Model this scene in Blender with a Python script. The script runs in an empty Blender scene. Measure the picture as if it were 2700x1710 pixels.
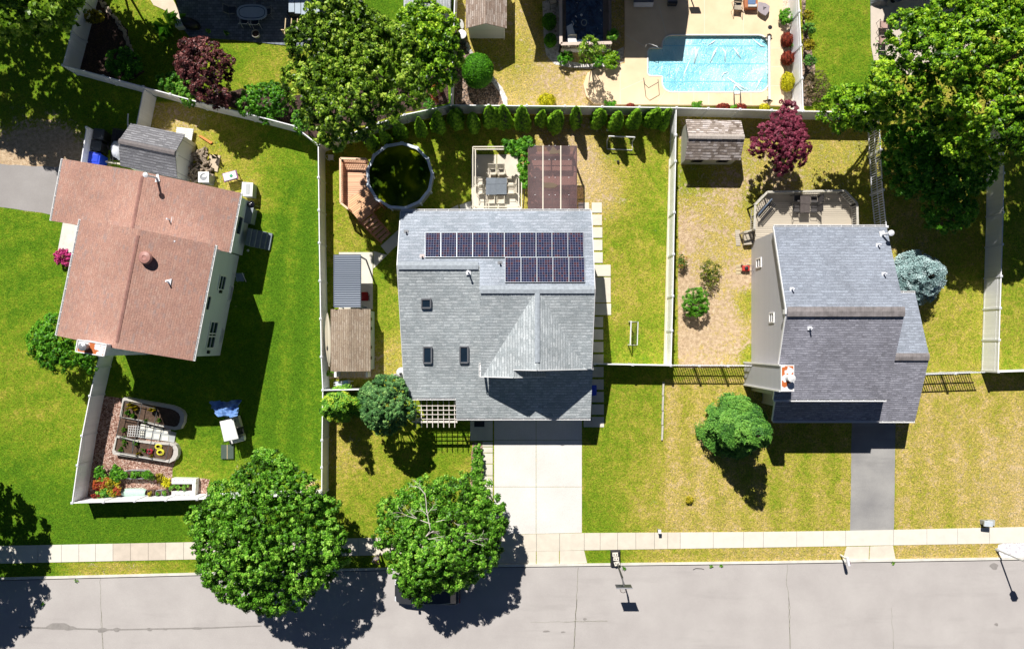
import bpy, bmesh, math, random
import numpy as np
from mathutils import Vector, Matrix
from mathutils.geometry import tessellate_polygon
R = math.radians
random.seed(7)
sc = bpy.context.scene
COL = sc.collection
# ---------------------------------------------------------------- camera / light
H = 52.0; S = 35.7; NX, NY = 1352.0, 905.0      # camera height, px per metre on the ground, nadir point in the photo
cam_d = bpy.data.cameras.new("camera"); cam = bpy.data.objects.new("camera", cam_d); COL.objects.link(cam)
cam.location = (0, 0, H); cam.rotation_euler = (0, 0, 0)
cam_d.sensor_width = 36; cam_d.lens = 36 * S * H / 2700
cam_d.shift_y = (NY - 855) / 2700; cam_d.shift_x = -(NX - 1350) / 2700
cam_d.clip_end = 2000
sc.camera = cam
SDX, SDY = 10.8, 29.7                              # shadow shift in px per metre of height
sdir = Vector((SDX / S, -SDY / S, -1)).normalized()  # direction the light travels
elev = math.asin(-sdir.z)
sun_d = bpy.data.lights.new("sun", 'SUN'); sun = bpy.data.objects.new("sun", sun_d); COL.objects.link(sun)
sun.rotation_euler = sdir.to_track_quat('-Z', 'Y').to_euler(); sun.location = (-20, 60, 60)
sun_d.energy = 5.0; sun_d.angle = R(0.5); sun_d.color = (1, 0.96, 0.9)
w = bpy.data.worlds.new("World"); sc.world = w; w.use_nodes = True
nt = w.node_tree; bg = nt.nodes['Background']
sky = nt.nodes.new('ShaderNodeTexSky'); sky.sky_type = 'NISHITA'; sky.sun_disc = False; sky.air_density = .35; sky.dust_density = .2; sky.ozone_density = 2.5
sky.sun_elevation = elev; sky.sun_rotation = math.atan2(-sdir.x, -sdir.y)
nt.links.new(sky.outputs[0], bg.inputs[0]); bg.inputs[1].default_value = 0.05
sc.view_settings.view_transform = 'Standard'; sc.view_settings.look = 'None'
sc.view_settings.exposure = 0.36; sc.view_settings.gamma = 1
# ---------------------------------------------------------------- helpers
def P(x, y, z=0.0):          # photo pixel -> point at height z
    k = (H - z) / (S * H)
    return Vector(((x - NX) * k, (NY - y) * k, z))
def G(x, y, z=0.0):          # ground-plan pixel -> point (same plan position, any height)
    return Vector(((x - NX) / S, (NY - y) / S, z))
def meta(o, label=None, cat=None, group=None, kind=None):
    if label: o['label'] = label
    if cat: o['category'] = cat
    if group: o['group'] = group
    if kind: o['kind'] = kind
    return o
def thing(name, label, cat, loc, rz=0.0, group=None):
    o = bpy.data.objects.new(name, None); COL.objects.link(o)
    o.location = loc; o.rotation_euler = (0, 0, rz); o.empty_display_size = .3
    return meta(o, label, cat, group)
def wloc(o):
    v = Vector((0, 0, 0))
    while o is not None: v += o.location; o = o.parent
    return v
class MB:
    def __init__(s): s.v = []; s.f = []; s.uv = {}; s.marks = []
    def mark(s): s.marks.append((len(s.v), len(s.f)))
    def build_each(s, name, m, parent):
        mk = s.marks + [(len(s.v), len(s.f))]
        for (v0, f0), (v1, f1) in zip(mk[:-1], mk[1:]):
            b = MB(); b.v = s.v[v0:v1]; b.f = [[i - v0 for i in f] for f in s.f[f0:f1]]; b.build(name, m, parent)
    def add(s, vs, fs, uvs=None):
        n = len(s.v); s.v += [tuple(v) for v in vs]
        for i, f in enumerate(fs):
            if uvs and uvs.get(i): s.uv[len(s.f)] = uvs[i]
            s.f.append([n + k for k in f])
        return s
    def box(s, c, d, rz=0.0, taper=1.0):
        cx, cy, cz = c; hx, hy, hz = d[0] / 2, d[1] / 2, d[2] / 2
        ca, sa = math.cos(rz), math.sin(rz); vs = []
        for zz, t in ((-hz, 1), (hz, taper)):
            for xx, yy in ((-hx, -hy), (hx, -hy), (hx, hy), (-hx, hy)):
                xx *= t; yy *= t
                vs.append((cx + xx * ca - yy * sa, cy + xx * sa + yy * ca, cz + zz))
        return s.add(vs, [(0, 3, 2, 1), (4, 5, 6, 7), (0, 1, 5, 4), (1, 2, 6, 5), (2, 3, 7, 6), (3, 0, 4, 7)])
    def extrude(s, poly, vec, along=None):       # closed solid: polygon swept along vec; UV in metres on the first face
        poly = [Vector(p) for p in poly]; vec = Vector(vec); n = len(poly)
        nrm = Vector((0, 0, 0))
        for i in range(n): nrm += (poly[i] - poly[0]).cross(poly[(i + 1) % n] - poly[0])
        if nrm.dot(vec) > 0: poly = poly[::-1]; nrm = -nrm
        nrm.normalize(); q = [p + vec for p in poly]
        fs = [tuple(range(n)), tuple(range(2 * n - 1, n - 1, -1))] + [((i + 1) % n, i, n + i, n + (i + 1) % n) for i in range(n)]
        a = Vector(along) if along is not None else (poly[1] - poly[0])
        a = (a - nrm * a.dot(nrm)).normalized(); b = nrm.cross(a)
        return s.add(poly + q, fs, {0: [(p.dot(a), p.dot(b)) for p in poly]})
    def bar(s, a, b, w, h=None, up=(0, 0, 1)):
        a = Vector(a); b = Vector(b); h = h or w; d = (b - a).normalized(); u = Vector(up)
        if abs(d.dot(u)) > .98: u = Vector((1, 0, 0))
        x = d.cross(u).normalized() * w / 2; y = x.cross(d).normalized() * h / 2
        vs = [a - x - y, a + x - y, a + x + y, a - x + y, b - x - y, b + x - y, b + x + y, b - x + y]
        return s.add(vs, [(0, 1, 2, 3), (7, 6, 5, 4), (0, 4, 5, 1), (1, 5, 6, 2), (2, 6, 7, 3), (3, 7, 4, 0)])
    def tube(s, pts, r, n=8, cap=True):
        pts = [Vector(p) for p in pts]; rr = r if isinstance(r, (list, tuple)) else [r] * len(pts); vs = []
        for i, p in enumerate(pts):
            d = (pts[min(i + 1, len(pts) - 1)] - pts[max(i - 1, 0)]).normalized()
            u = Vector((0, 0, 1)) if abs(d.z) < .9 else Vector((1, 0, 0))
            x = d.cross(u).normalized(); y = x.cross(d)
            for k in range(n):
                a = 2 * math.pi * k / n; vs.append(p + (x * math.cos(a) + y * math.sin(a)) * rr[i])
        fs = [(i * n + k, i * n + (k + 1) % n, (i + 1) * n + (k + 1) % n, (i + 1) * n + k) for i in range(len(pts) - 1) for k in range(n)]
        if cap: fs += [tuple(range(n - 1, -1, -1)), tuple((len(pts) - 1) * n + k for k in range(n))]
        return s.add(vs, fs)
    def lathe(s, prof, c=(0, 0, 0), n=20, sx=1, sy=1, rz=0):     # prof = [(r, z)...]
        vs = []; ca, sa = math.cos(rz), math.sin(rz)
        for r, z in prof:
            for k in range(n):
                a = 2 * math.pi * k / n; x = r * math.cos(a) * sx; y = r * math.sin(a) * sy
                vs.append((c[0] + x * ca - y * sa, c[1] + x * sa + y * ca, c[2] + z))
        m = len(prof)
        fs = [(i * n + k, i * n + (k + 1) % n, (i + 1) * n + (k + 1) % n, (i + 1) * n + k) for i in range(m - 1) for k in range(n)]
        fs += [tuple(range(n - 1, -1, -1)), tuple((m - 1) * n + k for k in range(n))]
        return s.add(vs, fs)
    def grid(s, nx, ny, fn):
        vs = [fn(i / (nx - 1), j / (ny - 1)) for j in range(ny) for i in range(nx)]
        return s.add(vs, [(j * nx + i, j * nx + i + 1, (j + 1) * nx + i + 1, (j + 1) * nx + i) for j in range(ny - 1) for i in range(nx - 1)])
    def build(s, name, m, parent=None, world=True, smooth=False, bevel=0):
        off = wloc(parent) if (parent is not None and world) else Vector((0, 0, 0))
        me = bpy.data.meshes.new(name)
        me.from_pydata([(v[0] - off.x, v[1] - off.y, v[2] - off.z) for v in s.v], [], s.f)
        if s.uv:
            ul = me.uv_layers.new(name="UVMap").data
            for p in me.polygons:
                if p.index in s.uv:
                    for k, li in enumerate(p.loop_indices): ul[li].uv = s.uv[p.index][k]
        me.materials.append(m)
        if smooth: me.polygons.foreach_set('use_smooth', [True] * len(me.polygons))
        me.update()
        o = bpy.data.objects.new(name, me); COL.objects.link(o)
        if parent is not None: o.parent = parent
        if bevel:
            b = o.modifiers.new('bevel', 'BEVEL'); b.width = bevel; b.segments = 2; b.limit_method = 'ANGLE'
        return o
def copy_tree(o, loc, rz, label=None, parent=None):
    c = o.copy(); COL.objects.link(c)
    if parent is None:
        c.location = loc; c.rotation_euler = (0, 0, rz)
        if label: c['label'] = label
    else: c.parent = parent
    for ch in [x for x in KIDS.get(o.name, [])]: copy_tree(ch, None, None, None, c)
    return c
KIDS = {}
def remember(root):
    KIDS.clear()
    for x in bpy.data.objects:
        if x.parent: KIDS.setdefault(x.parent.name, []).append(x)
# ---------------------------------------------------------------- materials
def newmat(name):
    m = bpy.data.materials.new(name); m.use_nodes = True
    return m, m.node_tree, m.node_tree.nodes['Principled BSDF']
def ramp(t, fac, cols):
    r = t.nodes.new('ShaderNodeValToRGB'); e = r.color_ramp.elements
    while len(e) < len(cols): e.new(.5)
    for i, (p, c) in enumerate(cols): e[i].position = p; e[i].color = (*c, 1)
    t.links.new(fac, r.inputs[0]); return r.outputs[0]
def noise(t, vec, scale, detail=4, rough=.6, dist=0):
    n = t.nodes.new('ShaderNodeTexNoise'); n.inputs['Scale'].default_value = scale
    n.inputs['Detail'].default_value = detail; n.inputs['Roughness'].default_value = rough; n.inputs['Distortion'].default_value = dist
    t.links.new(vec, n.inputs['Vector']); return n.outputs['Fac']
def coords(t, kind='Object'):
    return t.nodes.new('ShaderNodeTexCoord').outputs[kind]
def mixc(t, fac, a, b, mode='MIX'):
    m = t.nodes.new('ShaderNodeMix'); m.data_type = 'RGBA'; m.blend_type = mode
    for k, v in ((0, fac), (6, a), (7, b)):
        if hasattr(v, 'links') or hasattr(v, 'is_linked'): t.links.new(v, m.inputs[k])
        elif k == 0: m.inputs[0].default_value = v
        else: m.inputs[k].default_value = (*v, 1)
    return m.outputs[2]
def mth(t, op, a, b=None, clamp=False):
    m = t.nodes.new('ShaderNodeMath'); m.operation = op; m.use_clamp = clamp
    for k, v in ((0, a), (1, b)):
        if v is None: continue
        if hasattr(v, 'is_linked'): t.links.new(v, m.inputs[k])
        else: m.inputs[k].default_value = v
    return m.outputs[0]
def bump(t, b, h, dist=.02, strength=1):
    n = t.nodes.new('ShaderNodeBump'); n.inputs['Distance'].default_value = dist; n.inputs['Strength'].default_value = strength
    t.links.new(h, n.inputs['Height']); t.links.new(n.outputs[0], b.inputs['Normal'])
def stretch(t, vec, s):
    m = t.nodes.new('ShaderNodeMapping'); m.inputs['Scale'].default_value = s; t.links.new(vec, m.inputs[0]); return m.outputs[0]
def M(name, c, var=.15, scale=3, rough=.6, bmp=0.0, bscale=40, metal=0, c2=None, spec=.5, trans=0):
    m, t, b = newmat(name); v = coords(t)
    n = noise(t, v, scale, 5, .65)
    lo = tuple(x * (1 - var) for x in c); hi = tuple(min(1, x * (1 + var)) for x in (c2 or c))
    t.links.new(ramp(t, n, [(.3, lo), (.7, hi)]), b.inputs['Base Color'])
    b.inputs['Roughness'].default_value = rough; b.inputs['Metallic'].default_value = metal
    b.inputs['Specular IOR Level'].default_value = spec; b.inputs['Transmission Weight'].default_value = trans
    if bmp: bump(t, b, noise(t, v, bscale, 3), bmp)
    return m
def leafmat(name, cols, rough=.5, transl=.25, spec=.22):
    m, t, b = newmat(name)
    a = t.nodes.new('ShaderNodeAttribute'); a.attribute_name = 'tone'
    c = ramp(t, a.outputs['Fac'], [(i / (len(cols) - 1), x) for i, x in enumerate(cols)])
    t.links.new(c, b.inputs['Base Color']); b.inputs['Roughness'].default_value = rough
    b.inputs['Specular IOR Level'].default_value = spec
    if transl:
        tr = t.nodes.new('ShaderNodeBsdfTranslucent'); t.links.new(c, tr.inputs[0])
        mx = t.nodes.new('ShaderNodeMixShader'); mx.inputs[0].default_value = transl
        t.links.new(b.outputs[0], mx.inputs[1]); t.links.new(tr.outputs[0], mx.inputs[2])
        t.links.new(mx.outputs[0], t.nodes['Material Output'].inputs[0])
    return m
def shingle(name, cols, mortar, bw=.33, bh=.2, streak=.25, msize=.012, line=.8):
    m, t, b = newmat(name); uv = coords(t, 'UV'); ob = coords(t); sp = t.nodes.new('ShaderNodeSeparateXYZ'); t.links.new(uv, sp.inputs[0])
    wob = noise(t, stretch(t, uv, (1.5, 1.5, 1)), 1, 2)
    vv = mth(t, 'ADD', mth(t, 'DIVIDE', sp.outputs[1], bh), mth(t, 'MULTIPLY', wob, .5)); row = mth(t, 'FLOOR', vv); fr = mth(t, 'FRACT', vv)
    w1 = t.nodes.new('ShaderNodeTexWhiteNoise'); w1.noise_dimensions = '1D'; t.links.new(row, w1.inputs['W'])
    uu = mth(t, 'ADD', mth(t, 'DIVIDE', sp.outputs[0], bw), mth(t, 'ADD', mth(t, 'MULTIPLY', w1.outputs[0], 9), mth(t, 'MULTIPLY', noise(t, uv, 2.5, 2), 1.6)))
    cx = t.nodes.new('ShaderNodeCombineXYZ'); t.links.new(mth(t, 'FLOOR', uu), cx.inputs[0]); t.links.new(row, cx.inputs[1])
    w2 = t.nodes.new('ShaderNodeTexWhiteNoise'); t.links.new(cx.outputs[0], w2.inputs['Vector'])
    s2 = mth(t, 'ADD', mth(t, 'MULTIPLY', w2.outputs['Value'], .5), mth(t, 'MULTIPLY', noise(t, uv, .55, 5, .7), .55))
    c = ramp(t, s2, [(i / (len(cols) - 1) * .7 + .15, x) for i, x in enumerate(cols)])
    ln = mth(t, 'MULTIPLY', mth(t, 'LESS_THAN', fr, .26), mth(t, 'ADD', .35, mth(t, 'MULTIPLY', w2.outputs['Value'], .9)), True)
    c = mixc(t, mth(t, 'MULTIPLY', ln, line), c, mortar)
    st = noise(t, stretch(t, uv, (1.2, .2, 1)), 1.1, 5, .65)
    c = mixc(t, mth(t, 'MULTIPLY', ramp(t, st, [(.5, (0, 0, 0)), (.75, (1, 1, 1))]), streak), c, tuple(x * .5 for x in cols[0]))
    bl = noise(t, ob, .3, 4, .6); c = mixc(t, 1, c, ramp(t, bl, [(.3, (.86, .85, .84)), (.7, (1.12, 1.12, 1.12))]), 'MULTIPLY')
    gr = noise(t, ob, 14, 2); c = mixc(t, .6, c, ramp(t, gr, [(.3, (.6, .6, .6)), (.7, (1.4, 1.4, 1.4))]), 'MULTIPLY')
    t.links.new(c, b.inputs['Base Color']); b.inputs['Roughness'].default_value = .9; b.inputs['Specular IOR Level'].default_value = .1
    bump(t, b, mth(t, 'ADD', mth(t, 'MULTIPLY', ln, -.7), mth(t, 'MULTIPLY', gr, .4)), .015)
    return m
def stripes(name, c, cdark, pitch, duty=.12, axis=0, rough=.6, var=.15, dist=.015, uvk='Object', spec=.4, metal=0):   # boards / siding grooves
    m, t, b = newmat(name); v = coords(t, uvk); sp = t.nodes.new('ShaderNodeSeparateXYZ'); t.links.new(v, sp.inputs[0])
    x = mth(t, 'DIVIDE', sp.outputs[axis], pitch); fr = mth(t, 'FRACT', x); g = mth(t, 'LESS_THAN', fr, duty)
    wn = t.nodes.new('ShaderNodeTexWhiteNoise'); wn.noise_dimensions = '1D'; t.links.new(mth(t, 'FLOOR', x), wn.inputs['W'])
    sc_ = [2, 2, 2]; sc_[axis] = 14
    n = noise(t, stretch(t, v, tuple(sc_)), 1.5, 4)
    f = mth(t, 'ADD', mth(t, 'MULTIPLY', wn.outputs[0], .5), mth(t, 'MULTIPLY', n, .6))
    col = ramp(t, f, [(.2, tuple(k * (1 - var) for k in c)), (.9, tuple(min(1, k * (1 + var)) for k in c))])
    col = mixc(t, g, col, cdark); t.links.new(col, b.inputs['Base Color'])
    b.inputs['Roughness'].default_value = rough; b.inputs['Specular IOR Level'].default_value = spec; b.inputs['Metallic'].default_value = metal
    bump(t, b, mth(t, 'MULTIPLY', g, -1), dist)
    return m
WHITE = M('white_vinyl', (.78, .79, .83), .05, 1.5, .35)
FENCEV = stripes('fence_vinyl', (.93, .93, .95), (.82, .84, .88), .18, .06, 0, .35, .05, .004)
TRIM = M('white_trim', (.8, .8, .8), .04, 2, .4)
CONC = M('concrete', (.62, .59, .53), .1, 1.2, .85, .004, 60, c2=(.68, .66, .6))
CONCW = M('pale_concrete', (.66, .62, .53), .12, .8, .85, .003, 50)
DARKM = M('black_plastic', (.02, .02, .024), .2, 4, .4)
GREYM = M('grey_metal', (.3, .31, .33), .15, 4, .35, metal=.4)
WOODR = stripes('stained_deck_wood', (.8, .47, .29), (.3, .13, .06), .14, .1, 1, .6, .22)
WOODRAIL = M('stained_rail_wood', (.42, .16, .06), .25, 6, .55)
WOODG = stripes('weathered_deck_wood', (.5, .44, .35), (.16, .13, .1), .14, .1, 1, .7, .14)
WOODGR = M('weathered_rail_wood', (.5, .47, .4), .2, 6, .7)
BARK = M('bark', (.12, .09, .065), .35, 8, .9, .02, 20)
DEADW = M('bleached_dead_wood', (.6, .55, .48), .2, 8, .8)
SOIL = M('soil', (.075, .045, .03), .4, 6, .95, .02, 30, c2=(.1, .06, .04))
GLASS = M('dark_window_glass', (.015, .03, .05), .2, 1, .08, spec=.8)
SIDGREY = stripes('grey_siding', (.52, .52, .55), (.42, .42, .45), .13, .1, 2, .6, .04, .006)
SIDWHITE = stripes('bluish_white_siding', (.74, .78, .84), (.6, .64, .7), .13, .1, 2, .5, .04, .006)
SIDBEIGE = stripes('cream_siding', (.72, .7, .63), (.5, .49, .44), .2, .06, 0, .6, .04, .004)
ROOFC = shingle('blue_grey_shingles_lightened', [(.32, .36, .38), (.45, .49, .51), (.6, .64, .66)], (.2, .23, .25), .3, .2, .2, .012, .6)  # south slopes and gable: same shingles, colour lightened to offset the weak sun there
ROOFCB = shingle('blue_grey_shingles_north', [(.25, .29, .34), (.35, .39, .45), (.42, .46, .53)], (.24, .28, .33), .4, .22, .08, .008, .6)  # north slope: the same shingles without that lightening
ROOFR = shingle('slate_grey_shingles', [(.21, .21, .24), (.31, .31, .36), (.42, .42, .48)], (.12, .12, .15), .3, .16, .1)
ROOFRN = shingle('blue_slate_shingles', [(.2, .225, .27), (.27, .3, .36), (.32, .36, .43)], (.2, .22, .26), .3, .2, .05, .006)
ROOFL = shingle('red_brown_shingles', [(.34, .26, .24), (.4, .23, .185), (.44, .255, .2), (.44, .29, .24)], (.33, .2, .16), .3, .15, .1, .006, .3)
ROOFS = shingle('dark_grey_shed_shingles', [(.15, .15, .16), (.22, .22, .24), (.3, .3, .32)], (.06, .06, .065), .4, .2, .15)
ROOFT = shingle('tan_shed_shingles', [(.27, .2, .15), (.35, .28, .21), (.42, .35, .28)], (.2, .15, .11), .3, .17, .1, .006)
ROOFB = shingle('brown_worn_shingles', [(.22, .15, .11), (.4, .32, .27), (.52, .45, .4)], (.14, .1, .08), .5, .16, .1)
CEDAR = shingle('weathered_wood_shingles', [(.13, .1, .08), (.38, .32, .28), (.66, .6, .58)], (.03, .02, .02), .26, .2, .2, .02)
CAPC = M('ridge_cap_grey', (.36, .4, .44), .2, 5, .9)
CAPR = M('ridge_cap_brown_grey', (.22, .2, .2), .35, 2.2, .9)
CAPL = M('ridge_cap_red', (.33, .17, .14), .2, 3, .9)
# ---------------------------------------------------------------- ground
LUSH = (.055, .15, .008); DRYC = (.42, .31, .1)
def ground_material():
    m, t, b = newmat('lawn'); v = coords(t)
    a = t.nodes.new('ShaderNodeAttribute'); a.attribute_name = 'cover'
    sp = t.nodes.new('ShaderNodeSeparateColor'); t.links.new(a.outputs['Color'], sp.inputs[0])
    n1 = noise(t, v, .9, 6, .65, .6); n2 = noise(t, v, 3.2, 4, .7, 1.2); n3 = noise(t, v, 7.5, 2, .6, 1.8); n4 = noise(t, v, 12, 2, .6, 1)
    f = mth(t, 'ADD', sp.outputs[0], mth(t, 'MULTIPLY', mth(t, 'SUBTRACT', n1, .5), .75))
    f = mth(t, 'ADD', f, mth(t, 'MULTIPLY', mth(t, 'SUBTRACT', n2, .5), 1.0))
    f = mth(t, 'ADD', f, mth(t, 'MULTIPLY', mth(t, 'SUBTRACT', n3, .5), .8), True)
    c = ramp(t, f, [(0, (.7, .52, .3)), (.2, (.56, .42, .13)), (.42, (.39, .365, .05)), (.64, (.22, .3, .02)), (.85, (.145, .26, .013)), (1, (.085, .195, .009))])
    c = mixc(t, 1, c, ramp(t, n4, [(.3, (.45, .5, .4)), (.5, (1, 1, 1)), (.7, (1.45, 1.4, 1.3))]), 'MULTIPLY')
    c = mixc(t, 1, c, ramp(t, n3, [(.33, (.5, .58, .45)), (.5, (1, 1, 1)), (.68, (1.3, 1.25, 1.2))]), 'MULTIPLY')
    so = mth(t, 'ADD', mth(t, 'MULTIPLY', sp.outputs[1], 1.25), mth(t, 'ADD', mth(t, 'MULTIPLY', mth(t, 'SUBTRACT', n2, .62), 2.2), mth(t, 'MULTIPLY', mth(t, 'SUBTRACT', n1, .5), 1.2)))
    so = ramp(t, so, [(.28, (0, 0, 0)), (.55, (1, 1, 1))])
    soil = ramp(t, noise(t, v, 4, 5, .8), [(.3, (.36, .24, .15)), (.5, (.6, .44, .28)), (.7, (.82, .66, .46))])
    c = mixc(t, so, c, soil)
    t.links.new(c, b.inputs['Base Color']); b.inputs['Roughness'].default_value = .95; b.inputs['Specular IOR Level'].default_value = .1
    h = mth(t, 'ADD', n3, n4); bump(t, b, h, .06)
    return m
GRASSM = ground_material()
# regions: rectangle in photo px + control points (x, y, lush, soil, reach)
REG = [
 ((-900, -900, 3600, 2600), [(0, 0, .8, 0, 300), (2700, 1600, .4, 0, 300)]),
 ((-900, 560, 850, 1440), [(60, 700, .85, 0, 120), (30, 1000, .62, 0, 90), (150, 1080, .6, 0, 70), (180, 1200, .75, 0, 60), (60, 1350, 1.0, 0, 100), (300, 1390, 1.05, 0, 120),
    (760, 800, .98, 0, 150), (700, 1150, .97, 0, 120), (700, 650, .8, 0, 40), (520, 1230, .6, 0, 50), (640, 1235, .4, .6, 22), (825, 1290, .3, .7, 26), (540, 1290, .4, .35, 30), (480, 1230, .6, 0.2, 20), (800, 1150, .95, 0, 60)]),
 ((-900, 200, 460, 560), [(40, 300, .8, 0, 60), (60, 380, .3, 1.2, 60), (150, 410, .3, 1.2, 50), (260, 200, .9, 0, 120), (20, 520, .9, 0, 30)]),
 ((380, 230, 850, 560), [(470, 330, .3, .5, 40), (620, 400, .45, .1, 60), (560, 450, .4, .35, 50), (640, 520, .3, .3, 50), (740, 400, .75, 0, 60), (790, 500, .95, 0, 70), (700, 420, .45, .35, 18)]),
 ((190, -60, 850, 270), [(350, 60, .75, 0, 60), (460, 150, .6, 0, 60), (640, 200, .62, 0, 60), (720, 170, .5, 0, 40), (380, 20, .5, 0, 40), (620, 150, .85, 0, 25), (400, 200, .9, 0, 60)]),
 ((850, -60, 1200, 300), [(1000, 60, .95, 0, 200), (1080, 20, 1, 0, 50)]),
 ((850, 290, 1790, 1000), [(900, 600, .45, .1, 60), (880, 520, .55, 0, 40), (1000, 800, .62, 0, 60), (1030, 940, .35, .3, 40), (960, 720, .7, 0, 40), (1180, 450, .6, 0, 60), (1540, 430, .12, .6, 55), (1590, 500, .15, .5, 55), (1640, 400, .55, 0, 50),
    (1700, 500, .6, .05, 50), (1660, 640, .58, .05, 60), (1740, 600, .75, 0, 30), (1650, 780, .38, .15, 60), (1720, 850, .6, 0, 50), (1620, 930, .65, 0, 60), (1650, 700, .45, .1, 40), (940, 960, .25, .7, 40)]),
 ((850, 1000, 1240, 1430), [(900, 1200, .3, .3, 50), (1000, 1250, .5, 0, 60), (1100, 1250, .62, 0, 60), (950, 1370, .62, 0, 60), (1180, 1180, .75, 0, 50), (1225, 1230, .35, .2, 20)]),
 ((1534, 1000, 1750, 1410), [(1560, 1080, .85, 0, 30), (1600, 1200, .62, 0, 60), (1560, 1350, .72, 0, 40), (1650, 1050, .58, 0, 40), (1700, 1250, .4, .1, 50), (1740, 1350, .35, .15, 40)]),
 ((1750, 1000, 2245, 1410), [(1850, 1100, .3, .1, 70), (1820, 1300, .22, .15, 60), (2100, 1280, .45, 0, 60), (1950, 1380, .28, .15, 60), (2180, 1370, .35, .05, 50), (2150, 1220, .45, 0, 40)]),
 ((2360, 990, 3600, 1400), [(2450, 1100, .25, .15, 80), (2600, 1050, .32, .05, 60), (2680, 1250, .15, .3, 80), (2450, 1350, .3, .1, 60), (2560, 1200, .22, .2, 60)]),
 ((-900, 1480, 540, 1530), [(60, 1500, .9, 0, 60), (300, 1500, .4, .3, 80), (480, 1490, .6, .1, 50)]),
 ((540, 1470, 1250, 1530), [(900, 1490, .8, 0, 100)]),
 ((1534, 1440, 2245, 1500), [(1600, 1470, .75, 0, 40), (1800, 1465, .35, .1, 80), (2050, 1460, .25, .3, 100)]),
 ((2360, 1425, 3600, 1490), [(2500, 1450, .2, .25, 100)]),
 ((1785, 290, 2330, 970), [(1830, 560, .3, .5, 60), (1900, 650, .3, .45, 60), (1950, 500, .3, .8, 40), (1960, 430, .4, .4, 50), (1880, 880, .3, .7, 60), (1840, 930, .35, .5, 40), (1820, 480, .6, .2, 40), (1960, 720, .3, .9, 22), (1880, 800, .25, .6, 40),
    (2160, 430, .35, .3, 60), (2290, 500, .45, .2, 40), (2060, 480, .3, .7, 30), (1975, 800, .5, .1, 25), (2000, 940, .6, 0, 30), (1800, 780, .3, 1.2, 30), (1810, 600, .25, 1.0, 30), (1820, 900, .25, 1.1, 35), (1850, 830, .3, .9, 30), (1980, 520, .6, .1, 30)]),
 ((2335, 440, 2640, 990), [(2400, 640, .3, .2, 40), (2480, 800, .38, 0, 70), (2560, 700, .5, 0, 60), (2540, 900, .45, 0, 60), (2420, 900, .5, 0, 50), (2500, 1000, .35, .1, 40)]),
 ((2640, 290, 3600, 985), [(2680, 700, .6, 0, 80), (2680, 900, .5, 0.1, 80), (2660, 950, .6, 0, 30)]),
 ((1200, -60, 1650, 290), [(1420, 60, .2, .4, 60), (1400, 180, .22, .6, 60), (1500, 230, .25, .55, 50), (1340, 100, .22, .4, 40), (1425, 20, .8, 0, 12), (1432, 60, .7, 0, 14), (1340, 220, .2, .3, 50), (1360, 150, .6, 0, 50)]),
 ((2120, -60, 2330, 290), [(2170, 60, .65, 0, 50), (2230, 100, .8, 0, 50), (2190, 150, .6, 0, 40), (2280, 130, .5, .1, 14), (2250, 200, .9, 0, 50), (2150, 40, .85, 0, 30)]),
]
def make_ground():
    nx, ny = 440, 290; x0, x1, y0, y1 = -150.0, 2850.0, -130.0, 1840.0
    gx, gy = np.meshgrid(np.linspace(x0, x1, nx), np.linspace(y0, y1, ny))
    X = (gx - NX) / S; Y = (NY - gy) / S
    verts = np.stack([X.ravel(), Y.ravel(), np.zeros(nx * ny)], 1)
    lush = np.full(gx.shape, .6); soil = np.zeros(gx.shape)
    for (a, b_, c, d), pts in REG:
        mk = (gx >= a) & (gx <= c) & (gy >= b_) & (gy <= d)
        W = np.full(gx.shape, 1e-6); L = np.zeros(gx.shape) + 1e-6 * pts[0][2]; So = np.zeros(gx.shape)
        for (px, py, l, so, r) in pts:
            ww = 1 / (1 + (((gx - px) ** 2 + (gy - py) ** 2) / (r * r)) ** 1.6)
            W += ww; L += ww * l; So += ww * so
        lush = np.where(mk, L / W, lush); soil = np.where(mk, So / W, soil)
    lush = np.where((gx < 160) & (gy > 600) & (gy < 1430), lush + .05 * np.sin((gx * .3 + gy) / 13.0), lush)
    lush = np.where((gx > 1750) & (gy > 1010) & (gy < 1400), lush + .05 * np.sin((gx - gy * .05) / 12.0), lush)
    lush = np.where((gx > 690) & (gx < 840) & (gy > 520) & (gy < 1250), lush + .1 * np.sin((gx + gy * .06) / 11.0), lush)
    soil = np.where(soil < .12, 0, soil)
    i = np.arange(nx * ny).reshape(ny, nx)
    faces = np.stack([i[:-1, :-1], i[1:, :-1], i[1:, 1:], i[:-1, 1:]], -1).reshape(-1, 4)
    big = [(-450, 450), (450, 450), (450, -450), (-450, -450)]
    vl = verts.tolist() + [(x, y, 0) for x, y in big]; fl = faces.tolist(); n = nx * ny
    top = i[0, :].tolist(); bot = i[-1, :].tolist(); lef = i[:, 0].tolist(); rig = i[:, -1].tolist()
    fl += [[n, n + 1] + top[::-1] if False else top + [n + 1, n], [n + 2, n + 3] [::-1] and bot[::-1] + [n + 3, n + 2], lef[::-1] + [n, n + 3], rig + [n + 2, n + 1]]
    me = bpy.data.meshes.new('ground'); me.from_pydata(vl, [], fl)
    ca = me.color_attributes.new('cover', 'FLOAT_COLOR', 'POINT')
    d = np.zeros((len(vl), 4), dtype=np.float32); d[:, 0] = .7; d[:, 3] = 1
    d[:nx * ny, 0] = np.clip(lush.ravel(), 0, 1.1); d[:nx * ny, 1] = np.clip(soil.ravel(), 0, 1)
    ca.data.foreach_set('color', d.ravel()); me.materials.append(GRASSM)
    bm = bmesh.new(); bm.from_mesh(me); bmesh.ops.recalc_face_normals(bm, faces=bm.faces)
    for f in bm.faces:
        if f.normal.z < 0: f.normal_flip()
    bm.to_mesh(me); bm.free()
    o = bpy.data.objects.new('ground', me); COL.objects.link(o); meta(o, kind='structure')
make_ground()
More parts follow.
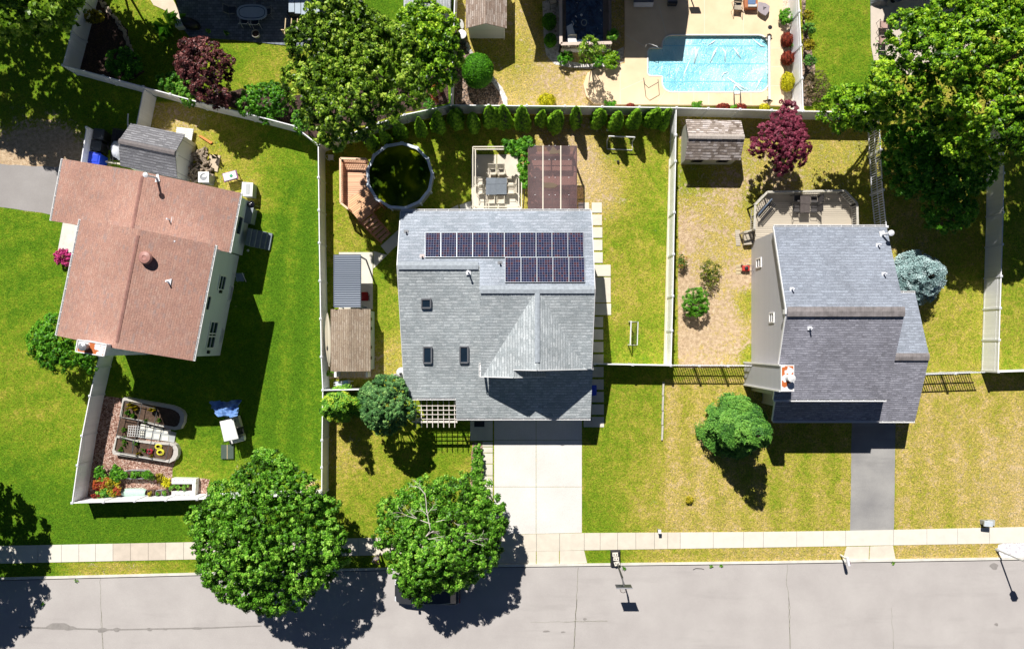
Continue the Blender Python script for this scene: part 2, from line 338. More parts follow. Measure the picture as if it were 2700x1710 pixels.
def jag(pts, amp=3.0, step=14, seed=1):
    rnd = random.Random(seed); out = []
    for i, (x, y) in enumerate(pts):
        x2, y2 = pts[(i + 1) % len(pts)]; n = max(1, int(math.hypot(x2 - x, y2 - y) / step))
        for k in range(n):
            out.append((x + (x2 - x) * k / n + rnd.uniform(-amp, amp), y + (y2 - y) * k / n + rnd.uniform(-amp, amp)))
    return out
def sheet(name, pts, z, m, kind='structure', thick=0.0, label=None, cat=None, group=None):
    pp = [P(x, y, 0) for x, y in pts]; pp = [Vector((p.x, p.y, z)) for p in pp]
    b = MB()
    if thick: b.extrude(pp, (0, 0, -thick))
    else:
        tri = tessellate_polygon([pp]); b.add(pp, [tuple(tt) for tt in tri])
        b.f = [f if (Vector(b.v[f[1]]) - Vector(b.v[f[0]])).cross(Vector(b.v[f[2]]) - Vector(b.v[f[0]])).z > 0 else f[::-1] for f in b.f]
    o = b.build(name, m); meta(o, label, cat, group, kind); return o
def asphalt_mat(name, c, c2, stain=.2):
    m, t, b = newmat(name); v = coords(t)
    n1 = noise(t, v, .35, 5, .6); n2 = noise(t, v, 30, 3, .8); n3 = noise(t, stretch(t, v, (.25, 2, 1)), .5, 5, .6)
    col = ramp(t, n1, [(.3, c), (.7, c2)])
    col = mixc(t, 1, col, ramp(t, n2, [(.3, (.82, .82, .82)), (.7, (1.15, 1.15, 1.15))]), 'MULTIPLY')
    col = mixc(t, mth(t, 'MULTIPLY', ramp(t, n3, [(.55, (0, 0, 0)), (.8, (1, 1, 1))]), stain), col, tuple(x * .55 for x in c))
    t.links.new(col, b.inputs['Base Color']); b.inputs['Roughness'].default_value = .9; b.inputs['Specular IOR Level'].default_value = .15
    bump(t, b, n2, .006); return m
ROADM = asphalt_mat('street_asphalt', (.42, .39, .375), (.49, .46, .44), .3)
DRVM = asphalt_mat('driveway_asphalt', (.24, .235, .235), (.37, .36, .345), .5)
# street
curb = [(-900, 1549), (0, 1527), (525, 1514), (1300, 1493), (2000, 1484), (2700, 1473), (3600, 1459)]
sheet('road', curb + [(3600, 2100), (-900, 2100)], .004, ROADM)
b = MB()
for (a, c) in zip(curb[:-1], curb[1:]):
    b.extrude([P(a[0], a[1] - 6), P(c[0], c[1] - 6), P(c[0], c[1]), P(a[0], a[1])], (0, 0, .11))
o = b.build('kerb', CONC); meta(o, kind='structure')
b = MB()                                         # dark line along the foot of the kerb
for (a, c) in zip(curb[:-1], curb[1:]):
    b.add([P(a[0], a[1] + 3, .008), P(c[0], c[1] + 3, .008), P(c[0], c[1] + .3, .008), P(a[0], a[1] + .3, .008)], [(0, 1, 2, 3)])
DARKLINE = M('dark_joint_and_line', (.03, .028, .025), .3, 6, .9)
meta(b.build('kerb_line', DARKLINE), kind='structure')
swt = [(-900, 1460), (0, 1438), (512, 1428), (1000, 1416), (1540, 1404), (2000, 1401), (2240, 1398), (2700, 1388), (3600, 1370)]
swb = [(-900, 1506), (0, 1484), (512, 1473), (1000, 1462), (1540, 1449), (2000, 1442), (2240, 1438), (2700, 1430), (3600, 1412)]
def interp(line, x):
    for (a, c) in zip(line[:-1], line[1:]):
        if a[0] <= x <= c[0]: return a[1] + (c[1] - a[1]) * (x - a[0]) / (c[0] - a[0])
CONCA = M('sidewalk_concrete_cream', (.66, .6, .5), .09, 1.3, .9, .004, 60)
CONCB = M('sidewalk_concrete_pink', (.6, .52, .43), .1, 1.3, .9, .004, 60)
CONCC = M('sidewalk_concrete_pale', (.7, .66, .58), .07, 1.3, .9, .004, 60)
xs = [-900, -400, -150, -60, 30, 100, 162, 208, 252, 298, 344, 391, 437, 484, 530, 576, 622, 668, 714, 760, 806, 852, 898, 944, 990, 1036, 1082, 1128, 1174, 1220, 1302, 1414, 1475, 1540,
      1582, 1628, 1676, 1725, 1760, 1793, 1880, 1960, 2012, 2100, 2170, 2229, 2355, 2443, 2524, 2608, 2700, 2800, 3000, 3600]
mm = {0: MB(), 1: MB(), 2: MB()}
for i, (a, c) in enumerate(zip(xs[:-1], xs[1:])):
    g = .8; k = 1 if 290 <= a < 400 else (2 if (a < 290 or a > 1790) else 0)
    mm[k].extrude([P(a + g, interp(swt, a + g)), P(c, interp(swt, c)), P(c, interp(swb, c)), P(a + g, interp(swb, a + g))], (0, 0, .03))
for k, mt in ((0, CONCA), (1, CONCB), (2, CONCC)): meta(mm[k].build('sidewalk', mt), kind='structure')
sheet('sidewalk_bed', [(-900, 1459)] + [(x, y) for x, y in swt[1:]] + swb[::-1], .004, DARKLINE)
def slabs(name, quads, m, z=.03, kind='structure', lab=None, cat=None, grp=None, bed=True):
    if kind == 'structure':
        b = MB()
        for q in quads: b.extrude([P(x, y) for x, y in q], (0, 0, z))
        return meta(b.build(name, m), kind='structure')
    for q in quads:
        b = MB().extrude([P(x, y) for x, y in q], (0, 0, z)); o = b.build(name, m, bevel=.01); meta(o, lab, cat, grp)
def rect(a, b_, c, d): return [(a, b_), (c, b_), (c, d), (a, d)]
# aprons + driveways
slabs('apron', [[(1222, 1457.5), (1301, 1455), (1301, 1488), (1222, 1490)], [(1303, 1455), (1413, 1452.5), (1413, 1486), (1303, 1488)], [(1415, 1452.5), (1474, 1451), (1474, 1484.5), (1415, 1486)], [(1476, 1451), (1540, 1450), (1548, 1483), (1476, 1484.5)],
                [(2232, 1440), (2292, 1439), (2290, 1474), (2222, 1475)], [(2294, 1439), (2354, 1437), (2361, 1472), (2292, 1474)]], CONCA, .02)
DRIVEC = asphalt_mat('driveway_concrete', (.66, .63, .59), (.74, .72, .69), .1)
slabs('driveway', [rect(1303, 1100, 1413, 1159), rect(1414, 1100, 1534, 1159), rect(1303, 1160, 1413, 1282), rect(1414, 1160, 1534, 1282), [(1303, 1283), (1413, 1283), (1413, 1406), (1303, 1408)], [(1414, 1283), (1534, 1283), (1534, 1403), (1414, 1406)]], DRIVEC, .02)
sheet('driveway_asphalt', jag([(2246, 1105), (2361, 1105), (2357, 1396), (2241, 1398)], .8, 20, 3), .006, DRVM)
sheet('neighbour_driveway', jag([(-300, 410), (0, 433), (175, 442), (175, 572), (0, 545), (-300, 500)], 1.5, 20, 4), .006, asphalt_mat('side_street_asphalt', (.3, .28, .27), (.36, .34, .33)))
sheet('concrete_pad', [(167, 583), (215, 592), (205, 672), (153, 660)], .03, CONC, thick=.03)
# cracks and stains on the street
CRK = M('crack_filler', (.26, .25, .2), .4, 8, .9); STN = M('oil_stain', (.27, .25, .235), .15, 3, .8)
def crack(pts, wd, m=CRK, seed=0, z=.009):
    rnd = random.Random(seed); b = MB(); pts = jag(pts, 1.6, 12, seed)[:-6 if len(pts) > 2 else None]
    for (a, c) in zip(pts[:-1], pts[1:]):
        d = Vector((c[0] - a[0], c[1] - a[1])); 
        if d.length > 60: continue
        nn = Vector((-d.y, d.x)).normalized() * wd / 2
        b.add([P(a[0] - nn.x, a[1] - nn.y, z), P(a[0] + nn.x, a[1] + nn.y, z), P(c[0] + nn.x, c[1] + nn.y, z), P(c[0] - nn.x, c[1] - nn.y, z)], [(0, 1, 2, 3)])
    return meta(b.build('road_crack', m), kind='structure')
for k, (pts, wd) in enumerate([([(1524, 1494), (1520, 1580), (1513, 1720), (1513, 1722)], 1.4), ([(2077, 1487), (2073, 1530), (2082, 1590), (2083, 1722), (2084, 1723)], 1.2), ([(264, 1522), (266, 1620), (272, 1722), (272, 1723)], .9), ([(2351, 1600), (2356, 1722), (2356, 1723)], .7), ([(1400, 1640), (1600, 1636), (1601, 1636)], .7)]):
    crack(pts, wd, seed=k)
for k, (x, y, a, c) in enumerate([(155, 1650, 32, 11), (185, 1655, 16, 6), (270, 1660, 15, 6), (308, 1659, 10, 5), (394, 1658, 9, 4), (434, 1657, 8, 3), (519, 1655, 13, 4), (1440, 1663, 9, 3), (1484, 1665, 6, 2), (1542, 1631, 5, 3), (2621, 1492, 11, 8), (2627, 1645, 5, 4)]):
    pts = [(x + a * math.cos(q) * (1 + .2 * math.sin(3 * q + k)), y + c * math.sin(q) * (1 + .2 * math.cos(2 * q + k))) for q in [i * math.pi / 9 for i in range(18)]]
    sheet('road_stain', pts, .0085 + .0006 * k, STN)
sheet('road_stain', [(50, 1650), (300, 1657), (560, 1652), (690, 1647), (690, 1650), (560, 1656), (300, 1661), (50, 1655)], .0075, STN)
# ---------------------------------------------------------------- foliage
def poly_np(pts):
    a = np.array(pts, float); return a[:, 0], a[:, 1]
def inside(px, py, X, Y):
    n = len(px); r = np.zeros(X.shape, bool); j = n - 1
    for i in range(n):
        c = ((py[i] > Y) != (py[j] > Y)) & (X < (px[j] - px[i]) * (Y - py[i]) / (py[j] - py[i] + 1e-12) + px[i]); r ^= c; j = i
    return r
def edge_dist(px, py, X, Y):
    d = np.full(X.shape, 1e9); n = len(px)
    for i in range(n):
        ax, ay, bx, by = px[i], py[i], px[(i + 1) % n], py[(i + 1) % n]; L = (bx - ax) ** 2 + (by - ay) ** 2 + 1e-12
        t = np.clip(((X - ax) * (bx - ax) + (Y - ay) * (by - ay)) / L, 0, 1)
        d = np.minimum(d, np.hypot(X - ax - t * (bx - ax), Y - ay - t * (by - ay)))
    return d
def leaves_obj(name, Pn, Nn, tone, size, m, parent, aspect=.55, rng=None, smooth=False):
    n = len(Pn); rnd = rng.normal(size=(n, 3)); Nn = Nn / (np.linalg.norm(Nn, axis=1, keepdims=True) + 1e-9)
    U = np.cross(Nn, rnd); U /= np.linalg.norm(U, axis=1, keepdims=True) + 1e-9; V = np.cross(Nn, U)
    s = (size * rng.uniform(.6, 1.3, n))[:, None] * .5
    fold = Nn * s * .25
    v = np.stack([Pn - U * s, Pn + V * s * aspect + fold, Pn + U * s, Pn - V * s * aspect + fold], 1).reshape(-1, 3)
    off = np.array(wloc(parent)) if parent is not None else 0
    v = (v - off).astype(np.float32)
    me = bpy.data.meshes.new(name); me.vertices.add(4 * n); me.vertices.foreach_set('co', v.ravel())
    me.loops.add(4 * n); me.loops.foreach_set('vertex_index', np.arange(4 * n, dtype=np.int32))
    me.polygons.add(n); me.polygons.foreach_set('loop_start', np.arange(0, 4 * n, 4, dtype=np.int32))
    me.update(calc_edges=True)
    at = me.attributes.new('tone', 'FLOAT', 'POINT'); at.data.foreach_set('value', np.repeat(tone, 4).astype(np.float32))
    me.materials.append(m); o = bpy.data.objects.new(name, me); COL.objects.link(o)
    if parent is not None: o.parent = parent
    return o
def crown(parent, pts, zmid, zlo, zhi, m, lobe=1.3, clump=.42, leaf=.16, dens=260, seed=1, aspect=.55, name='crown', up=.6, power=2.0, tone_j=.25, lobe_amp=.8, fill=0):
    """leafy crown: dart-thrown lobes under a dome over the plan outline, leaf clumps on every lobe, leaves in every clump"""
    rng = np.random.default_rng(seed)
    pts = jag(pts, min(11, lobe * 9), 30, seed) if len(pts) > 16 else pts; k = (H - zmid) / (S * H); wp = [((x - NX) * k, (NY - y) * k) for x, y in pts]
    px, py = poly_np(wp); lo = np.array([px.min(), py.min()]); hi = np.array([px.max(), py.max()])
    c = rng.uniform(lo, hi, (int(60 * np.prod(hi - lo) / lobe ** 2) + 40, 2)); ins = inside(px, py, c[:, 0], c[:, 1]); c = c[ins]
    d = edge_dist(px, py, c[:, 0], c[:, 1]); dm = d.max() + 1e-6; keep = []
    r_l = np.clip(np.minimum(lobe * rng.uniform(.65, 1.15, len(c)), d * 1.0 + .22 * lobe), .25 * lobe, None)
    order = np.argsort(-r_l + rng.uniform(0, .4 * lobe, len(c)))
    for i in order:
        if d[i] < r_l[i] * .55: continue
        if all((c[i, 0] - c[j, 0]) ** 2 + (c[i, 1] - c[j, 1]) ** 2 > (.52 * (r_l[i] + r_l[j])) ** 2 for j in keep): keep.append(i)
    if not keep: keep = [int(np.argmax(d))]
    PP, NN, TT = [], [], []; lobes = []
    for i in keep:
        q = 1 - d[i] / dm; z = zlo + (zhi - zlo) * max(0, 1 - q ** power) ** .5 - r_l[i] * .75 + rng.normal() * .12 * lobe * lobe_amp
        z = max(z, r_l[i] * .45); lobes.append((c[i, 0], c[i, 1], z, r_l[i]))
        R_ = r_l[i]; clump_ = clump * rng.uniform(.75, 1.35); nc = max(5, int(2 * math.pi * R_ * R_ / (clump_ * clump_) * 1.15))
        dirs = rng.normal(size=(nc, 3)); dirs[:, 2] = np.abs(dirs[:, 2]) * 1.1 - .35; dirs /= np.linalg.norm(dirs, axis=1, keepdims=True)
        cc = np.array([c[i, 0], c[i, 1], z]) + dirs * R_ * rng.uniform(.78, 1.04, (nc, 1)) * np.array([1, 1, .8])
        ct = rng.normal(.5, tone_j * .6, nc); lt = rng.normal(0, tone_j * .35)
        nl = max(4, int(dens * clump_ * clump_)); idx = np.repeat(np.arange(nc), nl)
        off = rng.normal(size=(len(idx), 3)); off /= np.linalg.norm(off, axis=1, keepdims=True); off[:, 2] = np.abs(off[:, 2]) * 1.0 - .25
        p = cc[idx] + off * clump_ * .55 * rng.uniform(.35, 1.0, (len(idx), 1))
        nn = off * .8 + dirs[idx] * .5 + np.array([0, 0, up]) + rng.normal(size=(len(idx), 3)) * .45
        PP.append(p); NN.append(nn); TT.append(ct[idx] + lt + rng.normal(0, tone_j * .7, len(idx)))
    PP = np.concatenate(PP); NN = np.concatenate(NN); TT = np.clip(np.concatenate(TT), 0, 1)
    PP[:, 2] = np.maximum(PP[:, 2], .04)
    if fill:
        A = np.prod(hi - lo); nf = int(A * fill); c2 = rng.uniform(lo, hi, (nf, 2)); c2 = c2[inside(px, py, c2[:, 0], c2[:, 1])]; d2 = edge_dist(px, py, c2[:, 0], c2[:, 1]); c2 = c2[d2 > lobe * .35]; d2 = d2[d2 > lobe * .35]
        zz = zlo + (zhi - zlo) * np.sqrt(np.clip(1 - (1 - d2 / dm) ** power, 0, 1)) - lobe * rng.uniform(1.0, 2.0, len(c2)); P2 = np.column_stack([c2, np.maximum(zz, .1)])
        PP = np.concatenate([PP, P2]); NN = np.concatenate([NN, rng.normal(size=P2.shape) * .5 + np.array([0, 0, 1])]); TT = np.concatenate([TT, np.clip(rng.normal(.3, .15, len(P2)), 0, 1)])
    leaves_obj(name, PP, NN, TT, leaf, m, parent, aspect, rng); return lobes
def circ(x, y, rx, ry=None, n=14, wob=.0, seed=0):
    ry = ry or rx; rnd = random.Random(seed)
    return [(x + rx * math.cos(a) * (1 + rnd.uniform(-wob, wob)), y + ry * math.sin(a) * (1 + rnd.uniform(-wob, wob))) for a in [2 * math.pi * i / n for i in range(n)]]
def tree(name, label, cat, base, pts, zmid, zlo, zhi, m, trunk_r=.16, nlimb=9, group=None, bark=BARK, **kw):
    """base = ground-plan pixel of the trunk"""
    g = G(*base); t = thing(name, label, cat, g, 0, group); lobes = crown(t, pts, zmid, zlo, zhi, m, **kw)
    rnd = random.Random(kw.get('seed', 1)); hz = zlo * .55; b = MB()
    fork = g + Vector((rnd.uniform(-.1, .1), rnd.uniform(-.1, .1), hz))
    b.tube([g, g + Vector((0, 0, hz * .5)), fork], [trunk_r * 1.25, trunk_r, trunk_r * .85], 9); b.build('trunk', bark, t, smooth=True)
    b = MB()
    for (x, y, z, r) in sorted(lobes, key=lambda q: -q[3])[:nlimb]:
        e = Vector((x, y, z)); mid = fork.lerp(e, .5) + Vector((rnd.uniform(-.2, .2), rnd.uniform(-.2, .2), .25 * (zhi - zlo) * rnd.uniform(.2, 1) * .5))
        b.tube([fork, mid, e], [trunk_r * .6, trunk_r * .35, .03], 6)
    if b.v: b.build('limb', bark, t, smooth=True)
    return t
def bush(name, label, x, y, rx, m, h, ry=None, cat='shrub', group=None, seed=3, leaf=.1, clump=.22, dens=700, lobe=None, wob=.08, zlo=None, **kw):
    """x, y, rx in photo px at about half height"""
    k = 1 / S; zl = h * .45 if zlo is None else zlo
    g = P(x, y, h * .5); g.z = 0; t = thing(name, label, cat, g, 0, group)
    pts = circ(x, y, rx, ry, 16, wob, seed)
    lobes = crown(t, pts, h * .5, zl, h, m, lobe or max(.25, rx * k * .6), clump, leaf, dens, seed, name='foliage', **kw)
    b = MB()
    for (lx, ly, lz, r) in lobes[:7]: b.tube([g, g.lerp(Vector((lx, ly, lz)), .5) + Vector((0, 0, .08)), (lx, ly, lz)], [.035, .025, .012], 5)
    b.build('stem', BARK, t); return t
def ball(name, label, x, y, rx, ry, h, m, cat='shrub', group=None, seed=1, leaf=.08, dens=900, zb=.05, rough=.05):
    """tight clipped or mounded shrub: one dense leaf shell"""
    rng = np.random.default_rng(seed); g = P(x, y, h * .55); g.z = 0; t = thing(name, label, cat, g, 0, group); a = rx / S * (1 - h * .5 / H); c = ry / S * (1 - h * .5 / H); hz = (h - zb) / 2
    n = int(dens * 4 * math.pi * ((a * c + a * hz + c * hz) / 3)); d = rng.normal(size=(n, 3)); d /= np.linalg.norm(d, axis=1, keepdims=True); d[:, 2] = np.where((d[:, 2] < 0) & (rng.random(n) < .5), -d[:, 2], d[:, 2])
    lump = 1 + rough * (np.sin(d[:, 0] * 7 + seed) * np.sin(d[:, 1] * 6 + 2) + .7 * np.sin(d[:, 0] * 13 + d[:, 2] * 9 + seed)); r = lump[:, None] * rng.uniform(.9, 1.03, (n, 1))
    Pn = np.array([g.x, g.y, zb + hz]) + d * r * np.array([a, c, hz]); Nn = d + rng.normal(size=d.shape) * .4
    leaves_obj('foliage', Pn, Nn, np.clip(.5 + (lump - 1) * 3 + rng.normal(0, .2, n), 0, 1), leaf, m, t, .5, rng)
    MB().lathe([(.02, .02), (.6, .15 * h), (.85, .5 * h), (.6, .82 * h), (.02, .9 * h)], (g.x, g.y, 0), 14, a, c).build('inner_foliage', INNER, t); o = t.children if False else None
    MB().tube([g, g + Z * h * .5], [.04, .03], 6).build('stem', BARK, t); return t
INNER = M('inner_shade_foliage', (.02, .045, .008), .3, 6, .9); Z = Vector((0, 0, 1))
MAPLE = leafmat('maple_leaf', [(0.028, 0.072, 0.006), (0.070, 0.204, 0.012), (0.138, 0.408, 0.024), (0.377, 0.672, 0.084)], .4)
OAK = leafmat('oak_leaf', [(0.026, 0.060, 0.006), (0.086, 0.180, 0.011), (0.216, 0.400, 0.021), (0.562, 0.720, 0.106)], .35)
LIME = leafmat('lime_leaf', [(0.022, 0.067, 0.006), (0.090, 0.235, 0.010), (0.252, 0.504, 0.017), (0.540, 0.756, 0.050)], .35)
FRESH = leafmat('fresh_leaf', [(0.024, 0.084, 0.006), (0.063, 0.224, 0.011), (0.141, 0.420, 0.021), (0.314, 0.630, 0.056)], .4)
PLUM = leafmat('plum_leaf', [(0.021, 0.008, 0.011), (0.070, 0.020, 0.020), (0.182, 0.049, 0.049), (0.504, 0.238, 0.210)], .4, .12)
JMAP = leafmat('red_maple_leaf', [(0.052, 0.007, 0.016), (0.143, 0.016, 0.039), (0.260, 0.039, 0.078), (0.442, 0.117, 0.169)], .5, .15)
CONI = leafmat('conifer_needle', [(.02, .08, .015), (.06, .19, .03), (.12, .32, .04), (.22, .46, .07)], .55, .1)
DKCON = leafmat('dark_conifer_needle', [(0.020, 0.074, 0.022), (0.061, 0.178, 0.046), (0.147, 0.334, 0.091), (0.367, 0.606, 0.182)], .5, .08)
YGCON = leafmat('yellow_green_needle', [(0.030, 0.090, 0.012), (0.105, 0.300, 0.022), (0.225, 0.510, 0.045), (0.540, 0.630, 0.045)], .5, .12)
BLUES = leafmat('blue_spruce_needle', [(.06, .12, .12), (.2, .33, .33), (.38, .54, .54), (.6, .74, .75)], .55, .05)
ARBO = leafmat('arborvitae_leaf', [(.02, .07, .005), (.1, .25, .01), (.24, .5, .02), (.4, .68, .04)], .6, .1)
TOPI = leafmat('clipped_leaf', [(0.015, 0.060, 0.005), (0.045, 0.180, 0.006), (0.105, 0.360, 0.009), (0.195, 0.540, 0.018)], .6, .1)
YELL = leafmat('golden_leaf', [(0.230, 0.230, 0.005), (0.517, 0.483, 0.006), (0.747, 0.690, 0.011), (0.850, 0.828, 0.046)], .6, .1)
GOLD = leafmat('gold_green_leaf', [(0.069, 0.069, 0.005), (0.230, 0.207, 0.009), (0.460, 0.380, 0.014), (0.632, 0.517, 0.034)], .5, .15)
REDB = leafmat('barberry_leaf', [(0.069, 0.009, 0.007), (0.184, 0.023, 0.014), (0.322, 0.046, 0.023), (0.414, 0.092, 0.046)], .6, .1)
PINKF = leafmat('azalea_bloom', [(0.184, 0.011, 0.057), (0.575, 0.034, 0.207), (0.805, 0.092, 0.345), (0.345, 0.069, 0.057)], .6, .1)
LEAFG = leafmat('garden_leaf', [(0.023, 0.092, 0.009), (0.069, 0.253, 0.017), (0.184, 0.460, 0.034), (0.460, 0.632, 0.115)], .45)
REDLF = leafmat('red_garden_leaf', [(0.115, 0.014, 0.011), (0.345, 0.046, 0.023), (0.575, 0.138, 0.034), (0.460, 0.460, 0.057)], .5)
# ---------------------------------------------------------------- fences
def fence(label, pts, style='solid', h=1.8, m=None, post=WHITE, bay=2.44, group='white vinyl privacy fences between the yards', cat='fence', z_m=None, name='fence', capx=True, ends=(True, True)):
    """pts = photo px of the TOP of the fence"""
    m = m or FENCEV; w_ = [P(x, y, h) for x, y in pts]; w_ = [Vector((p.x, p.y, 0)) for p in w_]
    t = thing(name, label, cat, w_[0], 0, group)
    posts = []
    for si, (a, c) in enumerate(zip(w_[:-1], w_[1:])):
        L = (c - a).length; n = max(1, round(L / bay)); d = (c - a) / n; u = d.normalized(); ang = math.atan2(u.y, u.x)
        for i in range(n):
            p, q = a + d * i, a + d * (i + 1); p2, q2 = p + u * .065, q - u * .065; ln = (q2 - p2).length; mid = (p2 + q2) / 2
            if style == 'solid':
                b = MB(); b.box((0, 0, h / 2 - .01), (ln, .035, h - .16))
                b.box((0, 0, h - .05), (ln, .065, .1)).box((0, 0, .1), (ln, .055, .12)).box((0, 0, h - .38), (ln, .05, .05))
            else:
                b = MB(); b.box((0, 0, h - .12), (ln, .05, .08)).box((0, 0, .2), (ln, .05, .08)).box((0, 0, h * .55), (ln, .05, .07)); k = int(ln / .17)
                for j in range(k): b.box((-ln / 2 + (j + .5) * ln / k, .01, h / 2), (.06, .03, h - .1), 0)
            o = b.build('panel', m, t, world=False); o.location = mid - t.location; o.rotation_euler = (0, 0, ang)
            if i > 0 or si == 0: posts.append(p)
        posts.append(c)
    for i, p in enumerate(posts):
        if (i == 0 and not ends[0]) or (i == len(posts) - 1 and not ends[1]): continue
        b = MB(); b.box((p.x, p.y, h / 2), (.125, .125, h + .02)); b.box((p.x, p.y, h + .03), (.165, .165, .04)); b.box((p.x, p.y, h + .07), (.15, .15, .05), 0, .25)
        b.build('post', post, t)
    return t
FG = 'white vinyl privacy fences between the yards'
f1 = fence('white fence on the far left, from the red-brown house down past the vegetable beds', [(262, 938), (254, 968), (237, 1043), (216, 1148), (204, 1226), (190, 1325)])
fence('white fence below the round pots, along the lower left lawn, half under the maple', [(190, 1325), (520, 1315), (848, 1303)], ends=(False, False))
fence('long white fence between the red-brown roofed house and the solar roofed house', [(839, 382), (842, 640), (847, 940), (851, 1028), (849, 1160), (848, 1303)])
fence('white fence slanting under the purple plum tree and green shrubs', [(166, 172), (378, 229), (520, 268), (650, 299), (776, 332), (839, 382)], ends=(True, False))
fence('shaded white fence at the top left corner beside the stone edged bed', [(166, 172), (212, -6), (236, -90)], ends=(False, True))
fence('short white gate fence joining the grey shed to the slanted fence', [(379, 233), (359, 333)], ends=(False, True))
fence('small white screen fence beside the blue and black bins', [(228, 336), (212, 440)])
fence('white fence behind the row of clipped evergreens, below the swimming pool', [(1187, 277), (1490, 280), (1784, 284), (2118, 293), (2330, 296)], ends=(True, False))
fence('curved white fence end coming out of the big oak tree', [(1187, 277), (1067, 302), (1000, 324), (930, 350), (839, 382)], ends=(False, False))
fence('narrow white fence beside the gravel bed and round topiary', [(1189, 277), (1193, 157), (1201, -60)], ends=(False, True))
fence('white fence between the solar house backyard and the wood shingled shed yard', [(1783, 287), (1781, 425), (1778, 560), (1774, 780), (1769, 963)], ends=(False, True))
fence('white fence to the right of the swimming pool, behind the red and yellow shrubs', [(2118, 293), (2112, 120), (2103, -60)], ends=(False, True))
fence('low white fence section closing the yard right of the solar roofed house', [(1568, 959), (1769, 963)], ends=(True, False))
fence('slatted white gate fence left of the grey house, casting striped shadow', [(1769, 963), (1995, 964)], 'picket', m=WHITE, ends=(False, True))
fence('slatted white gate fence right of the grey house garage, casting striped shadow', [(2436, 987), (2602, 981)], 'picket', m=WHITE, ends=(True, False))
fence('white front fence at the right edge of the photo, above the dry lawn', [(2632, 980), (2760, 976)], ends=(False, True))
fence('wide leaning white fence on the far right between the two side lawns', [(2649, 250), (2645, 560), (2632, 980)], ends=(True, True))
fence('slatted white fence beside the wooden deck, coming out from under the big tree', [(2318, 292), (2329, 500), (2339, 598)], 'picket', m=WHITE, group='slatted white fences', ends=(False, True))
fence('short white fence below the tan shed, behind the dark round conifer', [(851, 1028), (962, 1026)], ends=(False, True))
# timber edging between the two front lawns
t = thing('timber_edging', 'row of weathered timber boards dividing the two front lawns', 'garden edging', P(1748, 1010))
for (y0_, y1_) in ((1006, 1042), (1043, 1082), (1083, 1120), (1121, 1160)):
    MB().extrude([P(1746.5 - (y0_ - 1006) * .02, y0_), P(1751 - (y0_ - 1006) * .02, y0_), P(1750 - (y1_ - 1006) * .02, y1_ - 1), P(1745.5 - (y1_ - 1006) * .02, y1_ - 1)], (0, 0, .14)).build('board', WOODGR, t)
b = MB().extrude([P(1763, 420), P(1766, 420), P(1754, 962), P(1749, 962)], (0, 0, .12)); meta(b.build('garden_edging', M('pale_timber', (.62, .56, .38), .15, 3, .8)), 'pale timber board running along the foot of the middle fence', 'garden edging')
# ---------------------------------------------------------------- houses
def gutter(b, a, c, out, z, w_=.13):
    """white gutter along a-c (world xy), out = outward unit vector"""
    b.mark(); a = Vector((a[0], a[1], z)); c = Vector((c[0], c[1], z)); o = Vector((out[0], out[1], 0)).normalized()
    b.bar(a + o * w_, c + o * w_, .03, .12); b.bar(a + o * w_ / 2 + Vector((0, 0, -.06)), c + o * w_ / 2 + Vector((0, 0, -.06)), w_, .015); b.bar(a + o * .008, c + o * .008, .015, .1)
    L = (c - a).length; n = max(2, int(L / .75))
    for i in range(n + 1):
        p = a + (c - a) * min(max(i / n, .004), .996); b.bar(p + Vector((0, 0, .04)), p + o * w_ + Vector((0, 0, .04)), .035, .03)
def wallpt(A, B, x, y):      # photo pixel -> (point on the vertical wall through plan line A-B)
    A = Vector((A[0], A[1], 0)); B = Vector((B[0], B[1], 0)); d = (B - A); n = Vector((-d.y, d.x, 0)).normalized()
    r = Vector(((x - NX) / (S * H), (NY - y) / (S * H), -0.0)); # xy = r*(H-z)
    k = n.dot(A) / (n.x * r.x + n.y * r.y); z = H - k
    return Vector((r.x * k, r.y * k, z))
def window(parent, c, u, w_, h_, out, panes=1, lab=None, name='window', trim=TRIM):
    """c centre on the wall, u = unit along the wall, out = outward normal"""
    c = Vector(c); u = Vector(u).normalized(); o = Vector(out).normalized(); z = Vector((0, 0, 1)); b = MB(); fw = .09
    for sgn in (-1, 1):
        b.bar(c + u * sgn * (w_ / 2) - z * (h_ / 2 + fw / 2) + o * .03, c + u * sgn * (w_ / 2) + z * (h_ / 2 + fw / 2) + o * .03, fw, .07, up=o)
        b.bar(c + z * sgn * h_ / 2 - u * (w_ / 2 - fw / 2) + o * .032, c + z * sgn * h_ / 2 + u * (w_ / 2 - fw / 2) + o * .032, fw, .068, up=o)
    b.bar(c - u * (w_ / 2 - .04) + o * .03, c + u * (w_ / 2 - .04) + o * .03, .045, .05, up=o)
    for i in range(1, panes): b.bar(c + u * (-w_ / 2 + w_ * i / panes) - z * (h_ / 2 - .04) + o * .028, c + u * (-w_ / 2 + w_ * i / panes) + z * (h_ / 2 - .04) + o * .028, .06, .05, up=o)
    wo = b.build(name, trim, parent)
    q = [c - u * w_ / 2 - z * h_ / 2, c + u * w_ / 2 - z * h_ / 2, c + u * w_ / 2 + z * h_ / 2, c - u * w_ / 2 + z * h_ / 2]
    MB().extrude([p + o * .012 for p in q], -o * .01).build('pane', GLASS, wo)
    return wo
def plane_slab(b, pts, along, t=.12): b.extrude(pts, (0, 0, -t), along)
def vent(parent, x, y, z, m=None, r=.045, h=.35, flash=True, name='vent_pipe'):
    p = P(x, y, z); b = MB(); b.tube([p - Vector((0, 0, .1)), p + Vector((0, 0, h))], r, 10)
    if flash: b.box((p.x + .02, p.y - .02, z + .015), (.32, .34, .02), .1)
    return b.build(name, m or WHITE, parent)
